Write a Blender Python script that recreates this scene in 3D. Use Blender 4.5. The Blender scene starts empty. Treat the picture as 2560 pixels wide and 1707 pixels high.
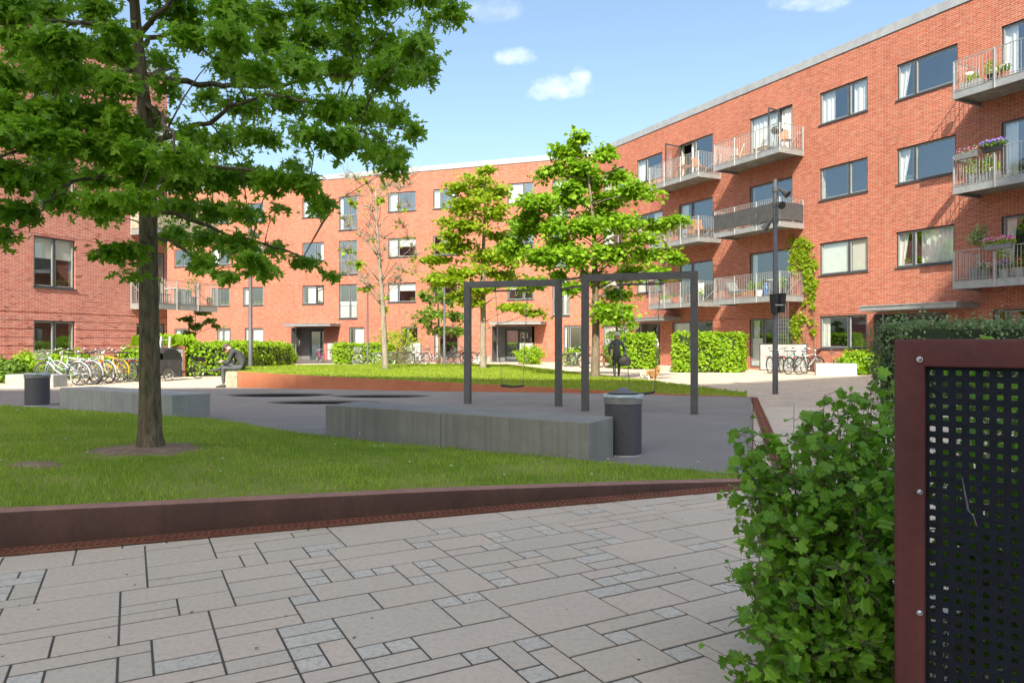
import bpy, bmesh, math, random
import numpy as np
from mathutils import Vector, Matrix, Quaternion
from mathutils.geometry import tessellate_polygon
R = math.radians
rnd = random.Random(7)
sc = bpy.context.scene
col = sc.collection
# ---------------------------------------------------------------- survey: camera at eye height, level
FPX, HZ, EYE = 1780.0, 858.0, 1.25
def G(x, y, z=0.0):
    """ground point (height z) seen at survey pixel x, y"""
    Y = (EYE - z) * FPX / (y - HZ)
    return Vector(((x - 1280) / FPX * Y, Y, z))
def at(x, y, Y):
    return Vector(((x - 1280) / FPX * Y, Y, EYE - (y - HZ) * Y / FPX))
D = 2560 / 2352.0

# ---------------------------------------------------------------- tagging
def tag(o, label=None, cat=None, group=None, kind=None):
    if label: o['label'] = label
    if cat: o['category'] = cat
    if group: o['group'] = group
    if kind: o['kind'] = kind
    return o
def thing(name, label, cat, loc=(0, 0, 0), rz=0.0, group=None):
    o = bpy.data.objects.new(name, None); col.objects.link(o)
    o.empty_display_size = 0.2
    o.location = loc; o.rotation_euler = (0, 0, rz)
    return tag(o, label, cat, group)
def kids(o):
    return [c for c in ALL if c.parent is o]
ALL = []
def copy_tree(o, parent=None):
    c = o.copy(); col.objects.link(c)
    if parent is not None: c.parent = parent
    kidlist = list(o.children)
    for ch in kidlist: copy_tree(ch, c)
    return c

# ---------------------------------------------------------------- mesh builder
class MB:
    def __init__(s): s.v = []; s.f = []; s.m = []; s.uv = []
    def face(s, pts, m=0, uv=None):
        n = len(s.v); s.v.extend([tuple(p) for p in pts]); s.f.append(tuple(range(n, n + len(pts)))); s.m.append(m)
        s.uv.append(uv); return s
    def poly(s, verts, faces, m=0):
        n = len(s.v); s.v.extend([tuple(p) for p in verts])
        for f in faces: s.f.append(tuple(i + n for i in f)); s.m.append(m); s.uv.append(None)
        return s
    def hexa(s, p, m=0):   # 8 points: bottom 4 ccw, top 4 ccw
        return s.poly(p, [(3, 2, 1, 0), (4, 5, 6, 7), (0, 1, 5, 4), (1, 2, 6, 5), (2, 3, 7, 6), (3, 0, 4, 7)], m)
    def box(s, c, d, rz=0, m=0):
        cx, cy, cz = c; x, y, z = d[0] / 2, d[1] / 2, d[2] / 2
        ca, sa = math.cos(rz), math.sin(rz)
        P = [(cx + a * ca - b * sa, cy + a * sa + b * ca, cz + e) for e in (-z, z) for a, b in ((-x, -y), (x, -y), (x, y), (-x, y))]
        return s.hexa(P, m)
    def bbox(s, c, d, b=0.01, rz=0, m=0):
        """box with bevelled vertical and top edges"""
        x, y = d[0] / 2, d[1] / 2; ca, sa = math.cos(rz), math.sin(rz)
        def ring(i, z):
            pts = [(-x + i + b, -y + i), (x - i - b, -y + i), (x - i, -y + i + b), (x - i, y - i - b), (x - i - b, y - i), (-x + i + b, y - i), (-x + i, y - i - b), (-x + i, -y + i + b)]
            return [(c[0] + p * ca - q * sa, c[1] + p * sa + q * ca, z) for p, q in pts]
        z0, z1 = c[2] - d[2] / 2, c[2] + d[2] / 2
        rings = [ring(0, z0), ring(0, z1 - b), ring(b * .7, z1)]
        return s.loft(rings, True, m)
    def loft(s, rings, caps=True, m=0):
        n = len(rings[0]); V = [p for r in rings for p in r]; Fc = []
        for k in range(len(rings) - 1):
            for i in range(n):
                j = (i + 1) % n
                Fc.append((k * n + i, k * n + j, (k + 1) * n + j, (k + 1) * n + i))
        if caps:
            Fc.append(tuple(reversed(range(n)))); Fc.append(tuple((len(rings) - 1) * n + i for i in range(n)))
        return s.poly(V, Fc, m)
    def tube(s, pts, rad, n=6, caps=True, m=0):
        pts = [Vector(p) for p in pts]
        if not hasattr(rad, '__len__'): rad = [rad] * len(pts)
        rings = []; up = None
        for i, p in enumerate(pts):
            a = pts[max(0, i - 1)]; b = pts[min(len(pts) - 1, i + 1)]
            t = (b - a)
            if t.length < 1e-9: t = Vector((0, 0, 1))
            t.normalize()
            if up is None:
                up = Vector((0, 0, 1)) if abs(t.z) < 0.9 else Vector((1, 0, 0))
            sd = t.cross(up)
            if sd.length < 1e-6: sd = t.orthogonal()
            sd.normalize(); u2 = sd.cross(t); up = u2
            rings.append([p + (sd * math.cos(q) + u2 * math.sin(q)) * rad[i] for q in [2 * math.pi * k / n + math.pi / n for k in range(n)]])
        return s.loft(rings, caps, m)
    def bar(s, p, q, w, h=None, m=0):
        """square bar from p to q"""
        p, q = Vector(p), Vector(q); h = h or w
        t = (q - p).normalized(); up = Vector((0, 0, 1)) if abs(t.z) < .95 else Vector((0, 1, 0))
        sd = t.cross(up).normalized(); u = sd.cross(t)
        c = [(-1, -1), (1, -1), (1, 1), (-1, 1)]
        return s.hexa([p + sd * a * w / 2 + u * b * h / 2 for a, b in c] + [q + sd * a * w / 2 + u * b * h / 2 for a, b in c], m)
    def lathe(s, prof, c=(0, 0, 0), n=16, m=0, caps=True):
        return s.loft([[(c[0] + r * math.cos(2 * math.pi * k / n), c[1] + r * math.sin(2 * math.pi * k / n), c[2] + z) for k in range(n)] for r, z in prof], caps, m)
    def ball(s, c, r, n=8, m=0, sq=(1, 1, 1)):
        rings = []
        for k in range(1, n):
            ph = -math.pi / 2 + math.pi * k / n
            rings.append([(c[0] + r * sq[0] * math.cos(ph) * math.cos(2 * math.pi * j / (n + 2)), c[1] + r * sq[1] * math.cos(ph) * math.sin(2 * math.pi * j / (n + 2)), c[2] + r * sq[2] * math.sin(ph)) for j in range(n + 2)])
        return s.loft(rings, True, m)
    def build(s, name, mats, parent=None, smooth=False, local=True):
        """local=False: vertices are world coordinates, the parent is an unrotated thing"""
        if not isinstance(mats, (list, tuple)): mats = [mats]
        me = bpy.data.meshes.new(name)
        me.from_pydata(s.v, [], s.f)
        for m in mats: me.materials.append(m)
        if any(s.m): me.polygons.foreach_set('material_index', s.m)
        if any(u is not None for u in s.uv):
            L = me.uv_layers.new(name='UVMap'); k = 0; data = []
            for f, u in zip(s.f, s.uv):
                for i in range(len(f)): data.extend(u[i] if u else (0, 0))
            L.data.foreach_set('uv', data)
        if smooth: me.polygons.foreach_set('use_smooth', [True] * len(me.polygons))
        me.update()
        o = bpy.data.objects.new(name, me); col.objects.link(o)
        if parent is not None:
            o.parent = parent
            if not local:
                p = parent; off = Vector((0, 0, 0))
                while p is not None: off += Vector(p.location); p = p.parent
                o.location = -off
        return o
def smooth_angle(o, deg=35):
    me = o.data
    me.polygons.foreach_set('use_smooth', [True] * len(me.polygons))
    me.set_sharp_from_angle(angle=R(deg))
    return o
def npmesh(name, V, Fidx, mats, parent=None, tone=None, matidx=None, smooth=False, local=True):
    """V (n,3), Fidx (m,k) arrays; tone: per-vertex grey attribute"""
    me = bpy.data.meshes.new(name)
    V = np.ascontiguousarray(V, dtype=np.float32); m, k = Fidx.shape
    me.vertices.add(len(V)); me.vertices.foreach_set('co', V.ravel())
    me.loops.add(m * k); me.loops.foreach_set('vertex_index', np.ascontiguousarray(Fidx, dtype=np.int32).ravel())
    me.polygons.add(m); me.polygons.foreach_set('loop_start', np.arange(0, m * k, k, dtype=np.int32))
    if not isinstance(mats, (list, tuple)): mats = [mats]
    for q in mats: me.materials.append(q)
    if matidx is not None: me.polygons.foreach_set('material_index', np.ascontiguousarray(matidx, dtype=np.int32))
    if tone is not None:
        a = me.attributes.new('tone', 'FLOAT', 'POINT'); a.data.foreach_set('value', np.ascontiguousarray(tone, dtype=np.float32))
    me.update(calc_edges=True); me.validate()
    me.polygons.foreach_set('use_smooth', [bool(smooth)] * len(me.polygons))
    o = bpy.data.objects.new(name, me); col.objects.link(o)
    if parent is not None:
        o.parent = parent
        if not local:
            p = parent; off = Vector((0, 0, 0))
            while p is not None: off += Vector(p.location); p = p.parent
            o.location = -off
    return o

# ---------------------------------------------------------------- materials
class NT:
    def __init__(s, mat): s.t = mat.node_tree; s.n = s.t.nodes; s.l = s.t.links
    def node(s, typ, **kw):
        o = s.n.new(typ)
        for k, v in kw.items(): setattr(o, k, v)
        return o
    def link(s, a, b): s.l.new(a, b)
    def val(s, sock, v):
        if isinstance(v, bpy.types.NodeSocket): s.link(v, sock)
        else: sock.default_value = v
    def mix(s, f, a, b, blend='MIX'):
        o = s.node('ShaderNodeMix', data_type='RGBA', blend_type=blend)
        s.val(o.inputs[0], f)
        s.val(o.inputs[6], a if isinstance(a, bpy.types.NodeSocket) else (*a, 1)); s.val(o.inputs[7], b if isinstance(b, bpy.types.NodeSocket) else (*b, 1))
        return o.outputs[2]
    def math(s, op, a, b=0.0, clamp=False):
        o = s.node('ShaderNodeMath', operation=op, use_clamp=clamp); s.val(o.inputs[0], a); s.val(o.inputs[1], b); return o.outputs[0]
    def noise(s, vec, scale, detail=3, rough=.55, dist=0.0):
        o = s.node('ShaderNodeTexNoise'); o.inputs['Scale'].default_value = scale; o.inputs['Detail'].default_value = detail
        o.inputs['Roughness'].default_value = rough; o.inputs['Distortion'].default_value = dist
        if vec is not None: s.link(vec, o.inputs['Vector'])
        return o.outputs['Fac']
    def ramp(s, f, stops):
        o = s.node('ShaderNodeValToRGB'); e = o.color_ramp.elements
        while len(e) < len(stops): e.new(.5)
        for el, (p, c) in zip(e, stops): el.position = p; el.color = (*c, 1) if len(c) == 3 else c
        s.link(f, o.inputs[0]); return o.outputs[0]
    def mapr(s, f, a, b, c=0.0, d=1.0):
        o = s.node('ShaderNodeMapRange'); s.link(f, o.inputs[0])
        for i, v in enumerate((a, b, c, d)): o.inputs[i + 1].default_value = v
        return o.outputs[0]
    def coord(s, kind='Object'): return s.node('ShaderNodeTexCoord').outputs[kind]
    def scaled(s, vec, sc_):
        o = s.node('ShaderNodeMapping'); s.link(vec, o.inputs[0]); o.inputs['Scale'].default_value = sc_; return o.outputs[0]
    def bump(s, h, strength=.3, dist=.01):
        o = s.node('ShaderNodeBump'); o.inputs['Strength'].default_value = strength; o.inputs['Distance'].default_value = dist
        s.link(h, o.inputs['Height']); return o.outputs[0]
def newmat(name):
    m = bpy.data.materials.new(name); m.use_nodes = True
    return m, NT(m), m.node_tree.nodes['Principled BSDF']
def mk(name, c, rough=.6, metal=0.0, var=.18, scale=6.0, bump=0.0, bscale=None, spec=None, dirt=None, coat=0.0):
    """painted / plain surface with mottling, optional dirt colour and fine bump"""
    m, t, b = newmat(name)
    co = t.coord()
    n = t.noise(co, scale, 4)
    c2 = tuple(max(0, x * (1 - var)) for x in c); c3 = tuple(min(1, x * (1 + var)) for x in c)
    colr = t.mix(t.mapr(n, .3, .7), c2, c3)
    if dirt:
        dn = t.noise(co, scale * .35, 5, .65)
        colr = t.mix(t.mapr(dn, .52, .72, 0, dirt[1]), colr, dirt[0])
    t.link(colr, b.inputs['Base Color'])
    t.link(t.mapr(t.noise(co, scale * 2.3, 3), .3, .7, max(.05, rough - .1), min(1, rough + .1)), b.inputs['Roughness'])
    b.inputs['Metallic'].default_value = metal
    if spec is not None: b.inputs['Specular IOR Level'].default_value = spec
    if coat: b.inputs['Coat Weight'].default_value = coat
    if bump: t.link(t.bump(t.noise(co, bscale or scale * 12, 3), bump, .01), b.inputs['Normal'])
    return m
def leafmat(name, dark, light, trans=.35, rough=.5):
    m, t, b = newmat(name)
    at_ = t.node('ShaderNodeAttribute', attribute_name='tone').outputs['Fac']
    colr = t.mix(at_, dark, light)
    t.link(colr, b.inputs['Base Color']); b.inputs['Roughness'].default_value = rough
    b.inputs['Specular IOR Level'].default_value = .35
    tr = t.node('ShaderNodeBsdfTranslucent')
    t.link(t.mix(.5, colr, tuple(min(1, x * 1.5) for x in light)), tr.inputs['Color'])
    mx = t.node('ShaderNodeMixShader'); mx.inputs[0].default_value = trans
    t.link(b.outputs[0], mx.inputs[1]); t.link(tr.outputs[0], mx.inputs[2])
    t.link(mx.outputs[0], t.n['Material Output'].inputs[0])
    return m
def brickmat(name, c1, c2, mortar, dark=None):
    m, t, b = newmat(name)
    uv = t.coord('UV')
    br = t.node('ShaderNodeTexBrick', offset=.5, squash=1.0)
    t.link(uv, br.inputs['Vector'])
    br.inputs['Scale'].default_value = 1.0; br.inputs['Brick Width'].default_value = .245
    br.inputs['Row Height'].default_value = .0715; br.inputs['Mortar Size'].default_value = .0075
    br.inputs['Mortar Smooth'].default_value = .15; br.inputs['Bias'].default_value = -.1
    br.inputs['Color1'].default_value = (*c1, 1); br.inputs['Color2'].default_value = (*c2, 1); br.inputs['Mortar'].default_value = (*mortar, 1)
    big = t.noise(uv, .55, 4, .6); mid = t.noise(t.scaled(uv, (3.2, 11, 1)), 1.0, 3)
    colr = t.mix(t.mapr(big, .35, .7, 0, .28), br.outputs['Color'], tuple(x * .72 for x in c2))
    vs = t.noise(t.scaled(uv, (2.6, .16, 1)), 1.0, 4, .7)
    colr = t.mix(t.mapr(vs, .52, .78, 0, .3), colr, tuple(x * .5 for x in c2))
    colr = t.mix(t.mapr(mid, .42, .72, 0, .38), colr, mortar)
    if dark:
        dn = t.noise(t.scaled(uv, (2.4, 13.5, 1)), 1.0, 1)
        dn2 = t.noise(uv, .8, 2)
        colr = t.mix(t.math('MULTIPLY', t.mapr(dn, .6, .66, 0, .75), t.mapr(dn2, .42, .58)), colr, dark)
    t.link(colr, b.inputs['Base Color']); b.inputs['Roughness'].default_value = .85
    b.inputs['Specular IOR Level'].default_value = .2
    t.link(t.bump(t.math('SUBTRACT', 1.0, br.outputs['Fac']), .35, .012), b.inputs['Normal'])
    return m
M = {}
M['brick'] = brickmat('red_brick', (.40, .09, .052), (.285, .06, .037), (.51, .34, .26))
M['brick_left'] = brickmat('red_brick_weathered', (.5, .125, .095), (.40, .092, .072), (.60, .43, .37), dark=(.11, .04, .045))
M['brick_grey'] = brickmat('grey_brick', (.17, .165, .17), (.12, .12, .125), (.26, .25, .25))
M['coping'] = mk('zinc_coping', (.34, .36, .38), .5, .3, .12, 3, dirt=((.5, .5, .49), .6))
M['frame'] = mk('window_frame_grey', (.045, .052, .06), .4, .0, .1, 5)
M['frame_light'] = mk('sash_light_grey', (.26, .27, .275), .4, .0, .1, 5)
M['reveal'] = mk('reveal_wood', (.62, .56, .46), .6)
M['steel'] = mk('galvanised_steel', (.36, .37, .38), .42, .55, .15, 12)
M['fascia'] = mk('balcony_fascia', (.30, .31, .32), .5, .35, .12, 5, dirt=((.2, .2, .2), .4))
M['dark_steel'] = mk('dark_grey_steel', (.105, .102, .104), .45, .3, .15, 7)
M['lamp_grey'] = mk('lamp_post_grey', (.11, .112, .125), .4, .3, .1, 7)
M['black'] = mk('black_plastic', (.02, .02, .022), .45, 0, .2, 8)
M['rubber'] = mk('tyre_rubber', (.028, .028, .03), .8, 0, .2, 20)
M['chrome'] = mk('bright_metal', (.62, .63, .64), .25, .9, .08, 10)
M['white'] = mk('white_paint', (.75, .75, .73), .5, 0, .05, 8)
M['cream'] = mk('cream_blind', (.72, .71, .64), .8, 0, .05, 4)
M['curtain'] = mk('white_curtain', (.74, .74, .71), .9, 0, .06, 6)

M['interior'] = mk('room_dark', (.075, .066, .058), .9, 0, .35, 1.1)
M['terracotta'] = mk('terracotta', (.42, .11, .05), .8, 0, .15, 9)
M['wood'] = mk('oiled_wood', (.34, .15, .065), .55, 0, .25, 14)
M['wood_grey'] = mk('weathered_timber', (.36, .31, .23), .8, 0, .25, 5, .3, 40)
M['wood_pale'] = mk('pale_wood', (.45, .33, .2), .6, 0, .2, 12)
M['cloth_dark'] = mk('dark_cloth', (.05, .05, .053), .8, 0, .2, 5, .3, 8)
M['pot_grey'] = mk('pot_grey', (.16, .165, .175), .6, 0, .15, 8)
M['grey_panel'] = mk('grey_panel', (.33, .33, .33), .7, 0, .12, 3, dirt=((.22, .21, .2), .5))
M['white_concrete'] = mk('white_concrete', (.62, .6, .56), .8, 0, .08, 4, .1)
M['soil'] = mk('dry_soil', (.24, .16, .115), .95, 0, .3, 9, .6, 60)
M['purple'] = mk('purple_petals', (.25, .16, .6), .7, 0, .3, 40)
M['pink'] = mk('pink_petals', (.62, .18, .45), .7, 0, .3, 40)
M['red'] = mk('red_paint', (.5, .03, .02), .45, 0, .1, 8)
M['orange'] = mk('orange_reflector', (.75, .2, .02), .4, 0, .1, 8)
M['yellow'] = mk('yellow_paint', (.75, .38, .02), .4, 0, .1, 8)
M['blue_grey'] = mk('pale_blue_paint', (.34, .45, .5), .4, .1, .1, 8)
M['magenta'] = mk('magenta_paint', (.35, .02, .1), .4, 0, .1, 8)
M['bag'] = mk('translucent_bag', (.4, .5, .52), .25, 0, .1, 9)

def glassmat():
    m, t, b = newmat('window_glass')
    t.n.remove(b)
    lw = t.node('ShaderNodeLayerWeight'); lw.inputs[0].default_value = .5
    f = t.math('ADD', t.math('MULTIPLY', t.math('POWER', lw.outputs[1], 3.5), .75), .26, clamp=True)
    gl = t.node('ShaderNodeBsdfGlossy'); gl.inputs['Roughness'].default_value = .015; gl.inputs['Color'].default_value = (.78, .9, 1, 1)
    tr = t.node('ShaderNodeBsdfTransparent'); tr.inputs['Color'].default_value = (.94, .97, .96, 1)
    mx = t.node('ShaderNodeMixShader'); t.link(f, mx.inputs[0]); t.link(tr.outputs[0], mx.inputs[1]); t.link(gl.outputs[0], mx.inputs[2])
    co = t.coord(); bp = t.bump(t.noise(co, .9, 1), .05, .02); t.link(bp, gl.inputs['Normal'])
    t.link(mx.outputs[0], t.n['Material Output'].inputs[0])
    return m
M['glass'] = glassmat()

def cortenmat(name, c, hi):
    m, t, b = newmat(name); co = t.coord()
    n = t.noise(co, 2.2, 6, .65); n2 = t.noise(co, 28, 4, .7)
    colr = t.mix(t.mapr(n, .35, .7), c, hi)
    colr = t.mix(t.mapr(n2, .4, .7, 0, .35), colr, tuple(x * .55 for x in c))
    st = t.noise(t.scaled(co, (9, 9, .5)), 1.0, 3)
    colr = t.mix(t.mapr(st, .55, .75, 0, .35), colr, tuple(x * .5 for x in c))
    t.link(colr, b.inputs['Base Color']); b.inputs['Roughness'].default_value = .75; b.inputs['Metallic'].default_value = .1
    t.link(t.bump(n2, .25, .004), b.inputs['Normal'])
    return m
M['corten'] = cortenmat('corten_steel', (.19, .065, .038), (.27, .098, .056))
M['corten_bright'] = cortenmat('corten_orange', (.36, .115, .055), (.43, .155, .078))
M['corten_dark'] = cortenmat('corten_brown', (.07, .034, .024), (.12, .054, .037))
M['corten_top'] = cortenmat('corten_skylit_top', (.30, .15, .115), (.40, .21, .165))  # same steel, with sky light on the kerb top put into the colour
M['frame_red'] = cortenmat('corten_panel_frame', (.10, .028, .025), (.165, .042, .036))

def concretemat(name, c, streak=.5):
    m, t, b = newmat(name); co = t.coord()
    n = t.noise(co, 3.0, 6, .65); st = t.noise(t.scaled(co, (14, 14, .35)), 1.0, 4, .6); st2 = t.noise(t.scaled(co, (2.2, 2.2, .3)), 1.0, 3)
    geo = t.node('ShaderNodeNewGeometry'); sx = t.node('ShaderNodeSeparateXYZ'); t.link(geo.outputs['Normal'], sx.inputs[0])
    side = t.math('SUBTRACT', 1.0, t.math('ABSOLUTE', sx.outputs[2]), clamp=True)
    colr = t.mix(t.mapr(n, .3, .72), tuple(x * .82 for x in c), tuple(x * 1.12 for x in c))
    colr = t.mix(t.math('MULTIPLY', side, t.mapr(st, .47, .7, 0, streak)), colr, tuple(x * .45 for x in c))
    colr = t.mix(t.math('MULTIPLY', side, t.mapr(st2, .5, .7, 0, streak * .7)), colr, tuple(x * .6 for x in c))
    fine = t.noise(co, 90, 3)
    colr = t.mix(t.mapr(fine, .45, .8, 0, .2), colr, tuple(x * 1.3 for x in c))
    t.link(colr, b.inputs['Base Color']); b.inputs['Roughness'].default_value = .85
    t.link(t.bump(fine, .2, .004), b.inputs['Normal'])
    return m
M['concrete'] = concretemat('cast_concrete', (.255, .25, .23), .5)
M['concrete_left'] = concretemat('cast_concrete_grey', (.30, .305, .305), .35)
def soffitmat():
    m, t, b = newmat('balcony_soffit'); co = t.coord()
    n = t.noise(co, .9, 4, .6, 1.6); lines = t.math('ABSOLUTE', t.math('SUBTRACT', n, .52))
    colr = t.mix(t.mapr(lines, .0, .05, .55, 0), (.2, .2, .185), (.42, .42, .4))
    colr = t.mix(t.mapr(t.noise(co, 1.5, 3), .4, .7, 0, .5), colr, (.11, .11, .105))
    t.link(colr, b.inputs['Base Color']); b.inputs['Roughness'].default_value = .7
    return m
M['soffit'] = soffitmat()
# ================================================================ sky, sun, camera
EXPOSURE = 1.19
SUN_EL, RAY_AZ = 43.0, (0.13, 0.99)
w = bpy.data.worlds.new("World"); sc.world = w; w.use_nodes = True
wt = w.node_tree; bg = wt.nodes['Background']
class WT(NT):
    def __init__(s): s.t = wt; s.n = wt.nodes; s.l = wt.links
t = WT()
sky = t.node('ShaderNodeTexSky', sky_type='NISHITA', sun_disc=False)
sky.sun_elevation = R(SUN_EL); sky.sun_rotation = math.atan2(-RAY_AZ[0], -RAY_AZ[1])
sky.air_density = 1.0; sky.dust_density = 3.2; sky.ozone_density = 4.0
vec = t.coord('Generated'); sx = t.node('ShaderNodeSeparateXYZ'); t.link(vec, sx.inputs[0])
yy = t.math('MAXIMUM', sx.outputs[1], .02)
px = t.math('DIVIDE', sx.outputs[0], yy); pz = t.math('DIVIDE', sx.outputs[2], yy)
cn = t.noise(t.scaled(vec, (1, 1, 1.6)), 17.0, 6, .62)
mask = None
for (cx, cy, rx, ry, a) in ((1288, 142, 46, 22, .7), (1395, 222, 74, 30, .75), (1228, 24, 64, 30, .3), (2026, 0, 90, 28, .7), (1448, 196, 26, 32, .7), (1180, 20, 46, 16, .3)):
    dx = t.math('DIVIDE', t.math('SUBTRACT', px, (cx - 1280) / FPX), rx / FPX)
    dz = t.math('DIVIDE', t.math('SUBTRACT', pz, (HZ - cy) / FPX), ry / FPX)
    d2 = t.math('ADD', t.math('MULTIPLY', dx, dx), t.math('MULTIPLY', dz, dz))
    mm = t.math('MULTIPLY', t.mapr(t.math('ADD', t.math('SUBTRACT', .75, d2), t.math('MULTIPLY', t.math('SUBTRACT', cn, .5), 6.5)), -.6, 2.6), a)
    mm = t.math('MULTIPLY', mm, t.mapr(d2, .9, 2.2, 1, 0))
    mask = mm if mask is None else t.math('MAXIMUM', mask, mm)
skyc = t.mix(mask, sky.outputs[0], (5.2, 5.3, 5.5))
t.link(skyc, bg.inputs[0]); bg.inputs[1].default_value = .148
sun = bpy.data.lights.new('sun', 'SUN'); sun.energy = 4.0; sun.angle = R(.5); sun.color = (1, .97, .93)
so = bpy.data.objects.new('sun', sun); col.objects.link(so)
ce = math.cos(R(SUN_EL)); k = math.hypot(*RAY_AZ)
so.rotation_euler = Vector((RAY_AZ[0] / k * ce, RAY_AZ[1] / k * ce, -math.sin(R(SUN_EL)))).to_track_quat('-Z', 'Y').to_euler()
so.location = (-8, -20, 30)
cam = bpy.data.cameras.new('camera'); cam.sensor_width = 36; cam.lens = FPX / 2560 * 36
cam.shift_y = (HZ - 853.5) / 2560; cam.clip_start = .05; cam.clip_end = 2000
co_ = bpy.data.objects.new('camera', cam); col.objects.link(co_)
co_.location = (0, 0, EYE); co_.rotation_euler = (R(90), 0, 0); sc.camera = co_
sc.view_settings.view_transform = 'Standard'; sc.view_settings.look = 'None'
sc.view_settings.exposure = EXPOSURE; sc.view_settings.gamma = 1
sc.view_settings.use_white_balance = True; sc.view_settings.white_balance_temperature = 7600; sc.view_settings.white_balance_tint = 3
sc.render.engine = 'CYCLES'
sc.cycles.max_bounces = 7; sc.cycles.diffuse_bounces = 3; sc.cycles.transparent_max_bounces = 12
sc.cycles.use_denoising = True
sc.cycles.sample_clamp_indirect = 4

# ================================================================ curves of the ground plan
def resample(P, n):
    P = np.array(P, float); d = np.r_[0, np.cumsum(np.linalg.norm(np.diff(P[:, :2], axis=0), axis=1))]
    s = np.linspace(0, d[-1], n)
    return np.stack([np.interp(s, d, P[:, i]) for i in range(P.shape[1])], 1)
def inpoly(x, y, P):
    c = False; j = len(P) - 1
    for i in range(len(P)):
        if (P[i][1] > y) != (P[j][1] > y) and x < (P[j][0] - P[i][0]) * (y - P[i][1]) / (P[j][1] - P[i][1]) + P[i][0]: c = not c
        j = i
    return c
KERB = [(-7.6, 2.55, .33), (-3.08, 4.29, .238), (-.4, 5.36, .15), (1.2, 5.95, .085), (2.12, 6.26, .045)]
LAWN_BACK = [(-13.5, 15.4, .05), (-9.5, 13.3, .09), (-4.6, 10.85, .11), (-2.34, 8.95, .08), (.93, 7.12, .06), (2.12, 6.42, .04)]
WALL2 = [(-7.7, 20.0, .46), (-4.8, 19.2, .345), (-1.86, 18.45, .245), (1.12, 17.95, .13), (3.1, 17.35, .055), (4.6, 16.8, .025), (5.45, 16.5, .018)]
LAWN2_BACK = [(-8.25, 21.4, .47), (-9.2, 24.6, .37), (-9.4, 30.2, .3), (-6, 34, .24), (-3.5, 35, .22), (-.2, 37, .15), (1.9, 30.5, .1), (3, 26.5, .08), (4.5, 22.6, .04), (5.26, 18.4, .02), (5.5, 16.7, .015)]
RUB_NEAR = [(-17, 16.5), (-13.5, 14.9), (-9.5, 12.7), (-4.6, 10.3), (-2.34, 8.4), (.93, 6.7), (2.13, 6.32)]
RUB_FAR = [(-17, 19.3), (-7.7, 20.02)] + [(p[0], p[1] + .02) for p in WALL2[1:-1]] + [(5.53, 16.45)]
POLY_RUB = RUB_NEAR + RUB_FAR[::-1]
POLY_LAWN = [p[:2] for p in KERB] + [p[:2] for p in LAWN_BACK[::-1]]
POLY_LAWN2 = [p[:2] for p in WALL2] + [p[:2] for p in LAWN2_BACK[::-1]]

# ---------------------------------------------------------------- ground sheet (open under the sunken rubber hollows)
mb = MB(); B = 400
for (x0, x1, y0, y1) in ((-B, -9, -B, B), (3, B, -B, B), (-9, 3, -B, 13), (-9, 3, 19.2, B)):
    mb.face([(x0, y0, -.0035), (x1, y0, -.0035), (x1, y1, -.0035), (x0, y1, -.0035)])
tag(mb.build('ground', mk('joint_sand', (.085, .078, .068), .95, 0, .2, 2)), kind='structure')

# ---------------------------------------------------------------- paving: mixed slabs in a random ashlar bond
def pavemat(name, c, warm, rough):
    m, t, b = newmat(name); co = t.coord()
    tone = t.node('ShaderNodeAttribute', attribute_name='tone').outputs['Fac']
    colr = t.mix(tone, c, warm)
    n = t.noise(co, 1.1, 5, .6); f = t.noise(co, 160, 3, .7); f2 = t.noise(co, 35, 4, .65)
    colr = t.mix(t.mapr(n, .35, .7, 0, .3), colr, tuple(x * .72 for x in c))
    colr = t.mix(t.mapr(f, .3, .75), colr, tuple(min(1, x * 1.35) for x in c), 'MIX') if False else t.mix(t.mapr(f, .52, .74, 0, .5 if not rough else .9), colr, tuple(min(1, x * 1.7) for x in c))
    colr = t.mix(t.mapr(f2, .46, .72, 0, .4 if not rough else .75), colr, tuple(x * .58 for x in c))
    t.link(colr, b.inputs['Base Color']); b.inputs['Roughness'].default_value = .8
    b.inputs['Specular IOR Level'].default_value = .3
    t.link(t.bump(f2 if rough else f, .9 if rough else .3, .006 if rough else .003), b.inputs['Normal'])
    return m
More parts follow.
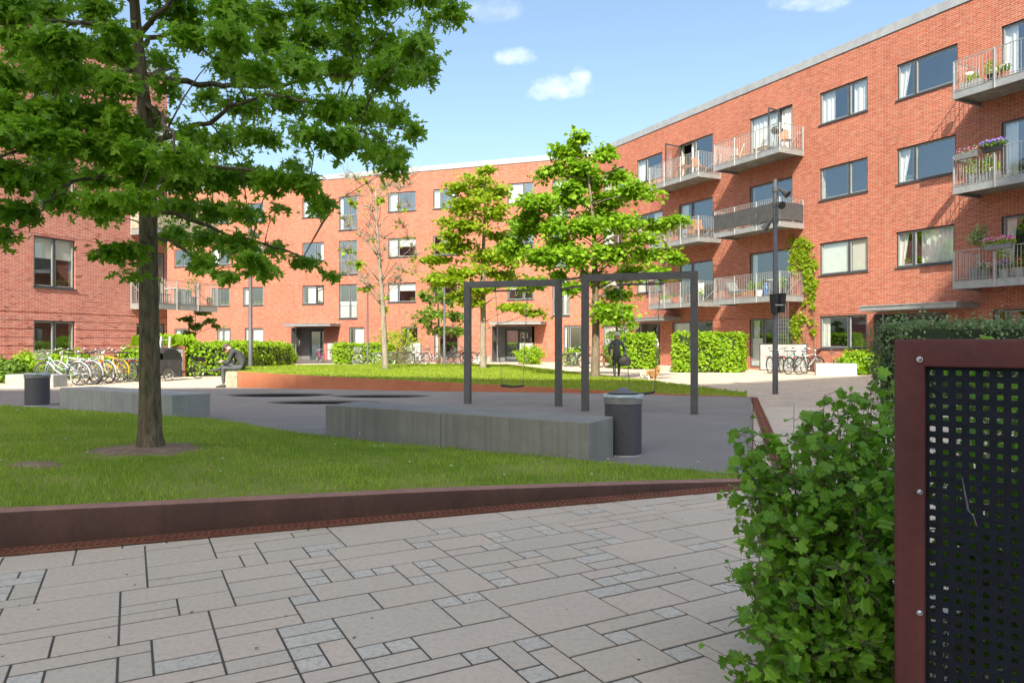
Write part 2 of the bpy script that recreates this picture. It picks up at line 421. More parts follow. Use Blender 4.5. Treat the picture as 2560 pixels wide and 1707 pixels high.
def make_paving():
    U = .122
    A = np.array([.881, .472]); Bv = np.array([-.472, .881])
    r = random.Random(21)
    na, nb = 382, 462; a0, b0 = -12.0, -12.0
    used = np.zeros((nb, na), bool)
    sizes = [((1, 1), 17), ((2, 1), 18), ((3, 1), 11), ((1, 2), 4), ((2, 2), 12), ((3, 2), 12), ((4, 2), 8), ((5, 2), 4), ((4, 3), 6), ((3, 3), 5), ((4, 4), 4), ((5, 4), 4), ((2, 3), 4), ((5, 3), 3), ((4, 1), 7)]
    S = [s for s, w_ in sizes for _ in range(w_)]
    V = []; Fq = []; T = []; MI = []
    def inside_frame(x, y): return y > .9 and y < 47 and abs(x) < .95 * y + 6 and x < 20 and x > -22
    for b in range(nb):
        for a in range(na):
            if used[b, a]: continue
            ctr = A * (a0 + (a + 1) * U) + Bv * (b0 + (b + 1) * U)
            if not inside_frame(*ctr): used[b, a] = True; continue
            for _ in range(6):
                w_, h_ = r.choice(S)
                if a + w_ <= na and b + h_ <= nb and not used[b:b + h_, a:a + w_].any(): break
            else: w_, h_ = 1, 1
            used[b:b + h_, a:a + w_] = True
            c = A * (a0 + (a + w_ / 2) * U) + Bv * (b0 + (b + h_ / 2) * U)
            if inpoly(c[0], c[1], POLY_RUB) or inpoly(c[0], c[1], POLY_LAWN) or inpoly(c[0], c[1], POLY_LAWN2):
                cs = [A * (a0 + (a + i * w_) * U) + Bv * (b0 + (b + j * h_) * U) for i in (0, 1) for j in (0, 1)]
                if all(inpoly(q[0], q[1], POLY_RUB) or inpoly(q[0], q[1], POLY_LAWN) or inpoly(q[0], q[1], POLY_LAWN2) for q in cs): continue
            near = c[1] < 14
            g = .0048 if near else .0045; bv = .0025
            tn = min(1, max(0, r.gauss(.4, .42))); dz = r.uniform(-.0008, .0008)
            mi = 1 if (w_, h_) == (1, 1) or ((w_, h_) == (2, 1) and r.random() < .18) else 0
            n = len(V)
            tl = [r.uniform(-.0005, .0005) for _ in range(4)]
            def ring(ins, z, tilt):
                for q, (i, j) in enumerate(((0, 0), (1, 0), (1, 1), (0, 1))):
                    aa = a0 + (a + i * w_) * U + (ins if i == 0 else -ins); bb = b0 + (b + j * h_) * U + (ins + .0026 if j == 0 else -ins - .0026)
                    p = A * aa + Bv * bb; V.append((p[0], p[1], z + (tl[q] if tilt else 0))); T.append(tn)
            if near:
                ring(g, -.012, 0); ring(g, dz - bv, 1); ring(g + bv * .8, dz, 1)
                Fq.append((n + 8, n + 9, n + 10, n + 11)); MI.append(mi)
                for lv in (0, 4):
                    for i in range(4):
                        j = (i + 1) % 4; Fq.append((n + lv + i, n + lv + j, n + lv + 4 + j, n + lv + 4 + i)); MI.append(mi)
            else:
                ring(g, dz, 1); Fq.append((n, n + 1, n + 2, n + 3)); MI.append(mi)
    o = npmesh('paving', np.array(V), np.array(Fq), [pavemat('paving_slab', (.56, .472, .375), (.63, .50, .395), False), pavemat('rough_granite_sett', (.56, .50, .42), (.62, .55, .46), True)], tone=T, matidx=MI)
    tag(o, kind='structure')
make_paving()

# ---------------------------------------------------------------- playground rubber with three sunken black hollows
def make_rubber():
    n, mrow = 560, 330
    a = resample(RUB_NEAR, n); b = resample(RUB_FAR, n)
    tt = np.linspace(0, 1, mrow)[:, None, None]
    P = a[None] * (1 - tt) + b[None] * tt
    X, Y = P[..., 0], P[..., 1]; Z = np.full(X.shape, .007)
    low = np.full(X.shape, 9.)
    for (cx, cy, rx, ry) in ((-5.62, 17.35, 1.3, .8), (-4.0, 15.2, 1.22, .62), (-3.1, 16.95, 1.2, .66)):
        r_ = np.sqrt(((X - cx) / rx) ** 2 + ((Y - cy) / ry) ** 2)
        Z -= .4 * np.clip(1 - r_ ** 3, 0, 1); low = np.minimum(low, r_)
        pass
    V = np.stack([X, Y, Z], -1).reshape(-1, 3)
    i, j = np.meshgrid(np.arange(mrow - 1), np.arange(n - 1), indexing='ij'); q = (i * n + j).ravel()
    Fq = np.stack([q, q + 1, q + n + 1, q + n], 1)
    tn = np.clip((1.0 - low.ravel()) / .05, 0, 1)
    m, t, bb = newmat('playground_rubber'); co = t.coord()
    f = t.noise(co, 120, 3, .7); g = t.noise(co, .7, 5, .6)
    c = t.mix(t.mapr(f, .35, .75), (.212, .195, .184), (.28, .26, .245)); c = t.mix(t.mapr(g, .45, .75, 0, .55), c, (.31, .295, .29))
    wn = t.noise(t.scaled(co, (.6, 2.2, 1)), 1.3, 5, .7); c = t.mix(t.mapr(wn, .6, .72, 0, .4), c, (.42, .41, .4))
    t.link(c, bb.inputs['Base Color']); bb.inputs['Roughness'].default_value = .92; bb.inputs['Specular IOR Level'].default_value = .06; t.link(t.bump(f, .4, .006), bb.inputs['Normal'])
    c = t.mix(t.node('ShaderNodeAttribute', attribute_name='tone').outputs['Fac'], c, (.012, .012, .013)); t.link(c, bb.inputs['Base Color'])
    tag(npmesh('playground', V, Fq, m, tone=tn, smooth=True), kind='structure')
make_rubber()

# ---------------------------------------------------------------- lawns
def lawnmat(name, a, b_, dry):
    m, t, b = newmat(name); co = t.coord()
    n = t.noise(co, 1.2, 5, .65); f = t.noise(t.scaled(co, (1, 1, .3)), 45, 4, .75)
    c = t.mix(t.mapr(f, .3, .75), a, b_); c = t.mix(t.mapr(n, .45, .7, 0, .75), c, dry)
    t.link(c, b.inputs['Base Color']); b.inputs['Roughness'].default_value = .9; b.inputs['Specular IOR Level'].default_value = .15
    t.link(t.bump(f, .8, .03), b.inputs['Normal'])
    return m
def sheet(name, A_, B_, n, mrow, mat, bulge):
    a = resample(A_, n); b = resample(B_, n); tt = np.linspace(0, 1, mrow)[:, None, None]
    P = a[None] * (1 - tt) + b[None] * tt
    P[..., 2] += bulge * np.sin(np.pi * tt[..., 0]) * np.ones(n)[None] - .012
    rs = np.random.RandomState(3)
    P[1:-1, :, 2] += rs.uniform(-.006, .006, P[1:-1, :, 2].shape)
    V = P.reshape(-1, 3); i, j = np.meshgrid(np.arange(mrow - 1), np.arange(n - 1), indexing='ij'); q = (i * n + j).ravel()
    Fq = np.stack([q, q + 1, q + n + 1, q + n], 1)
    # skirt on the back edge
    k = (mrow - 1) * n; V2 = V[k:k + n].copy(); V2[:, 2] = -.02; e = np.arange(n - 1); base = len(V)
    Fs = np.stack([k + e, k + e + 1, base + e + 1, base + e], 1)
    o = npmesh(name, np.vstack([V, V2]), np.vstack([Fq, Fs]), mat, smooth=True)
    tag(o, kind='structure'); return P
def blades(name, P, count, hmin, hmax, wid, mat, seed, keep=None, bias=None):
    rs = np.random.RandomState(seed); mrow, n = P.shape[:2]
    u = rs.uniform(0, mrow - 1.001, count * 2); v = rs.uniform(0, n - 1.001, count * 2)
    i, j = u.astype(int), v.astype(int); fu, fv = (u - i)[:, None], (v - j)[:, None]
    c = P[i, j] * (1 - fu) * (1 - fv) + P[i + 1, j] * fu * (1 - fv) + P[i, j + 1] * (1 - fu) * fv + P[i + 1, j + 1] * fu * fv
    area = np.linalg.norm(np.cross(P[i + 1, j] - P[i, j], P[i, j + 1] - P[i, j]), axis=1)
    c = c[rs.uniform(0, area.max(), len(c)) < area] if bias is None else c
    if keep is not None: c = c[keep(c, rs)]
    c = c[:count]; N = len(c)
    clump = np.sin(c[:, 0] * 5.1 + np.sin(c[:, 1] * 3.7)) * np.sin(c[:, 1] * 4.3 + c[:, 0] * 1.9) * .5 + .5
    h = rs.uniform(hmin, hmax, N) * (.6 + .7 * clump); an = rs.uniform(0, 2 * np.pi, N); ln = rs.uniform(.1, .9, N) * h; la = rs.uniform(0, 2 * np.pi, N)
    dx, dy = np.cos(an) * wid / 2, np.sin(an) * wid / 2; z = np.zeros(N)
    tip = c + np.stack([np.cos(la) * ln, np.sin(la) * ln, h], 1); mid = c + np.stack([np.cos(la) * ln * .35, np.sin(la) * ln * .35, h * .6], 1)
    s = np.stack([dx, dy, z], 1)
    V = np.stack([c - s, c + s, mid + s * .7, mid - s * .7, tip], 1).reshape(-1, 3)
    b = np.arange(N)[:, None] * 5
    Fq = np.vstack([b + np.array([[0, 1, 2]]), b + np.array([[0, 2, 3]]), b + np.array([[3, 2, 4]])])
    pt = np.sin(c[:, 0] * 1.7 + 1.3 * np.sin(c[:, 1] * 1.1)) * np.sin(c[:, 1] * 2.1 + c[:, 0] * .6)
    tone = np.repeat(np.clip(rs.normal(.42, .26, N) + .3 * pt + .16 * np.sin(c[:, 0] * 7.3) * np.sin(c[:, 1] * 8.1 + c[:, 0] * 3), 0, 1), 5)
    tag(npmesh(name, V, Fq, mat, tone=tone), kind='stuff')
LAWN_FRONT = [(p[0] + .035, p[1] + .145, p[2] - .008) for p in KERB]
PL1 = sheet('lawn', LAWN_FRONT, LAWN_BACK, 90, 60, lawnmat('lawn_soil', (.14, .215, .022), (.25, .34, .045), (.42, .37, .15)), .03)
PL2 = sheet('lawn', WALL2, LAWN2_BACK, 90, 60, lawnmat('lawn_sunny', (.14, .22, .018), (.24, .31, .03), (.28, .29, .07)), .1)
TREE_AT = Vector((-3.62, 7.12, .2))
def near_tree(c, rs):
    d = np.hypot((c[:, 0] - TREE_AT.x) / .62, (c[:, 1] - TREE_AT.y) / .62)
    d2 = np.hypot((c[:, 0] + 4.05) / .35, (c[:, 1] - 6.05) / .2)
    p = np.clip((d - .45) * 1.3, 0, 1) ** 1.6 * np.clip((d2 - .5) * 1.5, .15, 1)
    return (rs.uniform(0, 1, len(c)) < p) & (c[:, 0] > -9.5)
GM = leafmat('grass_blade', (.14, .28, .02), (.42, .53, .08), .35, .6)
GM2 = leafmat('grass_blade_sunny', (.15, .25, .015), (.30, .37, .04), .35, .6)
blades('grass', PL1, 110000, .018, .052, .0065, GM, 5, near_tree)
blades('grass', PL2, 60000, .03, .07, .016, GM2, 6)
# bare soil round the trunk and one worn patch
def patch(name, c, rx, ry, seed, slope):
    r = random.Random(seed); n = 30; mb = MB(); pts = []
    for ring_ in (0.0, .5, 1.0):
        for i in range(n):
            a = 2 * math.pi * i / n; q = ring_ * (1 + (r.uniform(-.18, .18) if ring_ == 1 else 0))
            x, y = c[0] + rx * q * math.cos(a), c[1] + ry * q * math.sin(a)
            pts.append((x, y, c[2] + slope[0] * (x - c[0]) + slope[1] * (y - c[1]) + .03 * (1 - ring_) - (.03 if ring_ == 1 else 0)))
    Fc = [(k * n + i, k * n + (i + 1) % n, (k + 1) * n + (i + 1) % n, (k + 1) * n + i) for k in range(2) for i in range(n)]
    mb.poly(pts, Fc); tag(mb.build(name, M['soil'], smooth=True), kind='structure')
def lawn_z(P, x, y):
    d = (P[..., 0] - x) ** 2 + (P[..., 1] - y) ** 2; i = np.unravel_index(d.argmin(), d.shape); return float(P[i][2])
TREE_AT.z = lawn_z(PL1, TREE_AT.x, TREE_AT.y)
patch('bare_soil', (TREE_AT.x, TREE_AT.y, TREE_AT.z + .012), .62, .6, 4, (-.02, -.015))
patch('bare_soil', (-4.05, 6.05, lawn_z(PL1, -4.05, 6.05) + .012), .3, .17, 9, (-.02, -.015))
# small flowers in the grass
def flowers(name, P, count, mat, seed, hz):
    rs = np.random.RandomState(seed); mb = MB()
    for _ in range(count):
        i, j = rs.randint(2, P.shape[0] - 2), rs.randint(5, P.shape[1] - 3); c = P[i, j] + rs.uniform(-.05, .05, 3) * (1, 1, 0)
        h = rs.uniform(*hz); mb.ball((c[0], c[1], c[2] + h), rs.uniform(.005, .009), 5, 0, (1, 1, .7)); mb.tube([(c[0], c[1], c[2]), (c[0], c[1], c[2] + h)], .002, 4, False, 1)
    tag(mb.build(name, [mat, GM]), kind='stuff')
flowers('daisies', PL1, 46, M['white'], 3, (.06, .12)); flowers('dandelions', PL1, 16, M['yellow'], 8, (.05, .09))

# ---------------------------------------------------------------- corten kerb of the front lawn, its drain grate
kb = MB(); K = resample(KERB, 26); dirv = []
rings = []
for i, p in enumerate(K):
    a, b = K[max(0, i - 1)], K[min(len(K) - 1, i + 1)]; d = (b - a)[:2]; d /= np.linalg.norm(d); nn = np.array([-d[1], d[0]])
    h = p[2]; prof = [(0, -.02), (0, h - .02), (.006, h - .007), (.02, h), (.115, h), (.125, h - .01), (.125, -.02)]
    rings.append([(p[0] + nn[0] * q, p[1] + nn[1] * q, z) for q, z in prof])
kb.loft(rings, True)
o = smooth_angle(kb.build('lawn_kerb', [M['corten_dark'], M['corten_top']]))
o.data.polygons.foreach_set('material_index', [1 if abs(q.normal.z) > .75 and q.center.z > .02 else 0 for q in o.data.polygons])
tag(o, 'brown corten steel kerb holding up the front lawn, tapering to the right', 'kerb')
def grate(p0, p1, wd, label, spacing=.043):
    p0, p1 = Vector((*p0, 0)), Vector((*p1, 0)); d = (p1 - p0); L = d.length; d.normalize(); n = Vector((-d.y, d.x, 0))
    t = thing('drain_grate', label, 'drain grate', p0)
    mb = MB(); mb.face([p0 - n * .0 + Vector((0, 0, .004)), p0 + d * L + Vector((0, 0, .004)), p0 + d * L + n * wd + Vector((0, 0, .004)), p0 + n * wd + Vector((0, 0, .004))])
    mb.build('channel', M['black'], t, local=False)
    mb = MB()
    for q in (.008, wd * .5, wd - .008):
        mb.box(p0 + d * L / 2 + n * q + Vector((0, 0, .012)), (L, .016, .012), math.atan2(d.y, d.x))
    k = .02
    while k < L - .02:
        a = p0 + d * k; sl = d * .012
        mb.hexa([a + Vector((0, 0, .008)), a + d * .016 + Vector((0, 0, .008)), a + d * .016 + sl + n * wd + Vector((0, 0, .008)), a + sl + n * wd + Vector((0, 0, .008)),
                 a + Vector((0, 0, .0165)), a + d * .016 + Vector((0, 0, .0165)), a + d * .016 + sl + n * wd + Vector((0, 0, .0165)), a + sl + n * wd + Vector((0, 0, .0165))])
        k += spacing
    mb.build('bars', M['corten'], t, local=False)
    return t
grate((-5.55, 3.19), (2.3, 6.19), .135, 'rusty slotted drain grate running along the foot of the lawn kerb')
grate((2.52, 6.3), (5.62, 16.3), .16, 'long rusty drain grate along the right edge of the dark playground')
# right-hand steel edging of the rubber
mb = MB(); mb.bar((2.16, 6.4, .012), (5.56, 16.42, .012), .012, .03)
tag(mb.build('edging_strip', M['corten_dark']), 'thin steel edging strip between playground surface and drain grate', 'edging')

# ---------------------------------------------------------------- orange corten wall of the sunny lawn
W = resample(WALL2, 40); rings = []
for i, p in enumerate(W):
    a, b = W[max(0, i - 1)], W[min(len(W) - 1, i + 1)]; d = (b - a)[:2]; d /= np.linalg.norm(d); nn = np.array([-d[1], d[0]]); h = p[2]
    rings.append([(p[0] + nn[0] * q, p[1] + nn[1] * q, z) for q, z in ((0, -.02), (0, h - .004), (.004, h), (.03, h), (.03, -.02))])
mb = MB(); mb.loft(rings, True)
tag(mb.build('retaining_wall', M['corten_bright']), 'low orange corten steel retaining wall along the sunny lawn', 'retaining wall')
# ================================================================ buildings
class Facade:
    def __init__(s, O, e, n, root, wallmat):
        s.O = Vector((*O, 0)); s.e = Vector((*e, 0)).normalized(); s.n = Vector((*n, 0)).normalized(); s.root = root; s.holes = []; s.mat = wallmat
    def p(s, u, z, d=0.0): return s.O + s.e * u + s.n * d + Vector((0, 0, z))
    def u(s, x, d=0.0):
        m = (x - 1280) / FPX; o = s.O + s.n * d
        return (m * o.y - o.x) / (s.e.x - m * s.e.y)
    def wall(s, name, u0, u1, z0, z1, depth=.16, grooves=(), label=None):
        H_ = s.holes
        us = sorted({u0, u1} | {q for h in H_ for q in h[:2]}); zs = sorted({z0, z1} | {q for h in H_ for q in h[2:4]} | {q for g in grooves for q in g[:2]})
        mb = MB()
        def quad(a, b, c, d, uv): mb.face([a, b, c, d], 0, uv)
        def groove_at(z): 
            for g in grooves:
                if g[0] - 1e-6 < z < g[1] + 1e-6: return g[2]
            return 0.0
        for zi in range(len(zs) - 1):
            za, zb = zs[zi], zs[zi + 1]; g = groove_at((za + zb) / 2)
            i = 0
            while i < len(us) - 1:
                um, zm = (us[i] + us[i + 1]) / 2, (za + zb) / 2
                if any(h[0] < um < h[1] and h[2] < zm < h[3] for h in H_): i += 1; continue
                j = i + 1
                while j < len(us) - 1 and not any(h[0] < (us[j] + us[j + 1]) / 2 < h[1] and h[2] < zm < h[3] for h in H_): j += 1
                a, b = us[i], us[j]
                quad(s.p(a, za, -g), s.p(b, za, -g), s.p(b, zb, -g), s.p(a, zb, -g), ((a, za), (b, za), (b, zb), (a, zb)))
                if g:
                    for zz in (za, zb): quad(s.p(a, zz, 0), s.p(b, zz, 0), s.p(b, zz, -g), s.p(a, zz, -g), ((a, zz), (b, zz), (b, zz + g), (a, zz + g)))
                i = j
        for h in H_:
            a, b, c, d = h[:4]; dp = h[4] if len(h) > 4 else depth
            for (x0, y0, x1, y1) in ((a, c, b, c), (a, d, b, d), (a, c, a, d), (b, c, b, d)):
                mb.face([s.p(x0, y0), s.p(x1, y1), s.p(x1, y1, -dp), s.p(x0, y0, -dp)], 0, ((x0 + y0, 0), (x1 + y1, 0), (x1 + y1, dp), (x0 + y0, dp)) if c == 1e9 else ((0, y0), (x1 - x0 + .01, y1), (x1 - x0 + dp, y1), (dp, y0)))
        o = mb.build(name, s.mat, s.root)
        if label: o['label'] = label
        return o
    def bx(s, mb, u0, u1, z0, z1, d0, d1, m=0):
        mb.hexa([s.p(u0, z0, d0), s.p(u1, z0, d0), s.p(u1, z0, d1), s.p(u0, z0, d1), s.p(u0, z1, d0), s.p(u1, z1, d0), s.p(u1, z1, d1), s.p(u0, z1, d1)], m)
    def sheetcurtain(s, name, u0, u1, z0, z1, d, mat, par, amp=.03, folds=5.0, skew=0.0):
        n = max(8, int((u1 - u0) * 34)); V = []; 
        for k in range(n + 1):
            q = k / n; off = amp * math.sin(q * (u1 - u0) * folds * 2 * math.pi + 1.3 * math.sin(q * 9)); V += [s.p(u0 + (u1 - u0) * q + skew * q, z0, d + off), s.p(u0 + (u1 - u0) * q, z1, d + off * .8)]
        mb = MB(); mb.poly(V, [(2 * k, 2 * k + 2, 2 * k + 3, 2 * k + 1) for k in range(n)])
        return mb.build(name, mat, par)
    def window(s, u0, u1, z0, z1, mull=(.5,), dress=(), hole=True, name='window', sill=True, rail=False, open_=None, lights=None, label=None):
        """frame (part) > pane, sill, curtains (sub-parts). dress: list of (kind, f0, f1)"""
        if hole: s.holes.append((u0, u1, z0, z1))
        fr = MB(); d0, d1 = -.13, -.05; w_ = .055
        s.bx(fr, u0, u1, z1 - w_, z1, d0, d1); s.bx(fr, u0, u1, z0, z0 + w_, d0, d1)
        s.bx(fr, u0, u0 + w_, z0 + w_, z1 - w_, d0, d1); s.bx(fr, u1 - w_, u1, z0 + w_, z1 - w_, d0, d1)
        cuts = [0.0] + list(mull) + [1.0]; W_ = u1 - u0
        for m_ in mull: s.bx(fr, u0 + W_ * m_ - .045, u0 + W_ * m_ + .045, z0 + w_, z1 - w_, d0, d1 + .005)
        # light inner sashes
        for k in range(len(cuts) - 1):
            a = u0 + W_ * cuts[k] + (w_ if k == 0 else .045); b = u0 + W_ * cuts[k + 1] - (w_ if k == len(cuts) - 2 else .045)
            if open_ is not None and k == open_[0]: continue
            q = .03
            s.bx(fr, a, a + q, z0 + w_, z1 - w_, d0 + .01, d1 - .012, 1); s.bx(fr, b - q, b, z0 + w_, z1 - w_, d0 + .01, d1 - .012, 1)
            s.bx(fr, a + q, b - q, z1 - w_ - q, z1 - w_, d0 + .01, d1 - .012, 1); s.bx(fr, a + q, b - q, z0 + w_, z0 + w_ + q, d0 + .01, d1 - .012, 1)
        # pale reveal lining behind the frame
        for (a, b, c, d) in ((u0, u0 + .02, z0, z1), (u1 - .02, u1, z0, z1), (u0 + .02, u1 - .02, z1 - .02, z1), (u0 + .02, u1 - .02, z0, z0 + .02)): s.bx(fr, a, b, c, d, -.36, d0 - .002, 2)
        f = fr.build(name, [M['frame'], M['frame_light'], M['reveal']], s.root)
        if label: f['label'] = label
        pn = MB()
        for k in range(len(cuts) - 1):
            if open_ is not None and k == open_[0]: continue
            a, b = u0 + W_ * cuts[k] + .03, u0 + W_ * cuts[k + 1] - .03
            pn.face([s.p(a, z0 + .04, -.1), s.p(b, z0 + .04, -.1), s.p(b, z1 - .04, -.1), s.p(a, z1 - .04, -.1)])
        pn.build('pane', M['glass'], f)
        if sill:
            sl = MB(); s.bx(sl, u0 - .04, u1 + .04, z0 - .05, z0 - .003, -.04, .045); sl.build('sill', M['frame'], f)
        for dr in dress:
            kind, f0, f1 = dr[:3]; a, b = u0 + .03 + (W_ - .06) * f0, u0 + .03 + (W_ - .06) * f1
            if kind == 'blind': 
                q = MB(); zb = z1 - .05 - (z1 - z0 - .1) * (dr[3] if len(dr) > 3 else 1); s.bx(q, a, b, zb, z1 - .04, -.15, -.145); q.build('blind', M['cream'], f)
            elif kind == 'white':
                q = MB(); zb = z1 - .05 - (z1 - z0 - .1) * (dr[3] if len(dr) > 3 else 1); s.bx(q, a, b, zb, z1 - .04, -.15, -.145); q.build('blind', M['white'], f)
            elif kind == 'frost':
                q = MB(); s.bx(q, a, b, z0 + .05, z0 + (z1 - z0) * dr[3], -.135, -.13); q.build('frosted_film', M['white'], f)
            elif kind == 'curtain': s.sheetcurtain('curtain', a, b, z0 + .05, z1 - .05, -.2, M['curtain'], f, .03, 5, dr[3] if len(dr) > 3 else 0)
            elif kind == 'plant':
                q = MB()
                for i in range(3):
                    uu = a + (b - a) * (i + .5) / 3; q.lathe([(.05, z0 + .03), (.065, z0 + .15)], s.p(uu, 0, -.26), 8)
                q.build('flower_pot', M['terracotta'] if len(dr) < 4 else dr[3], f)
                leaf_ball('window_plant', [s.p(a + (b - a) * (i + .5) / 3, z0 + .24, -.26) for i in range(3)], .11, 40, .07, M['leaf_mid'], f)
        if rail:
            rl = MB(); zt = z0 + 1.12
            s.bx(rl, u0 + .01, u1 - .01, zt - .03, zt, .0, .03); s.bx(rl, u0 + .01, u1 - .01, z0 + .08, z0 + .11, .0, .03)
            nb = int(W_ / .1)
            for k in range(nb + 1):
                uu = u0 + .03 + (W_ - .06) * k / nb; s.bx(rl, uu - .008, uu + .008, z0 + .11, zt - .03, .007, .023)
            rl.build('railing', M['steel'], f)
        if open_ is not None:
            k, ang, hinge = open_[:3]; a, b = u0 + W_ * cuts[k] + .04, u0 + W_ * cuts[k + 1] - .04
            lw = b - a; hu = a if hinge == 'l' else b; sg = 1 if hinge == 'l' else -1
            du, dd = math.cos(R(ang)) * sg, math.sin(R(ang))
            P = lambda q, z, o=0.0: s.p(hu + du * q, z, -.04 + dd * q) + (s.e * (-dd) + s.n * du * 1) * o
            lf = MB()
            for (q0, q1, za, zb) in ((0, .06, z0 + .06, z1 - .06), (lw - .06, lw, z0 + .06, z1 - .06), (.06, lw - .06, z1 - .12, z1 - .06), (.06, lw - .06, z0 + .06, z0 + .16)):
                lf.hexa([P(q0, za, -.025), P(q1, za, -.025), P(q1, za, .025), P(q0, za, .025), P(q0, zb, -.025), P(q1, zb, -.025), P(q1, zb, .025), P(q0, zb, .025)])
            lf.face([P(.05, z0 + .1), P(lw - .05, z0 + .1), P(lw - .05, z1 - .1), P(.05, z1 - .1)], 1)
            lf.build('open_leaf', [M['frame'], M['glass']], f)
        return f
    def balcony(s, u0, u1, zb, depth=1.5, screen=None, posts=3, label=None, wood=False):
        """slab (part) > railing, brace, screen"""
        zt = zb + .23; mb = MB(); t = .05
        s.bx(mb, u0 + t, u1 - t, zb + .1, zt - .03, .0, depth - t, 1)
        for (a, b, c, d) in ((u0, u1, depth - t, depth), (u0, u0 + t, 0.004, depth - t), (u1 - t, u1, 0.004, depth - t)): s.bx(mb, a, b, zb, zt, c, d, 0)
        s.bx(mb, u0 - .012, u1 + .012, zt, zt + .02, .004, depth + .012, 0); s.bx(mb, u0 - .012, u1 + .012, zb - .02, zb, depth - .07, depth + .012, 0)
        s.bx(mb, u0 - .012, u0 + .06, zb - .02, zb, .004, depth - .07, 0); s.bx(mb, u1 - .06, u1 + .012, zb - .02, zb, .004, depth - .07, 0)
        sl = mb.build('balcony', [M['fascia'], M['soffit']], s.root)
        if label: sl['label'] = label
        r = MB(); h = 1.05; z1 = zt + h
        corners = [(u0 + .02, .03), (u0 + .02, depth - .02), (u1 - .02, depth - .02), (u1 - .02, .03)]
        for (a, b) in zip(corners[:-1], corners[1:]):
            p, q = s.p(a[0], z1, a[1]), s.p(b[0], z1, b[1]); r.bar(p, q, .035, .022)
            p2, q2 = s.p(a[0], zt + .09, a[1]), s.p(b[0], zt + .09, b[1]); r.bar(p2, q2, .03, .014)
            n = max(2, int((q - p).length / .105))
            for k in range(1, n): 
                c = p.lerp(q, k / n); r.bar((c.x, c.y, zt + .02), (c.x, c.y, z1 - .01), .013)
        for a in corners: r.bar(s.p(a[0], zb + .02, a[1]), s.p(a[0], z1, a[1]), .05)
        for k in range(1, posts):
            uu = u0 + (u1 - u0) * k / posts; r.bar(s.p(uu, zb - .03, depth + .012), s.p(uu, z1, depth + .012), .045)
        r.build('railing', M['steel'], sl)
        br = MB(); br.bar(s.p(u1 - .03, z1 - .15, .03), s.p(u1 - .03, zt + .03, depth * .75), .022); br.bar(s.p(u0 + .03, z1 - .15, .03), s.p(u0 + .03, zt + .03, depth * .75), .022)
        br.build('brace', M['steel'], sl)
        if screen:
            V = []; L = (u1 - u0) + depth; n = 70; rr = random.Random(5)
            path = [(u0 + .0, depth + .03), (u1 + .03, depth + .03), (u1 + .03, .05)]
            for k in range(n + 1):
                q = L * k / n; uu, dd = (u0 + q, depth + .045) if q <= u1 - u0 else (u1 + .045, depth + .04 - (q - (u1 - u0)) * .98)
                uu = min(uu, u1 + .045)
                wv = .012 * math.sin(q * 7) + .01 * math.sin(q * 17); sag = .03 * math.sin(q * 4.1) + .02 * math.sin(q * 9)
                V += [s.p(uu, zt + .06 + sag * .6, dd + wv), s.p(uu, zt + .45, dd - wv), s.p(uu, zt + .83 + sag * .5, dd + wv)]
            q = MB(); q.poly(V, [(3 * k + j, 3 * k + 3 + j, 3 * k + 4 + j, 3 * k + 1 + j) for k in range(n) for j in (0, 1)]); q.build('screen', M['cloth_dark'], sl, True)
        if wood:
            q = MB(); rr = random.Random(3)
            for (a, b) in zip(corners[:-1], corners[1:]):
                p, e_ = s.p(a[0], 0, a[1] + (.03 if a[1] > .5 else 0)), s.p(b[0], 0, b[1] + (.03 if b[1] > .5 else 0)); n = int((e_ - p).length / .07)
                for k in range(n):
                    c = p.lerp(e_, (k + .5) / n); q.bar((c.x, c.y, zt + .04), (c.x, c.y, z1 + rr.uniform(-.06, .06)), .045)
            q.build('slat_screen', M['wood_grey'], sl)
        return sl
    def entry(s, u0, u1, ztop, cu0, cu1, depth=1.3, number=None, doorpos=.55, cproj=1.35, cz=2.5, rev=False):
        s.holes.append((u0, u1, -.02, ztop, 0.02))
        mb = MB()
        def q(a, b, c, d, uv, m=0): mb.face([a, b, c, d], m, uv)
        L = u1 - u0
        for uu in (u0, u1): q(s.p(uu, -.02, 0), s.p(uu, -.02, -depth), s.p(uu, ztop, -depth), s.p(uu, ztop, 0), ((0, 0), (depth, 0), (depth, ztop), (0, ztop)))
        q(s.p(u0, -.02, -depth), s.p(u1, -.02, -depth), s.p(u1, ztop, -depth), s.p(u0, ztop, -depth), ((0, 0), (L, 0), (L, ztop), (0, ztop)))
        q(s.p(u0, ztop, 0), s.p(u1, ztop, 0), s.p(u1, ztop, -depth), s.p(u0, ztop, -depth), ((0, 0), (L, 0), (L, depth), (0, depth)), 1)
        en = mb.build('entrance', [M['brick_grey'], M['soffit']], s.root)
        cp = MB(); s.bx(cp, cu0, cu1, cz, cz + .16, .003, cproj, 0); s.bx(cp, cu0 - .03, cu1 + .03, cz + .16, cz + .2, .003, cproj + .03, 0)
        s.bx(cp, cu0 + .1, cu1 - .1, cz - .012, cz, .1, cproj - .1, 1)
        cp.build('canopy', [M['fascia'], M['soffit']], en)
        # door set: grey metal frame, glazed leaf, side light
        a = u0 + L * doorpos; dw = 1.05; b = min(a + dw, u1 - .05); d = -depth + .06
        fr = MB(); zt = 2.2
        for (x0, x1, za, zb) in ((a - .5, a - .44, 0, zt), (a - .03, a + .03, 0, zt), (b - .05, b, 0, zt), (a - .44, b - .05, zt - .06, zt), (a - .44, a - .03, 0, .08), (a + .03, b - .05, 0, .16), (a + .03, a + .1, .16, zt - .06), (b - .12, b - .05, .16, zt - .06)):
            s.bx(fr, x0, x1, za, zb, d - .04, d + .04, 0)
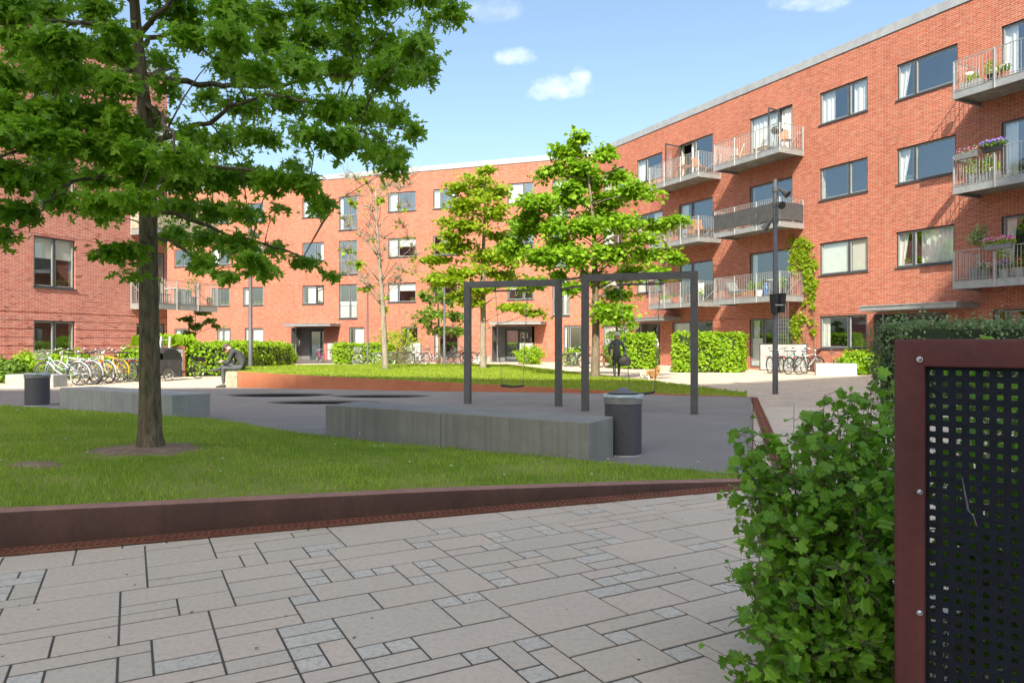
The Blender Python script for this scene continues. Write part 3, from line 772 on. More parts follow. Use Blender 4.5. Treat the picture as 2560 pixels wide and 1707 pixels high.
        s.bx(fr, a - .44, b - .05, .05, zt - .05, d - .012, d - .006, 1); s.bx(fr, a + .16, a + .18, .9, 1.3, d + .05, d + .07, 2)
        fr.build('door', [M['frame'], M['glass'], M['chrome']], en)
        pl = MB(); uu = u1 if rev else u0
        pl.tube([s.p(uu + (.35 if not rev else -.35), 0, -.1), s.p(uu + (.35 if not rev else -.35), cz, -.1)], .03, 8); pl.build('column', M['steel'], en)
        bell = MB(); s.bx(bell, a - .95, a - .75, 1.35, 1.62, -depth + .0, -depth + .03); bell.build('door_phone', M['steel'], en)
        if number:
            cu = bpy.data.curves.new('house_number', 'FONT'); cu.body = number; cu.size = .52; cu.extrude = .008; cu.align_x = 'CENTER'
            tmp = bpy.data.objects.new('tmp', cu); col.objects.link(tmp); bpy.context.view_layer.update()
            me = bpy.data.meshes.new_from_object(tmp.evaluated_get(bpy.context.evaluated_depsgraph_get())); bpy.data.objects.remove(tmp)
            me.materials.clear(); me.materials.append(M['white']); no = bpy.data.objects.new('house_number', me); col.objects.link(no); no.parent = en
            right = -s.e if s.e.x < 0 else s.e
            mx = Matrix((( right.x, 0, s.n.x, 0), (right.y, 0, s.n.y, 0), (0, 1, 0, 0), (0, 0, 0, 1)))
            no.matrix_local = Matrix.Translation(s.p(number_u, 1.62, -depth + .09)) @ mx
        return en

def leaf_ball(name, centres, rad, per, size, mat, parent=None, seed=1, sq=(1, 1, 1), local=True, quadn=1):
    """small clump(s) of leaf quads"""
    rs = np.random.RandomState(seed + len(name)); C = np.repeat(np.array([tuple(c) for c in centres]), per, 0); N = len(C)
    d = rs.normal(size=(N, 3)); d /= np.linalg.norm(d, axis=1)[:, None]; rr = rs.uniform(.35, 1, N)[:, None] ** .6
    P = C + d * rr * rad * np.array(sq)
    return leaves(name, P, d, size, mat, parent, seed, local)
LEAF_SHAPES = {
    'oval': ([(0, 0), (.32, .35), (.28, .72), (0, 1), (-.28, .72), (-.32, .35)], None),
    'lobed': ([(0, -.12), (.1, .16), (.5, .12), (.14, .36), (.6, .62), (.13, .62), (.2, .86), (0, 1.15), (-.2, .86), (-.13, .62), (-.6, .62), (-.14, .36), (-.5, .12), (-.1, .16)], None),
    'currant': ([(0, 0), (.3, -.05), (.52, .25), (.36, .42), (.5, .62), (.2, .7), (0, 1), (-.2, .7), (-.5, .62), (-.36, .42), (-.52, .25), (-.3, -.05)], None),
}
def leaves(name, P, N_, size, mat, parent=None, seed=1, local=True, shape='oval', droop=.3, sizevar=.35, flat=0.0, tone=None, fold=.18, jitter=.6):
    """one mesh of leaf faces at points P, blades facing roughly along N_"""
    rs = np.random.RandomState(seed); n = len(P)
    nrm = N_ + rs.normal(scale=jitter, size=(n, 3)); nrm[:, 2] += flat
    nrm /= np.linalg.norm(nrm, axis=1)[:, None] + 1e-9
    ax = rs.normal(size=(n, 3)); ax[:, 2] -= droop; ax -= nrm * (ax * nrm).sum(1)[:, None]; ax /= np.linalg.norm(ax, axis=1)[:, None] + 1e-9
    sd = np.cross(nrm, ax)
    sz = size * rs.uniform(1 - sizevar, 1 + sizevar, n)
    out = LEAF_SHAPES[shape][0]; k = len(out)
    V = np.empty((n, k, 3)); 
    for i, (a, b) in enumerate(out):
        V[:, i] = P + ax * (b * sz)[:, None] + sd * (a * sz)[:, None] + nrm * ((abs(a) * fold - .16 * b * b) * sz)[:, None]
    base = (np.arange(n) * k)[:, None]
    if k == 6: F = np.vstack([base + np.array([[0, 1, 2, 3]]), base + np.array([[0, 3, 4, 5]])])
    else:
        tri = [tuple(t_) for t_ in tessellate_polygon([[Vector((a, b, 0)) for a, b in out]])]
        F = np.vstack([base + np.array([q]) for q in tri])
    if tone is None: tone = np.clip(rs.normal(.42, .27, n), 0, 1)
    return npmesh(name, V.reshape(-1, 3), F, mat, parent, tone=np.repeat(tone, k), local=local)
M['leaf_mid'] = leafmat('leaf_mid_green', (.07, .16, .02), (.20, .33, .04), .4)
M['leaf_bright'] = leafmat('leaf_bright_green', (.13, .29, .014), (.31, .48, .035), .45)
M['leaf_yellow'] = leafmat('leaf_yellow_green', (.17, .29, .014), (.37, .47, .035), .5)
M['leaf_lime'] = leafmat('leaf_lime', (.14, .28, .015), (.34, .50, .03), .45)
M['leaf_dark'] = leafmat('leaf_dark_green', (.10, .25, .016), (.30, .52, .045), .48, .42)
M['leaf_grey'] = leafmat('leaf_grey_green', (.07, .14, .05), (.25, .36, .16), .3, .35)

SILL = [1.03, 4.2, 7.45, 10.74]; WH = 1.39
TOPZ = 13.48
CORNER = (5.30, 46.68)
bld = thing('apartment_building', 'long four storey red brick apartment block with balconies bending round the courtyard', 'building')
RF = Facade(CORNER, (.4611, -.8873), (-.8873, -.4611), bld, M['brick'])
FF = Facade(CORNER, (-.945, .326), (-.326, -.945), bld, M['brick'])

# ---- right wing
def rw(x0, x1, fl, mull, dress=(), **k): return RF.window(RF.u(x0), RF.u(x1), SILL[fl], SILL[fl] + WH, mull, dress, **k)
rw(2049, 2169, 3, (.62,), [('curtain', .0, .28), ('curtain', .68, .98)])
rw(2049, 2169, 2, (.62,), [])
rw(2049, 2169, 1, (.62,), [('blind', 0, .58), ('blind', .66, 1)])
rw(2049, 2167, 0, (.62,), [('curtain', 0, .16), ('plant', .7, .98)])
rw(2242, 2394, 3, (.31,), [('curtain', 0, .2, -.25)])
rw(2242, 2390, 2, (.31,), [('curtain', 0, .2, -.25), ('plant', .08, .24, M['white'])])
rw(2240, 2386, 1, (.31,), [('curtain', 0, .18, -.2), ('curtain', .4, .97), ('plant', .08, .24, M['white'])])
rw(1592, 1656, 3, (.36,), [('curtain', 0, .3, -.2)])
rw(1592, 1656, 2, (.36,), [('curtain', .6, .97)])
rw(1592, 1656, 1, (.36,), [('white', 0, .3), ('white', .4, 1, .5)])
rw(1508, 1559, 3, (.66,), [('white', 0, .62)])
rw(1508, 1559, 2, (.66,), [('curtain', 0, .4)])
rw(1508, 1559, 1, (.66,), [('white', 0, 1, .5)])
rw(1508, 1572, 0, (.66,), [('white', 0, .62), ('curtain', .68, 1)])
SLAB = [None, 3.12, 6.37, 9.62]
def door(x0, x1, fl, mull, dress=(), **k): return RF.window(RF.u(x0), RF.u(x1), SLAB[fl] + .27, SILL[fl] + WH, mull, dress, sill=False, name='balcony_door', **k)
door(1874, 1981, 3, (.68,), [('curtain', .02, .66), ('curtain', .7, .96)], open_=(1, 88, 'l'))
door(1874, 1981, 2, (.6,), [])
door(1874, 1976, 1, (.62,), [('curtain', .0, .12)])
door(1698, 1782, 3, (.46,), [('curtain', .3, .45, .1)], open_=(0, 86, 'l'))
door(1698, 1782, 2, (.38,), [('curtain', .0, .2)])
door(1698, 1782, 1, (.38,), [])
for fl in (3, 2, 1): RF.window(RF.u(2503), RF.u(2503) + 3.1, SLAB[fl] + .27, SILL[fl] + WH, (.36,), [('curtain', 0, .14)] if fl > 1 else [('curtain', .02, .12, -.15), ('curtain', .3, .9)], sill=False, name='balcony_door')
# ground floor openings
RF.window(RF.u(1874), RF.u(1981), .1, SILL[0] + WH, (.33,), [('frost', 0, .32, .6), ('curtain', .03, .16)], sill=False, name='terrace_door')
RF.window(RF.u(1680), RF.u(1782), .1, SILL[0] + WH, (.45,), [('curtain', 0, .4)], sill=False, name='terrace_door')
RF.window(RF.u(2482), RF.u(2482) + 3.2, .4, SILL[0] + WH, (.4,), [])
RF.window(30.5, 32.2, 4.2, 5.59, (.4,)); RF.window(30.5, 32.2, 7.45, 8.84, (.4,)); RF.window(30.5, 32.2, 10.74, 12.13, (.4,))
number_u = 0
RF.entry(RF.u(2184), RF.u(2368), 2.42, RF.u(2150, 1.3) , RF.u(2392, 1.3), .9, doorpos=.35, rev=False)
RF.entry(RF.u(1590), RF.u(1650), 2.42, RF.u(1560, 1.3), RF.u(1655, 1.3), .9, doorpos=.5)
for fl in (1, 2, 3):
    RF.balcony(12.75, 16.76, SLAB[fl], screen=(fl == 2)); RF.balcony(7.7, 11.62, SLAB[fl]); RF.balcony(24.25, 28.3, SLAB[fl])
RF.wall('wall', 0, 34, -.05, TOPZ, grooves=((2.45, 2.48, .02),))
# ---- far wing (u runs to the left in the photograph)
def fw(x0, x1, fl, mull, dress=(), z0=None, z1=None, **k):
    a, b = FF.u(x1), FF.u(x0)
    return FF.window(a, b, SILL[fl] if z0 is None else z0, SILL[fl] + WH if z1 is None else z1, tuple(1 - m for m in mull), [(d[0], 1 - d[2], 1 - d[1], *d[3:]) for d in dress], **k)
fw(1269, 1334, 3, (.62,), [('white', 0, .6), ('plant', .64, .98)])
fw(1269, 1334, 2, (.62,), [('curtain', 0, .4)]); fw(1269, 1334, 1, (.62,), [('white', 0, .5, .5)])
fw(1083, 1143, 3, (.36,), [('curtain', 0, .22), ('curtain', .78, 1)]); fw(1083, 1143, 2, (.36,), [('white', .4, 1, .4)]); fw(1083, 1143, 1, (.36,), [])
fw(970, 1040, 3, (.36,), [('curtain', .04, .3)]); fw(970, 1040, 2, (.36,), [('white', 0, .34), ('white', .4, 1, .45)]); fw(970, 1040, 1, (.36,), [('white', 0, .34), ('white', .4, 1, .4), ('plant', .75, 1)])
for fl, dr in ((3, [('curtain', 0, .16)]), (2, []), (1, [('frost', 0, 1, .5)])):
    fw(847, 893, fl, (.6,), dr, z0=SILL[fl] - 1.13, sill=True, rail=True, name='french_window')
for fl, dr in ((3, [('white', .2, .75)]), (2, []), (1, [('curtain', .3, .8)])):
    fw(1381, 1424, fl, (.6,), dr, z0=SILL[fl] - 1.13, sill=True, rail=True, name='french_window')
fw(756, 810, 3, (.64,), [('curtain', 0, .2)]); fw(756, 810, 2, (.64,), [('curtain', .8, 1)])
fw(756, 810, 1, (.64,), [('curtain', .2, .9), ('plant', .5, .98)], open_=(0, 14, 'l'), label='window tilted open above the entrance')
fw(608, 658, 3, (.4,), [('curtain', .1, .3)]); fw(608, 658, 2, (.4,), [('white', .42, 1, .25)]); fw(608, 658, 1, (.4,), [('curtain', 0, .2), ('plant', .4, 1)])
fw(612, 658, 0, (.4,), [('white', 0, 1)])
fw(530, 574, 3, (.4,), []); fw(530, 574, 2, (.4,), [('curtain', .0, .3)]); fw(530, 574, 1, (.4,), [('plant', .2, .9)])
fw(543, 577, 0, (.4,), [('curtain', .0, .8)])
fw(436, 470, 0, (.5,), [('curtain', 0, .3)]); fw(436, 480, 1, (.5,), []); fw(436, 480, 2, (.5,), [])
fw(873, 911, 0, (.3,), [('white', .32, 1)], z0=.5); fw(1002, 1045, 0, (.4,), [], z0=.6)
fw(1085, 1146, 0, (.4,), [('curtain', 0, .2)], z0=.15, sill=False, name='terrace_door')
fw(1409, 1456, 0, (.3,), [('curtain', 0, .12)], z0=.3)
number_u = FF.u(1313, -.95)
FF.entry(FF.u(1336), FF.u(1230), 2.42, FF.u(1352, 1.3), FF.u(1224, 1.3), 1.0, number='23', doorpos=.45, rev=True)
FF.entry(FF.u(809), FF.u(728), 2.42, FF.u(826, 1.3), FF.u(712, 1.3), 1.0, doorpos=.28, rev=True)
FF.wall('wall', 0, 46, -.05, TOPZ, grooves=((2.45, 2.48, .02), (5.6, 5.625, .02)))
# dark rooms behind the windows, roof, parapet
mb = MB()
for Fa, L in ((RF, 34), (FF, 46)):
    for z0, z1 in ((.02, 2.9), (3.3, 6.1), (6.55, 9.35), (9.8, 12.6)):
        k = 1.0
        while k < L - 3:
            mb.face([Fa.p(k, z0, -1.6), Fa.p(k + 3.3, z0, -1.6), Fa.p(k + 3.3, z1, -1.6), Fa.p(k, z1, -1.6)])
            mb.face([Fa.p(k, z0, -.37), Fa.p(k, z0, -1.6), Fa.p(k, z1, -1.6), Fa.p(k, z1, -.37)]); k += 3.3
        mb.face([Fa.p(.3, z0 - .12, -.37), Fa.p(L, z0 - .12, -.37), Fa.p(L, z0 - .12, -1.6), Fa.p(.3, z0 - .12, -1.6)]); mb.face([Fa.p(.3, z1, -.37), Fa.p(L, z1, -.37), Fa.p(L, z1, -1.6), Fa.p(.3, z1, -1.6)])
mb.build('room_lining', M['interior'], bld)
def parapet(Fa, L, root, z=TOPZ, off0=0.0):
    mb = MB(); Fa.bx(mb, off0, L, z, z + .36, -.45, .03, 0); Fa.bx(mb, off0, L, z - .03, z, -.3, .015, 1)
    return mb.build('parapet', [M['coping'], M['frame']], root)
parapet(RF, 34, bld, off0=.0); parapet(FF, 46, bld, off0=.0)
mb = MB(); a, b, c = RF.p(34, 13.5, -.2), RF.p(0, 13.5, -.2), FF.p(46, 13.5, -.2)
mb.face([a, b, b + Vector((8, 12, 0)), a + RF.n * -11]); mb.face([b, c, c + FF.n * -11, b + Vector((8, 12, 0))]); mb.build('roof', M['coping'], bld)

# ---- left building
lb = thing('apartment_building', 'weathered dark red brick apartment block with tall paired windows behind the foreground tree', 'building')
LO = (-16.0, 33.05)
LF = Facade(LO, (-.371, -.928), (.928, -.371), lb, M['brick_left'])
for k, dr in ((0, []), (1, [('blind', 0, .48, .42), ('blind', .52, 1, .42), ('plant', .1, .5)]), (2, []), (3, [('blind', 0, 1, .3)])):
    z0, z1 = (.2, 2.14) if k == 0 else (3.43 + 3.25 * (k - 1), 5.39 + 3.25 * (k - 1))
    a, b = LF.u(188), LF.u(84); LF.window(a, b, z0, z1, (.5,), dr)
    LF.window(a + 7.5, b + 7.5, z0, z1, (.5,), dr[:1])
LF.window(LF.u(412), LF.u(341), .05, 2.14, (.5,), [], sill=False, name='terrace_door')
for k in (1, 2, 3): LF.window(LF.u(412), LF.u(341), 2.98 + 3.25 * (k - 1), 5.39 + 3.25 * (k - 1), (.5,), [('curtain', .1, .4)], sill=False, name='balcony_door')
LF.wall('wall', 0, 22, -.05, TOPZ - .1, grooves=[(z, z + .04, .02) for z in (.5, .82, 1.14, 1.46, 1.78, 2.1, 2.42)] + [(5.45, 5.48, .02)])
u1 = LF.u(326)
for k in (1, 2, 3): LF.balcony(u1 - 3.62, u1, 2.76 + 3.25 * (k - 1), 1.42, wood=(k == 2), posts=3)
mb = MB(); back = Vector((-8, -1.5, 0))
A0, A1 = LF.p(0, 0), LF.p(0, 0) + Vector((-12, 4.2, 0))
mb.face([A0, A1, A1 + Vector((0, 0, TOPZ - .1)), A0 + Vector((0, 0, TOPZ - .1))], 0, ((0, 0), (12.7, 0), (12.7, TOPZ), (0, TOPZ)))
mb.build('wall', M['brick_left'], lb)
parapet(LF, 22, lb, TOPZ - .1)
mb = MB(); mb.face([LF.p(0, 13.45, -.2), LF.p(22, 13.45, -.2), LF.p(22, 13.45, -11), LF.p(0, 13.45, -11)]); mb.build('roof', M['coping'], lb)
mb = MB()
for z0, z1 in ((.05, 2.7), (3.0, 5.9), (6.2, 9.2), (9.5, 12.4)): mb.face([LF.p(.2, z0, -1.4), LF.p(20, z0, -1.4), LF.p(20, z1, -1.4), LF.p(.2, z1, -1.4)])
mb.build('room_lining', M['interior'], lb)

# ---- unseen tall block, added behind the viewer to shade the front of the courtyard
shade_block = thing('apartment_building', 'unseen tall brick block added behind the viewpoint to shade the front of the courtyard', 'building')
HT = 60.0; Ls = HT / math.tan(R(SUN_EL)); sh = (RAY_AZ[0] * Ls, RAY_AZ[1] * Ls)  # height picked to cast the shade yet leave most of the sky open
edge = [(-16.5, 18.4), (-8.3, 19.55), (6.4, 21.9), (14.6, 28.3), (19, 32)]
E = [(x - sh[0], y - sh[1]) for x, y in edge]
mb = MB()
for (a, b) in zip(E[:-1], E[1:]):
    L = math.hypot(b[0] - a[0], b[1] - a[1])
    mb.face([(*a, 0), (*b, 0), (*b, HT), (*a, HT)], 0, ((0, 0), (L, 0), (L, HT), (0, HT)))
back = [(E[0][0] - 2, E[0][1] - 12), (E[-1][0] + 10, E[-1][1] - 14)]
ring = E + back[::-1]
for i in range(len(E) - 1, len(ring)):
    a, b = ring[i], ring[(i + 1) % len(ring)]; mb.face([(*a, 0), (*b, 0), (*b, HT), (*a, HT)], 0, ((0, 0), (12, 0), (12, HT), (0, HT)))
mb.face([(*p, HT) for p in ring], 0, [(p[0], p[1]) for p in ring])
mb.build('wall', M['brick'], shade_block)
# ================================================================ benches, bins, swings, lamps
def block(name, corners, z0, z1, mat, root=None, b=.012):
    mb = MB(); c = [Vector((*p, 0)) for p in corners]; ctr = sum(c, Vector()) / 4
    def ring(i, z): return [p + (ctr - p).normalized() * i + Vector((0, 0, z)) for p in c]
    mb.loft([ring(0, z0), ring(0, z1 - b), ring(b, z1)], True)
    return mb.build(name, mat, root, local=False)
def bench(label, p0, p1, wv, h, mat, joint=True):
    p0, p1, wv = Vector(p0), Vector(p1), Vector(wv)
    t = thing('concrete_bench', label, 'bench', (*((p0 + p1) / 2), 0))
    m = p0.lerp(p1, .5); d = (p1 - p0).normalized() * .004
    for (a, b) in (((p0, m - d), (m + d, p1)) if joint else ((p0, p1),)):
        block('bench_block', [a, b, b + wv, a + wv], -.02, h, mat, t)
    return t
bench('long pale concrete bench block in two sections beside the front bin', (-2.42, 9.25), (.776, 7.19), (.33, .60), .45, M['concrete'])
bench('long grey concrete bench block partly hidden by the foreground tree trunk', (-8.15, 12.83), (-5.27, 11.04), (.41, .42), .45, M['concrete_left'])
bench('short grey concrete block in front of the bicycles at the left', (-14.45, 20.3), (-12.95, 20.1), (.08, .5), .36, M['concrete_left'], False)
bench('bright sunlit concrete block in front of the parked bicycles at the right', (11.85, 27.7), (13.25, 27.35), (.15, .5), .46, M['white_concrete'], False)
bench('small white concrete block beside the door of number 23', (-2.45, 45.2), (-1.95, 45.2), (0, .4), .42, M['white_concrete'], False)
bench('small grey concrete block left of the steps at number 23', (-1.93, 45.3), (-1.35, 45.3), (0, .4), .42, M['concrete'], False)
tb = thing('timber_bench', 'end of stacked timber beams where the man in black sits', 'bench', (-7.9, 20.6, 0))
for k in range(3):
    mb = MB(); mb.bbox((-7.875, 20.62, .077 + .153 * k), (.33, 1.25, .149), .01); mb.build('beam', M['wood_grey'], tb, local=False)

def bin_(label, c, r, h, lid=True):
    t = thing('litter_bin', label, 'bin', (*c, 0)); n = 40
    mb = MB(); V = []; F_ = []
    # expanded-metal sleeve: fine ripples
    prof = [(r - .012, .0), (r, .012)] + [(r + (.0025 if k % 2 else -.0015), .03 + k * (h * .84 - .03) / 46) for k in range(47)] + [(r - .006, h * .845)]
    mb.lathe(prof, (*c, 0), n); o = mb.build('sleeve', M['bin_body'], t, True, local=False)
    mb = MB(); mb.lathe([(r + .004, h * .845), (r + .012, h * .855), (r + .012, h - .012), (r + .004, h), (r - .03, h), (r - .035, h - .03)], (*c, 0), n); smooth_angle(mb.build('collar', M['bin_collar'], t, local=False), 30)
    mb = MB(); mb.lathe([(r + .006, .0), (r + .012, .008), (r + .004, .022)], (*c, 0), n); mb.build('foot_ring', M['steel'], t, True, local=False)
    rr = random.Random(int(c[0] * 100)); mb = MB(); rows = [[], [], []]
    for k in range(n):
        a = 2 * math.pi * k / n; w_ = rr.uniform(-.006, .006)
        droop = .02 + .035 * max(0, math.sin(a * 1.0 - 5.2)) + rr.uniform(0, .012)
        for i, (q, z) in enumerate(((r - .02, h + .004), (r + .02 + w_, h + .003), (r + .017 + w_ + .012 * (i_ := 0), h - droop))): rows[i].append((c[0] + q * math.cos(a), c[1] + q * math.sin(a), z))
    mb.loft(rows, False); mb.build('bin_bag', M['bag'], t, True, local=False)
    if lid:
        mb = MB(); mb.lathe([(r * .78, h + .012), (r * .8, h + .02), (r * .5, h + .028), (r * .36, h + .05), (r * .2, h + .07), (r * .05, h + .076)], (*c, 0), n); smooth_angle(mb.build('lid', M['lid'], t, local=False), 25)
    return t
M['bin_body'] = mk('bin_sleeve', (.085, .085, .095), .6, .2, .25, 60, .5, 160)
M['lid'] = mk('bin_lid', (.17, .17, .175), .5, .4, .12, 9)
M['bin_collar'] = mk('bin_collar', (.23, .23, .22), .5, .3, .1, 9)
bin_('dark ribbed litter bin with cone lid at the end of the front bench', (1.245, 7.98), .205, .68)
bin_('dark open litter bin standing at the far edge of the lawn by the left bench', (-9.5, 14.25), .215, .66, False)

sw = thing('swing_set', 'dark steel double swing with two square portal frames on the black playground', 'swing', (1.1, 13.6, 0))
SWH = 2.51
def portal(a, b):
    mb = MB(); a, b = Vector((*a, 0)), Vector((*b, 0)); u = (b - a).normalized(); n = Vector((-u.y, u.x, 0)); wd = .125
    def sq(c, w1, w2, z): return [c + u * i * w1 / 2 + n * j * w2 / 2 + Vector((0, 0, z)) for i, j in ((-1, -1), (1, -1), (1, 1), (-1, 1))]
    for c in (a, b):
        bv = .008; mb.loft([sq(c, wd, wd, -.02), sq(c, wd, wd, SWH - wd)], True)
        mb.loft([sq(c, wd + .02, wd + .02, 0), sq(c, wd + .02, wd + .02, .012)], True)
    mb.hexa([p for p in [a - u * wd / 2 - n * wd / 2 + Vector((0, 0, SWH - wd)), b + u * wd / 2 - n * wd / 2 + Vector((0, 0, SWH - wd)), b + u * wd / 2 + n * wd / 2 + Vector((0, 0, SWH - wd)), a - u * wd / 2 + n * wd / 2 + Vector((0, 0, SWH - wd)),
             a - u * wd / 2 - n * wd / 2 + Vector((0, 0, SWH)), b + u * wd / 2 - n * wd / 2 + Vector((0, 0, SWH)), b + u * wd / 2 + n * wd / 2 + Vector((0, 0, SWH)), a - u * wd / 2 + n * wd / 2 + Vector((0, 0, SWH))]])
    mb.build('portal_frame', M['dark_steel'], sw, local=False); return a, b, u
fa, fb, fu = portal((-.91, 14.64), (.92, 14.08)); ga, gb, gu = portal((1.346, 13.09), (3.2, 12.5))
for (p, q) in (((.95, 14.02, SWH - .03), (1.31, 13.14, SWH - .04)), ((.95, 14.02, SWH - .2), (1.31, 13.14, SWH - .2))):
    mb = MB(); mb.bar(p, q, .035); mb.build('tie_rod', M['dark_steel'], sw, local=False)
def chain(p, q):
    p, q = Vector(p), Vector(q); L = (q - p).length; n = int(L / .042); t = (q - p).normalized(); mb = MB()
    sx_ = t.cross(Vector((0, 1, 0))).normalized(); sy_ = t.cross(sx_)
    for k in range(n):
        c = p.lerp(q, (k + .5) / n); s_ = sx_ if k % 2 else sy_
        pts = [c + t * .026 * math.cos(a) + s_ * .011 * math.sin(a) for a in [2 * math.pi * i / 8 for i in range(8)]]
        for i in range(8): mb.bar(pts[i], pts[(i + 1) % 8], .0065)
    return mb
def swing(a, u, s0, s1, z_seat, sway, tilt):
    """hanger bar under the beam, two chains and a rubber seat"""
    zb = SWH - .125 - .075; P0, P1 = a + u * s0 + Vector((0, 0, zb)), a + u * s1 + Vector((0, 0, zb))
    mb = MB(); mb.tube([P0 - u * .06, P1 + u * .06], .02, 8)
    for p in (P0, P1): mb.bar(p, p + Vector((0, 0, .076)), .03); mb.ball(p, .03, 6)
    o = mb.build('swing', M['dark_steel'], sw, local=False)
    n = Vector((-u.y, u.x, 0)); m = (P0 + P1) / 2 + u * .02 + n * sway
    hw = .22; q0 = Vector((m.x, m.y, z_seat - tilt)) - u * hw; q1 = Vector((m.x, m.y, z_seat + tilt)) + u * hw
    for p, q in ((P0, q0 + Vector((0, 0, .03))), (P1, q1 + Vector((0, 0, .03)))): chain(p, q).build('chain', M['chain'], o, local=False)
    mb = MB(); rings = []
    for k in range(9):
        f = k / 8; c = q0.lerp(q1, f) + Vector((0, 0, -.022 * math.sin(math.pi * f)))
        rings.append([c + n * .085 + Vector((0, 0, .015)), c - n * .085 + Vector((0, 0, .015)), c - n * .085 - Vector((0, 0, .02)), c + n * .085 - Vector((0, 0, .02))])
    mb.loft(rings, True); mb.build('seat', M['rubber'], o, local=False)
M['chain'] = mk('galvanised_chain', (.2, .2, .2), .45, .6, .2, 20)
swing(fa, fu, .60, 1.28, .40, .0, .0); swing(ga, gu, .64, 1.36, .36, .15, .01)

def spotlight(mb, c, d, s=1.0, m=0, mg=1):
    d = Vector(d).normalized(); c = Vector(c)
    pts = [c, c + d * .1 * s, c + d * .16 * s, c + d * .3 * s]
    mb.tube(pts, [.045 * s, .07 * s, .085 * s, .125 * s], 14, True, m)
    mb.tube([c + d * .296 * s, c + d * .303 * s], [.11 * s, .11 * s], 14, True, mg)
    mb.tube([c - d * .06 * s, c], [.03 * s, .045 * s], 10, True, m)
def lamp(label, base, h, r, spots, low=None):
    t = thing('lamp_post', label, 'lamp post', base)
    mb = MB(); mb.lathe([(r * 1.05, -.05), (r * 1.05, h * .2), (r * .98, h * .2 + .01), (r * .8, h - .01), (r * .5, h)], (0, 0, 0), 14); smooth_angle(mb.build('pole', M['lamp_grey'], t), 40)
    if spots: 
        for (z, d, o) in spots:
            mb = MB(); dv = Vector(d).normalized(); side = Vector((o[0], o[1], 0)); c = side + Vector((0, 0, z))
            mb.tube([(0, 0, z), side * .7 + Vector((0, 0, z + .02)), c], .02, 8); mb.tube([(0, 0, z - .06), (0, 0, z + .06)], r * 1.1, 12); spotlight(mb, c, d, .8)
            smooth_angle(mb.build('spotlight', [M['dark_steel'], M['lens']], t), 30)
    return t
M['lens'] = mk('lamp_lens', (.03, .03, .032), .12, 0, .2, 12, coat=.5)
LA = lamp('tall dark lamp post with spotlights and strapped black tubs, right of the swings', (6.47, 17.5, 0), 5.27, .065,
     [(5.02, (.55, -.5, -.6), (.12, -.02)), (4.65, (0.1, -.9, -.35), (0, -.14)), (4.25, (-.5, .45, -.7), (-.1, .05))])
lamp('grey lamp post beside the seated man, in front of the clipped hedge', (-9.0, 24.5, .3), 4.95, .07, [(4.8, (.3, .6, -.7), (.1, .05))])
lamp('slim grey lamp post with a bicycle leaning on it, left of the bare tree', (-7.75, 38.2, 0), 4.35, .055, [])
lamp('grey lamp post with one small spotlight, in front of the dark bicycles', (-3.63, 38.2, .1), 4.9, .068, [(4.45, (-.7, -.5, -.4), (-.14, -.06))])
lamp('thin dark pole standing against the far brick wall above the grass planter', (-22.5, 50.6, 0), 4.6, .05, [])
tub = thing('black_tub', 'pair of black plastic tubs strapped to the lamp post', 'tub', (6.47, 17.5, 2.02))
for sx_, dz in ((-.06, 0), (.13, .02)):
    mb = MB(); c = (6.47 + sx_ * (1.0), 17.5 - .1 + (0.05 if sx_ > 0 else -.0), 1.98 + dz); mb.lathe([(.085, 0), (.115, .44), (.122, .445), (.122, .47), (.105, .47), (.1, .42)], c, 16); smooth_angle(mb.build('tub', M['black'], tub, local=False), 30)
mb = MB(); mb.lathe([(.17, 2.16), (.172, 2.165), (.172, 2.185), (.17, 2.19)], (6.5, 17.44, 0), 20, 0, False); mb.build('strap', M['steel'], tub, local=False)

# ================================================================ perforated screen in the foreground
ps = thing('perforated_screen', 'red brown steel frame with black perforated sheet in the right foreground', 'screen', (1.19, 2.2, 0))
pu = Vector((.78, -.626, 0)).normalized(); pn = Vector((-pu.y, pu.x, 0)); PT = 1.262; P0 = Vector((1.187, 2.2, 0)); PL = .95
def pp(s, z, d=0.0): return P0 + pu * s + pn * d + Vector((0, 0, z))
mb = MB(); wv = .082
prof = lambda: None
def angle_bar(a0, a1, horizontal):
    pass
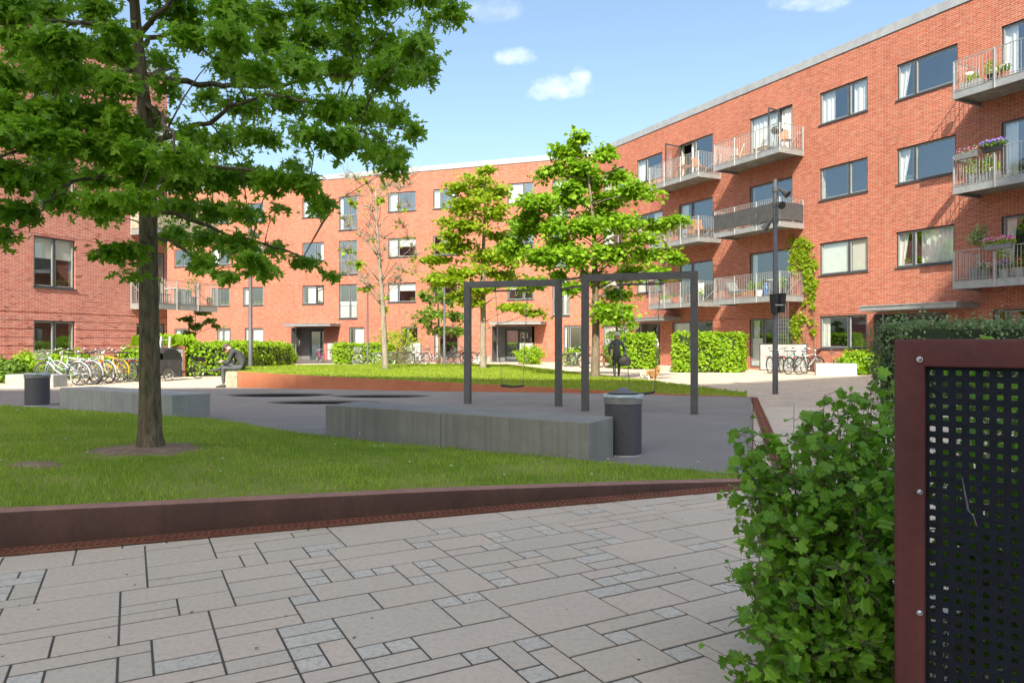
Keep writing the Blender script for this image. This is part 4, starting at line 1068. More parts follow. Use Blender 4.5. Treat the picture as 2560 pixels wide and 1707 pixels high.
# one continuous frame: mitred bars with softened outer edge
fo = [(0, .02), (0, PT), (PL, PT), (PL, .02)]; fi = [(wv, .02 + wv), (wv, PT - wv), (PL - wv, PT - wv), (PL - wv, .02 + wv)]
e_ = .006
layers = []
for d, o_, i_ in ((-.03, e_, 0), (-.036, e_ * 1.6, 0), (-.036, wv, 1), (-.02, wv, 1)): pass
def fr_ring(ins, d): return [pp(s + (ins if s == 0 else -ins), z + (ins if z < .5 else -ins), d) for s, z in fo]
rings = [fr_ring(0, .03), fr_ring(0, -.026), fr_ring(.004, -.032), fr_ring(.012, -.035), fr_ring(wv - .004, -.035), fr_ring(wv, -.031), fr_ring(wv, .0)]
mb.loft(rings, False); smooth_angle(mb.build('frame', M['frame_red'], ps, local=False), 50)
def perforated():
    pit, hs = .0335, .0153; s0, s1, z0, z1 = wv * .6, PL - wv * .6, .05, PT - wv * .6
    ns, nz = int((s1 - s0) / pit), int((z1 - z0) / pit); V = []; Fq = []; d0 = -.012; th = .006
    hp = [(-.5, -.36), (-.36, -.5), (.36, -.5), (.5, -.36), (.5, .36), (.36, .5), (-.36, .5), (-.5, .36)]
    op = [(-.5, -.36), (-.36, -.5), (.36, -.5), (.5, -.36), (.5, .36), (.36, .5), (-.36, .5), (-.5, .36)]
    for i in range(ns):
        for j in range(nz):
            cs, cz = s0 + (i + .5) * pit, z1 - (j + .5) * pit; n = len(V)
            sq = [(-.5, -.5), (.5, -.5), (.5, .5), (-.5, .5)]
            for d in (d0, d0 + th):
                V += [pp(cs + a * pit, cz + b * pit, d) for a, b in sq] + [pp(cs + a * hs, cz + b * hs, d) for a, b in hp]
            for o in (0, 12):
                a = n + o
                Fq += [(a, a + 1, a + 6, a + 5), (a + 1, a + 2, a + 8, a + 7), (a + 2, a + 3, a + 10, a + 9), (a + 3, a, a + 4, a + 11), (a + 1, a + 7, a + 6, a + 6), (a + 2, a + 9, a + 8, a + 8), (a + 3, a + 11, a + 10, a + 10), (a, a + 5, a + 4, a + 4)]
            for q in range(8): Fq.append((n + 4 + q, n + 4 + (q + 1) % 8, n + 16 + (q + 1) % 8, n + 16 + q))
    mb = MB(); mb.poly(V, [f if f[2] != f[3] else f[:3] for f in Fq]); return mb
M['sheet_black'] = mk('black_powder_coat', (.008, .011, .017), .6, .1, .3, 30, .3, 200, spec=.25)
perforated().build('perforated_sheet', M['sheet_black'], ps, local=False)
for z in (PT - .06, PT - .455, PT - .815):
    mb = MB(); c = pp(wv * .86, z, -.036); mb.tube([c, c - pn * .006], [.0085, .0085], 12); mb.ball(c - pn * .006, .0065, 6); mb.build('bolt', M['chrome'], ps, local=False)
mb = MB(); pts = [(.175, .86), (.181, .82), (.187, .785), (.19, .765), (.203, .75), (.212, .72)]
V = []
for k, (s, z) in enumerate(pts):
    w_ = .0022 * math.sin(math.pi * (k + .6) / 6.2) + .0006; V += [pp(s - w_, z, -.0128), pp(s + w_, z, -.0128)]
mb.poly(V, [(2 * k, 2 * k + 1, 2 * k + 3, 2 * k + 2) for k in range(5)]); mb.build('scratch', mk('scraped_metal', (.12, .12, .13), .5, .3, .2, 60), ps, local=False)

# ================================================================ bicycles
CACHE = {}
def part(name, key, fn, mat, parent, smooth=False):
    if key not in CACHE:
        o = fn().build(name, mat, parent, smooth); CACHE[key] = o.data; return o
    o = bpy.data.objects.new(name, CACHE[key]); col.objects.link(o); o.parent = parent; return o
WR = .345
def torus(mb, R_, r, c, n=28, k=6, m=0):
    rings = [[(c[0] + (R_ + r * math.cos(b)) * math.cos(a), c[1] + r * math.sin(b), c[2] + (R_ + r * math.cos(b)) * math.sin(a)) for b in [2 * math.pi * j / k for j in range(k)]] for a in [2 * math.pi * i / n for i in range(n)]]
    V = [p for q in rings for p in q]; F_ = [(i * k + j, i * k + (j + 1) % k, ((i + 1) % n) * k + (j + 1) % k, ((i + 1) % n) * k + j) for i in range(n) for j in range(k)]
    return mb.poly(V, F_, m)
def mk_rim(): mb = MB(); torus(mb, WR - .04, .012, (0, 0, 0)); mb.tube([(0, -.05, 0), (0, .05, 0)], .022, 8); return mb
def mk_tyre(): mb = MB(); return torus(mb, WR - .02, .021, (0, 0, 0))
def mk_spokes():
    mb = MB()
    for k in range(20):
        a = 2 * math.pi * k / 20; mb.bar((0, .03 if k % 2 else -.03, 0), ((WR - .045) * math.cos(a), 0, (WR - .045) * math.sin(a)), .0045)
    return mb
def mk_frame(style):
    def f():
        mb = MB(); bb, rear, st, hd, hdl = (-.08, 0, .29), (-.53, 0, WR), (-.22, 0, .78), (.36, 0, .84), (.40, 0, .68)
        mb.tube([bb, st], .016, 8); mb.tube([hd, hdl], .02, 8)
        if style == 'step':
            mb.tube([hdl, (.22, 0, .45), (.02, 0, .33), bb], .02, 8); mb.tube([hd, (.2, 0, .6), (-.02, 0, .47), (-.14, 0, .5)], .015, 8)
        else:
            mb.tube([hdl, bb], .02, 8); mb.tube([hd, (-.19, 0, .74 if style == 'cross' else .66)], .017, 8)
        for s in (-.045, .045): mb.tube([bb, (-.53, s, WR)], .011, 6); mb.tube([(-.19, 0, .66), (-.53, s, WR)], .009, 6); mb.tube([hdl, (.45, s, .58), (.55, s, WR)], .012, 6)
        return mb
    return f
def mk_bars(kind):
    def f():
        mb = MB(); mb.tube([(.36, 0, .84), (.33, 0, 1.0)], .014, 8)
        if kind == 'up': P = [(.06, -.3, 1.03), (.2, -.28, 1.06), (.33, -.12, 1.0), (.33, .12, 1.0), (.2, .28, 1.06), (.06, .3, 1.03)]
        else: P = [(.28, -.31, 1.0), (.34, -.1, 1.0), (.34, .1, 1.0), (.28, .31, 1.0)]
        mb.tube(P, .011, 6); mb.tube([P[0], Vector(P[0]).lerp(Vector(P[1]), .8)], .017, 6, True, 1); mb.tube([P[-1], Vector(P[-1]).lerp(Vector(P[-2]), .8)], .017, 6, True, 1)
        mb.ball((.38, .03, .93), .035, 6); mb.ball((.28, -.16, 1.05), .025, 6)
        return mb
    return f
def mk_saddle():
    mb = MB(); mb.tube([(-.22, 0, .76), (-.245, 0, .9)], .012, 6)
    mb.loft([[(-.38 + .02 * (k == 0), 0 + .0, .9)] * 0 or [( x, y * w_, z + .02 * abs(y)) for y, z in ((-1, .93), (0, .95), (1, .93), (.7, .9), (-.7, .9))] for k, (x, w_) in enumerate(((-.4, .07), (-.34, .095), (-.25, .07), (-.16, .03), (-.1, .022)))], True)
    return mb
def mk_guards():
    mb = MB()
    for cx, a0, a1 in ((-.53, 20, 190), (.55, -5, 150)):
        n = 14; rings = []
        for k in range(n + 1):
            a = R(a0 + (a1 - a0) * k / n); rr = WR + .022; rings.append([(cx + (rr + q) * math.cos(a), y, WR + (rr + q) * math.sin(a)) for y, q in ((-.028, -.01), (0, .006), (.028, -.01))])
        V = [p for r_ in rings for p in r_]; mb.poly(V, [(3 * k + j, 3 * k + j + 1, 3 * k + 4 + j, 3 * k + 3 + j) for k in range(n) for j in (0, 1)])
    return mb
def mk_rack():
    mb = MB()
    for s in (-.06, .06): mb.tube([(-.22, s, .72), (-.8, s, .74)], .007, 5); mb.tube([(-.53, s, WR), (-.62, s, .735)], .007, 5)
    for k in range(4): x = -.35 - k * .14; mb.tube([(x, -.06, .735), (x, .06, .735)], .006, 5)
    return mb
def mk_basket():
    mb = MB(); n = 16
    for z, w_, l in ((.78, .13, .15), (.86, .15, .17), (.94, .165, .185), (1.02, .175, .2)):
        P = [(.6 + l * math.copysign(abs(math.cos(a)) ** .5, math.cos(a)), w_ * math.copysign(abs(math.sin(a)) ** .5, math.sin(a)), z) for a in [2 * math.pi * k / n for k in range(n + 1)]]; mb.tube(P, .006, 4)
    for k in range(n):
        a = 2 * math.pi * k / n; cx, cy = math.copysign(abs(math.cos(a)) ** .5, math.cos(a)), math.copysign(abs(math.sin(a)) ** .5, math.sin(a)); mb.bar((.6 + .15 * cx, .13 * cy, .78), (.6 + .2 * cx, .175 * cy, 1.02), .005)
    mb.box((.6, 0, .775), (.27, .22, .01))
    return mb
def mk_crank():
    mb = MB(); mb.tube([(-.08, -.05, .29), (-.08, .05, .29)], .03, 8); torus(mb, .085, .008, (-.08, -.045, .29), 16, 4)
    mb.bar((-.08, .07, .29), (.04, .07, .18), .016); mb.bar((-.08, -.07, .29), (-.2, -.07, .4), .016); mb.box((.05, .12, .18), (.08, .09, .02)); mb.box((-.21, -.12, .4), (.08, .09, .02)); mb.bar((-.08, -.045, .36), (-.53, -.045, WR + .05), .006); mb.bar((-.08, -.045, .21), (-.53, -.045, WR - .05), .006)
    return mb
def mk_light(): mb = MB(); mb.ball((-.86, 0, .68), .035, 6); return mb
def mk_stand(): mb = MB(); mb.bar((-.3, .05, .3), (-.42, .2, .0), .014); return mb
def bicycle(label, loc, rz, frame, style='step', bars='up', basket=False, guards=None, light=True, group='bicycles parked in the courtyard', lean=6, s=1.0, turn=0.0):
    t = thing('bicycle', label, 'bicycle', loc, rz, group); t.rotation_euler = (R(lean), 0, rz); t.scale = (s,) * 3
    for cx in (-.53, .55):
        w_ = part('wheel', 'rim', mk_rim, M['chrome'], t, True); w_.location = (cx, 0, WR); w_.rotation_euler = (0, rnd.uniform(0, 3), 0)
        part('tyre', 'tyre', mk_tyre, M['rubber'], w_, True); part('spokes', 'spokes', mk_spokes, M['chrome'], w_)
    part('frame', ('frame', style, frame), mk_frame(style), M[frame], t, True)
    part('handlebar', ('bars', bars), mk_bars(bars), [M['chrome'], M['rubber']], t, True)
    part('saddle', 'saddle', mk_saddle, M['black'], t, True); part('crank', 'crank', mk_crank, M['dark_steel'], t)
    g = guards or 'black'
    part('mudguards', ('guards', g), mk_guards, M[g], t, True); part('luggage_rack', 'rack', mk_rack, M['steel'], t); part('kickstand', 'stand', mk_stand, M['steel'], t)
    if light: part('rear_light', 'light', mk_light, M['red'], t, True)
    if basket: part('basket', 'basket', mk_basket, M['black'] if basket == 1 else M['steel'], t)
    return t
M['silver'] = mk('silver_paint', (.45, .46, .47), .35, .4, .05, 10); M['black_paint'] = mk('black_paint', (.02, .02, .022), .3, 0, .1, 10)
M['teal'] = mk('teal_paint', (.05, .17, .17), .4, 0, .1, 10); M['navy'] = mk('navy_paint', (.03, .06, .14), .4, 0, .1, 10); M['offwhite'] = mk('offwhite_paint', (.68, .68, .66), .4, 0, .05, 10); M['mint'] = mk('pale_green_paint', (.4, .52, .48), .4, 0, .05, 10)
# left row, noses to the wall
hd = math.atan2(.371, -.928)
row = [('blue_grey', 'step', 'up', 2, 'offwhite', 'pale blue step-through bicycle with front basket, leftmost of the left row'),
       ('offwhite', 'cross', 'flat', 0, 'offwhite', 'white bicycle with crossbar next to the pale blue one'),
       ('silver', 'dia', 'flat', 0, 'silver', 'silver bicycle with round red rear light in the left row'),
       ('blue_grey', 'dia', 'flat', 0, 'blue_grey', 'pale blue bicycle standing left of the yellow framed one'),
       ('yellow', 'step', 'up', 0, 'yellow', 'yellow step-through bicycle with tall handlebar in the left row'),
       ('yellow', 'cross', 'flat', 1, 'black', 'yellow bicycle with black basket right of the other yellow one'),
       ('black_paint', 'step', 'up', 0, 'black', 'black bicycle at the tree trunk end of the left row')]
for k, (c, st, br, bk, gd, lab) in enumerate(row):
    x, y = -12.75 + .075 * k, 20.9 + .43 * k
    h2 = hd + rnd.uniform(-.14, .14) + (.3 if k in (0, 1) else 0)
    bicycle(lab, (x - .6 * .93, y + .6 * .37, 0), h2 if k not in (3,) else h2 + math.pi, c, st, br, bk, gd, lean=rnd.uniform(-9, 7), s=1.02)
G2 = 'bicycles parked along the far wing'
far = [((1000, 42.5), .3, 'black_paint', 'step', 1, 'black bicycle with basket, nearest the bare tree in the far row'), ((1022, 43), .5, 'black_paint', 'dia', 0, 'black bicycle second from the bare tree in the far row'),
       ((1046, 43), .4, 'silver', 'cross', 1, 'grey bicycle left of the pale blue one in the far row'), ((1082, 42), .1, 'blue_grey', 'step', 1, 'pale blue step-through bicycle with flowers in its basket'),
       ((1122, 43), .2, 'silver', 'step', 0, 'silver bicycle just right of the far lamp post'), ((1142, 43.4), .5, 'black_paint', 'dia', 1, 'black bicycle with basket between far lamp post and swing post'),
       ((1165, 43.6), .6, 'black_paint', 'step', 0, 'black bicycle partly behind the left swing post'), ((1183, 44), .4, 'teal', 'dia', 0, 'dark bicycle beside the small white block')]
for (x, Y), a, c, st, bk, lab in far: bicycle(lab, (*at(x, HZ, Y).xy, 0), a + math.pi * (x % 2), c, st, 'up', bk, None, group=G2, lean=rnd.uniform(-6, 6))
bicycle('small magenta bicycle parked beside the left entrance', (*at(800, HZ, 47).xy, 0), 2.2, 'magenta', 'step', 'up', 1, 'magenta', lean=4, s=.85, group=G2)
bicycle('bicycle leaning at the slim lamp post, saddle to the right', (*at(918, HZ, 38.6).xy, 0), math.pi - .1, 'black_paint', 'dia', 'flat', 2, None, lean=5, group=G2)
for k, (x, Y, a, c, lab) in enumerate(((1428, 38.5, .9, 'black_paint', 'dark bicycle right of the bright bush between the swing frames'), (1447, 38, .7, 'silver', 'silver bicycle between the swing frames, behind the maple trunk'), (1478, 36.5, .5, 'offwhite', 'white bicycle right of the maple trunk'), (1497, 36.2, .3, 'silver', 'grey bicycle beside the woman in the dark jacket'))):
    bicycle(lab, (*at(x, HZ, Y).xy, 0), a, c, 'dia' if k % 2 else 'step', 'up', k % 2, None, lean=rnd.uniform(-6, 6), group='bicycles by the corner of the two wings')
hr = math.atan2(.461, .887)
rr_ = [((1926, 934), hr + .35, 'navy', 'step', 1, 'dark blue bicycle with rear crate left of the lamp post'), ((1958, 932), hr + .2, 'teal', 'dia', 0, 'teal bicycle directly right of the lamp post'), ((1972, 936), hr + .1, 'black_paint', 'step', 0, 'black bicycle with red rear light in the right row'),
       ((2000, 937), hr + .0, 'silver', 'cross', 0, 'silver bicycle with light tyres in the right row'), ((2042, 930), hr - .2, 'black_paint', 'dia', 1, 'black bicycle half behind the bright concrete block'), ((2094, 930), hr + math.pi + .5, 'mint', 'step', 2, 'pale green bicycle with wire basket facing out above the bright block')]
for (x, y), a, c, st, bk, lab in rr_:
    p = G(x, y); sg = 1 if a < 2.5 else -.3; bicycle(lab, (p.x + .5 * math.cos(a) * sg, p.y + .5 * math.sin(a) * sg, 0), a, c, st, 'up', bk, None, lean=rnd.uniform(-7, 5), group='bicycles parked at the right wing')

# ---- cargo bicycle
cb = thing('cargo_bicycle', 'black three wheeled cargo bicycle with folding hood beside the clipped hedge', 'cargo bike', (-11.37, 24.3, 0), math.atan2(-.89, -.45)); cb.scale = (.82,) * 3
for (x, y, s) in ((-.95, 0, .98), (.78, .38, .72), (.78, -.38, .72)):
    w_ = part('wheel', 'rim', mk_rim, M['chrome'], cb, True); w_.location = (x, y, WR * s); w_.scale = (s,) * 3
    part('tyre', 'tyre', mk_tyre, M['rubber'], w_, True); part('spokes', 'spokes', mk_spokes, M['chrome'], w_)
mb = MB(); B0 = [(.2, -.3, .3), (1.05, -.3, .3), (1.05, .3, .3), (.2, .3, .3)]; B1 = [(.1, -.36, .85), (1.15, -.36, .85), (1.15, .36, .85), (.1, .36, .85)]
mb.hexa(B0 + B1); mb.build('cargo_box', M['cloth_dark'], cb)
mb = MB(); rings = []
for k in range(7):
    a = R(15 + 130 * k / 6); rings.append([(.62 - .5 * math.cos(a) * 1.0, y * (.36), .85 + .52 * math.sin(a) * (1 - .12 * abs(y))) for y in (-1, -.6, 0, .6, 1)])
mb.poly([p for r_ in rings for p in r_], [(5 * k + j, 5 * k + 5 + j, 5 * k + 6 + j, 5 * k + 1 + j) for k in range(6) for j in range(4)])
for y in (-.36, .36): mb.face([(.12, y, .85)] + [(.62 - .5 * math.cos(R(15 + 130 * k / 6)), y, .85 + .52 * .88 * math.sin(R(15 + 130 * k / 6))) for k in range(7)] + [(1.0, y, .85)])
mb.build('hood', M['hood'] if 'hood' in M else M['black'], cb)
mb = MB(); mb.tube([(-.95, .05, WR), (-.5, 0, .3), (.2, 0, .3)], .025, 8); mb.tube([(-.5, 0, .3), (-.66, 0, .8)], .02, 8); mb.tube([(-.5, 0, .33), (0.0, 0, .4), (.1, 0, .95)], .02, 8); mb.tube([(-.66, 0, .75), (-.95, .05, WR)], .012, 6); mb.tube([(.78, -.4, .26), (.78, .4, .26)], .02, 6); mb.build('frame', M['black_paint'], cb, True)
mb = MB(); mb.tube([(.1, -.33, 1.02), (.12, 0, .97), (.1, .33, 1.02)], .013, 6); mb.build('handlebar', M['chrome'], cb, True)
sd = part('saddle', 'saddle', mk_saddle, M['black'], cb, True); sd.location = (-.44, 0, 0)
mb = MB(); mb.box((-1.0, 0, .76), (.42, .3, .03)); mb.box((-1.05, 0, .86), (.3, .26, .16)); mb.build('rear_rack', M['black'], cb)
mb = MB(); mb.ball((-1.28, 0, .72), .045, 6); mb.build('rear_light', M['orange'], cb, True)

# ---- things around the left building
pb = thing('raised_planter', 'dark grey raised planter with red steel edges and grass on top', 'planter', (-13.3, 27.0, 0))
mb = MB(); mb.box((-13.3, 27, .55), (2.05, .8, 1.1)); mb.build('panel', M['pot_grey'], pb, local=False)
mb = MB()
for x in (-14.37, -12.23): mb.box((x, 26.59, .57), (.09, .09, 1.16)); mb.box((x, 27.41, .57), (.09, .09, 1.16))
mb.box((-13.3, 26.59, 1.12), (2.05, .09, .07)); mb.box((-13.3, 27.41, 1.12), (2.05, .09, .07)); mb.build('edge_frame', M['corten'], pb, local=False)
rs = np.random.RandomState(12); n = 900; c = np.stack([rs.uniform(-14.1, -12.3, n), rs.uniform(26.7, 27.3, n), np.full(n, 1.08)], 1)
leaves('planter_grass', c, np.tile([0, -1., .1], (n, 1)), .42, M['leaf_lime'], pb, 4, False, droop=-3.0)
ld = thing('step_ladder', 'shiny aluminium step ladder behind the cargo bicycle hood', 'ladder', (-12.62, 25.9, 0))
mb = MB()
for s in (-.22, .22): mb.bar((-12.62 + s, 25.7, 0), (-12.62 + s * .7, 25.95, 1.5), .05); 
for k in range(5): f = .12 + k * .2; mb.bar((-12.62 - .21 + .05 * f, 25.7 + .25 * f, 1.5 * f), (-12.62 + .21 - .05 * f, 25.7 + .25 * f, 1.5 * f), .04, .02)
mb.build('steps', M['chrome'], ld, local=False)
for s in (-.2, .2):
    mb = MB(); mb.bar((-12.62 + s, 26.25, 0), (-12.62 + s * .7, 25.97, 1.48), .035)
    mb.build('leg', M['chrome'], ld, local=False)
gb_ = thing('covered_barbecue', 'barbecue under a grey cover between tree trunk and cargo bicycle', 'barbecue', (-12.66, 25.4, 0))
mb = MB(); mb.lathe([(.33, .1), (.34, .3), (.31, .7), (.33, .85), (.3, 1.0), (.18, 1.12), (.03, 1.15)], (-12.66, 25.4, 0), 14); mb.build('cover', M['pot_grey'], gb_, True, local=False)
for a in range(4):
    mb = MB(); mb.bar((-12.66 + .24 * math.cos(a * 1.57 + .7), 25.4 + .24 * math.sin(a * 1.57 + .7), 0), (-12.66 + .2 * math.cos(a * 1.57 + .7), 25.4 + .2 * math.sin(a * 1.57 + .7), .2), .03)
    mb.build('leg', M['black'], gb_, local=False)
def privacy(label, p, q, h, mat='grey_panel'):
    p, q = Vector((*p, 0)), Vector((*q, 0)); t = thing('privacy_screen', label, 'screen', (p + q) / 2)
    mb = MB(); mb.bar(p + Vector((0, 0, h / 2 + .03)), q + Vector((0, 0, h / 2 + .03)), .05, h - .06); mb.build('panel', M[mat], t, local=False)
    mb = MB(); mb.bar(p, p + Vector((0, 0, h + .02)), .07); mb.bar(q, q + Vector((0, 0, h + .02)), .07); mb.bar(p + Vector((0, 0, h + .02)), q + Vector((0, 0, h + .02)), .07, .03); mb.build('surround', M['dark_steel'], t, local=False)
p = RF.p(RF.u(1905, .9), 0, 1.0); q = RF.p(RF.u(2022, .9), 0, 1.0)
M['panel_white'] = mk('pale_panel', (.5, .5, .5), .7, 0, .12, 3, dirt=((.4, .36, .34), .5))
privacy('pale grey privacy panel behind the right row of bicycles', p.xy, q.xy, 1.2, 'panel_white')
p = FF.p(FF.u(818, 1.2), 0, 1.2); q = FF.p(FF.u(868, 1.2), 0, 1.2); privacy('grey privacy panel right of the left entrance with a climber on it', p.xy, q.xy, 1.25)
p = FF.p(FF.u(1025, 1.0), 0, 1.0); q = FF.p(FF.u(1052, 1.0), 0, 1.0); privacy('low pale panel behind the far row of bicycles', p.xy, q.xy, 1.3, 'panel_white')
p = FF.p(FF.u(1299, .8), 0, .8); q = FF.p(FF.u(1333, .8), 0, .8); privacy('grey panel beside the door of number 23', p.xy, q.xy, 1.25)

# ================================================================ balcony furniture and flowers
def chair(label, F_, u, d, z, rot, mat='wood', s=1.0, lounge=False, group='balcony chairs'):
    p = F_.p(u, z, d); base = math.atan2(F_.n.y, F_.n.x)
    t = thing('garden_chair', label, 'chair', p, base + rot, group); t.scale = (s,) * 3
    mb = MB(); 
    sl_, bh = (.75, .62) if lounge else (.42, .5); sh_ = .3 if lounge else .44
    for k in range(7): x = -sl_ / 2 + sl_ * (k + .5) / 7; mb.box((x, 0, sh_), (sl_ / 7 * .72, .46, .02))
    mb.build('seat', M[mat], t)
    mb = MB()
    for k in range(7): f = (k + .7) / 7; mb.box((-sl_ / 2 - .16 * f, 0, sh_ + .04 + bh * f), (.02, .46, bh / 7 * .7))
    for y in (-.23, .23): mb.bar((-sl_ / 2 + .02, y, sh_), (-sl_ / 2 - .18, y, sh_ + bh + .06), .03)
    mb.build('backrest', M[mat], t)
    for x, y in ((-1, -1), (1, -1), (1, 1), (-1, 1)):
        mb = MB(); mb.bar((x * sl_ / 2 * .9, y * .22, 0), (x * sl_ / 2 * .9, y * .22, sh_), .03); mb.build('leg', M[mat], t)
    return t
def table(label, F_, u, d, z, w_, h, mat='wood', top='wood'):
    p = F_.p(u, z, d); t = thing('garden_table', label, 'table', p, math.atan2(F_.e.y, F_.e.x))
    mb = MB()
    for k in range(6): mb.box((0, -.28 + .1125 * k, h), (w_, .095, .025))
    mb.build('tabletop', M[top], t)
    for x, y in ((-1, -1), (1, -1), (1, 1), (-1, 1)):
        mb = MB(); mb.bar((x * w_ * .42, y * .24, 0), (x * w_ * .42, y * .24, h), .035); mb.build('leg', M[mat], t)
def pot(label, F_, u, d, z, r, h, potmat, leaf, lr, lh, flower=None, n=140, square=False, cat='potted plant', tall=1.0):
    p = F_.p(u, z, d); t = thing('potted_plant', label, cat, p)
    mb = MB()
    if square: mb.bbox((0, 0, h / 2), (r * 2, r * 1.2, h), .008, math.atan2(F_.e.y, F_.e.x))
    else: mb.lathe([(r * .72, 0), (r, h - .03), (r * 1.06, h - .03), (r * 1.06, h), (r * .9, h), (r * .85, h - .04)], (0, 0, 0), 12)
    mb.build('pot', M[potmat], t)
    leaf_ball('foliage', [(0, 0, h + lh)], lr, n, .07, M[leaf], t, seed=int(u * 100) % 977, sq=(1, 1, tall))
    if flower: leaf_ball('blossom', [(0, 0, h + lh + lr * .35)], lr * 1.0, n // 2, .05, M[flower], t, seed=int(u * 77) % 977, sq=(1, 1, tall))
    return t
def fbox(label, F_, u, d, zr, L, leaf, flower, n=220, along=True, potmat='pot_grey'):
    """flower box hung on the railing"""
    p = F_.p(u, zr, d); a = math.atan2(F_.e.y, F_.e.x) + (0 if along else math.pi / 2); t = thing('flower_box', label, 'flower box', p, a)
    mb = MB(); mb.loft([[(x * L / 2 * k, y * .085 * k2, z) for x, y in ((-1, -1), (1, -1), (1, 1), (-1, 1))] for z, k, k2 in ((-.1, .9, .75), (.1, 1, 1))], True); mb.build('trough', M[potmat], t)
    C = [(L * (k / 4 - .5) * .85, 0, .15) for k in range(5)]
    leaf_ball('foliage', C, .14, n // 5, .07, M[leaf], t, seed=3)
    if flower: leaf_ball('blossom', [(c[0], c[1], .22) for c in C], .13, n // 4, .055, M[flower], t, seed=9, sq=(1, 1, .7))
    return t
Z = [None] + [SLAB[k] + .25 for k in (1, 2, 3)]
u0 = RF.u
chair('slatted wooden chair at the left end of the top middle balcony', RF, 13.35, .75, Z[3], -.5, 'wood_pale')
chair('slatted wooden lounge chair in the middle of the top middle balcony', RF, 14.3, .6, Z[3], -1.0, 'wood_pale', 1, True)
table('low slatted wooden table on the top middle balcony', RF, 15.25, .85, Z[3], .8, .33, 'wood_pale', 'wood_pale')
chair('brown wooden folding chair at the right end of the top middle balcony', RF, 16.3, .55, Z[3], 1.2, 'wood', 1.1)
t = thing('barbecue_grill', 'black round barbecue at the right end of the top middle balcony', 'barbecue', RF.p(16.2, Z[3], 1.05))
mb = MB(); mb.lathe([(.05, .72), (.2, .76), (.26, .86), (.26, .92), (.2, 1.02), (.04, 1.06)], (0, 0, 0), 14); mb.build('kettle', M['black'], t, True)
for a in (0, 2.1, 4.2): mb = MB(); mb.bar((.12 * math.cos(a), .12 * math.sin(a), .76), (.24 * math.cos(a), .24 * math.sin(a), 0), .02); mb.build('leg', M['dark_steel'], t)
table('small wooden table on the top left balcony', RF, 9.7, .7, Z[3], .7, .72); chair('wooden folding chair left of the table, top left balcony', RF, 9.0, .7, Z[3], -1.4, 'wood'); chair('reddish wooden chair at the right end of the top left balcony', RF, 10.95, .8, Z[3], 1.5, 'wood')
table('long orange wooden table on the middle left balcony', RF, 9.75, .85, Z[2], 1.5, .72); chair('wooden chair at the right end of the middle left balcony', RF, 11.0, .75, Z[2], 1.4, 'wood', 1.05); chair('wooden chair behind the long table, middle left balcony', RF, 9.6, .4, Z[2], .1, 'wood')
chair('red brown folding chair on the lowest left balcony', RF, 10.1, .6, Z[1], -.3, 'wood'); chair('white folding chair on the lowest left balcony', RF, 11.0, .9, Z[1], .8, 'white')
pot('bright green plant in a white pot, lowest left balcony', RF, 8.5, 1.2, Z[1], .13, .22, 'white', 'leaf_lime', .2, .12)
pot('yellow flowering plant in a pale trough, lowest left balcony', RF, 9.0, 1.25, Z[1], .3, .2, 'grey_panel', 'leaf_yellow', .2, .1, None, 140, True)
pot('green plant in an orange terracotta pot, lowest left balcony', RF, 9.55, 1.25, Z[1], .15, .3, 'terracotta', 'leaf_mid', .14, .1)
pot('leafy plant at the right end of the lowest left balcony', RF, 11.35, 1.2, Z[1], .14, .25, 'pot_grey', 'leaf_lime', .28, .22)
# lounge sofa
t = thing('lounge_sofa', 'grey cushioned garden lounger on the lowest middle balcony', 'sofa', RF.p(13.75, Z[1], .75), math.atan2(RF.e.y, RF.e.x))
mb = MB(); mb.bbox((0, 0, .34), (1.25, .62, .14), .03); mb.build('seat_cushion', M['pot_grey'], t)
mb = MB(); mb.loft([[(x, y, z) for y in (-.31, .31)] + [(x + .12, y, z - .03) for y in (.31, -.31)] for x, z in ((-.5, .42), (-.75, .85))], True); mb.build('back_cushion', M['pot_grey'], t)
mb = MB(); mb.box((0, 0, .22), (1.3, .66, .06)); mb.build('frame', M['wood'], t)
for x, y in ((-1, -1), (1, -1), (1, 1), (-1, 1)): mb = MB(); mb.bar((x * .6, y * .3, 0), (x * .6, y * .3, .2), .05); mb.build('leg', M['wood'], t)
pot('bushy plants in a wooden trough, lowest middle balcony', RF, 14.75, 1.15, Z[1], .35, .3, 'wood', 'leaf_mid', .3, .18, None, 220, True)
pot('grassy plant in a white pot left of the balcony door, lowest middle balcony', RF, 15.3, 1.2, Z[1], .16, .3, 'white', 'leaf_bright', .2, .25)
t = thing('vase', 'tall blue vase on the lowest middle balcony', 'vase', RF.p(15.5, Z[1] + .0, .95)); mb = MB(); mb.lathe([(.1, 0), (.14, .2), (.13, .45), (.07, .55), (.09, .62)], (0, 0, 0), 12); mb.build('body', mk('blue_glaze', (.03, .12, .4), .3, 0, .1, 9), t, True)
table('small white table near the lamp post, lowest middle balcony', RF, 16.0, .8, Z[1], .55, .74, 'steel', 'white')
pot('leafy climber in a dark pot at the right end of the lowest middle balcony', RF, 16.55, 1.2, Z[1], .15, .3, 'black', 'leaf_mid', .28, .3, None, 180)
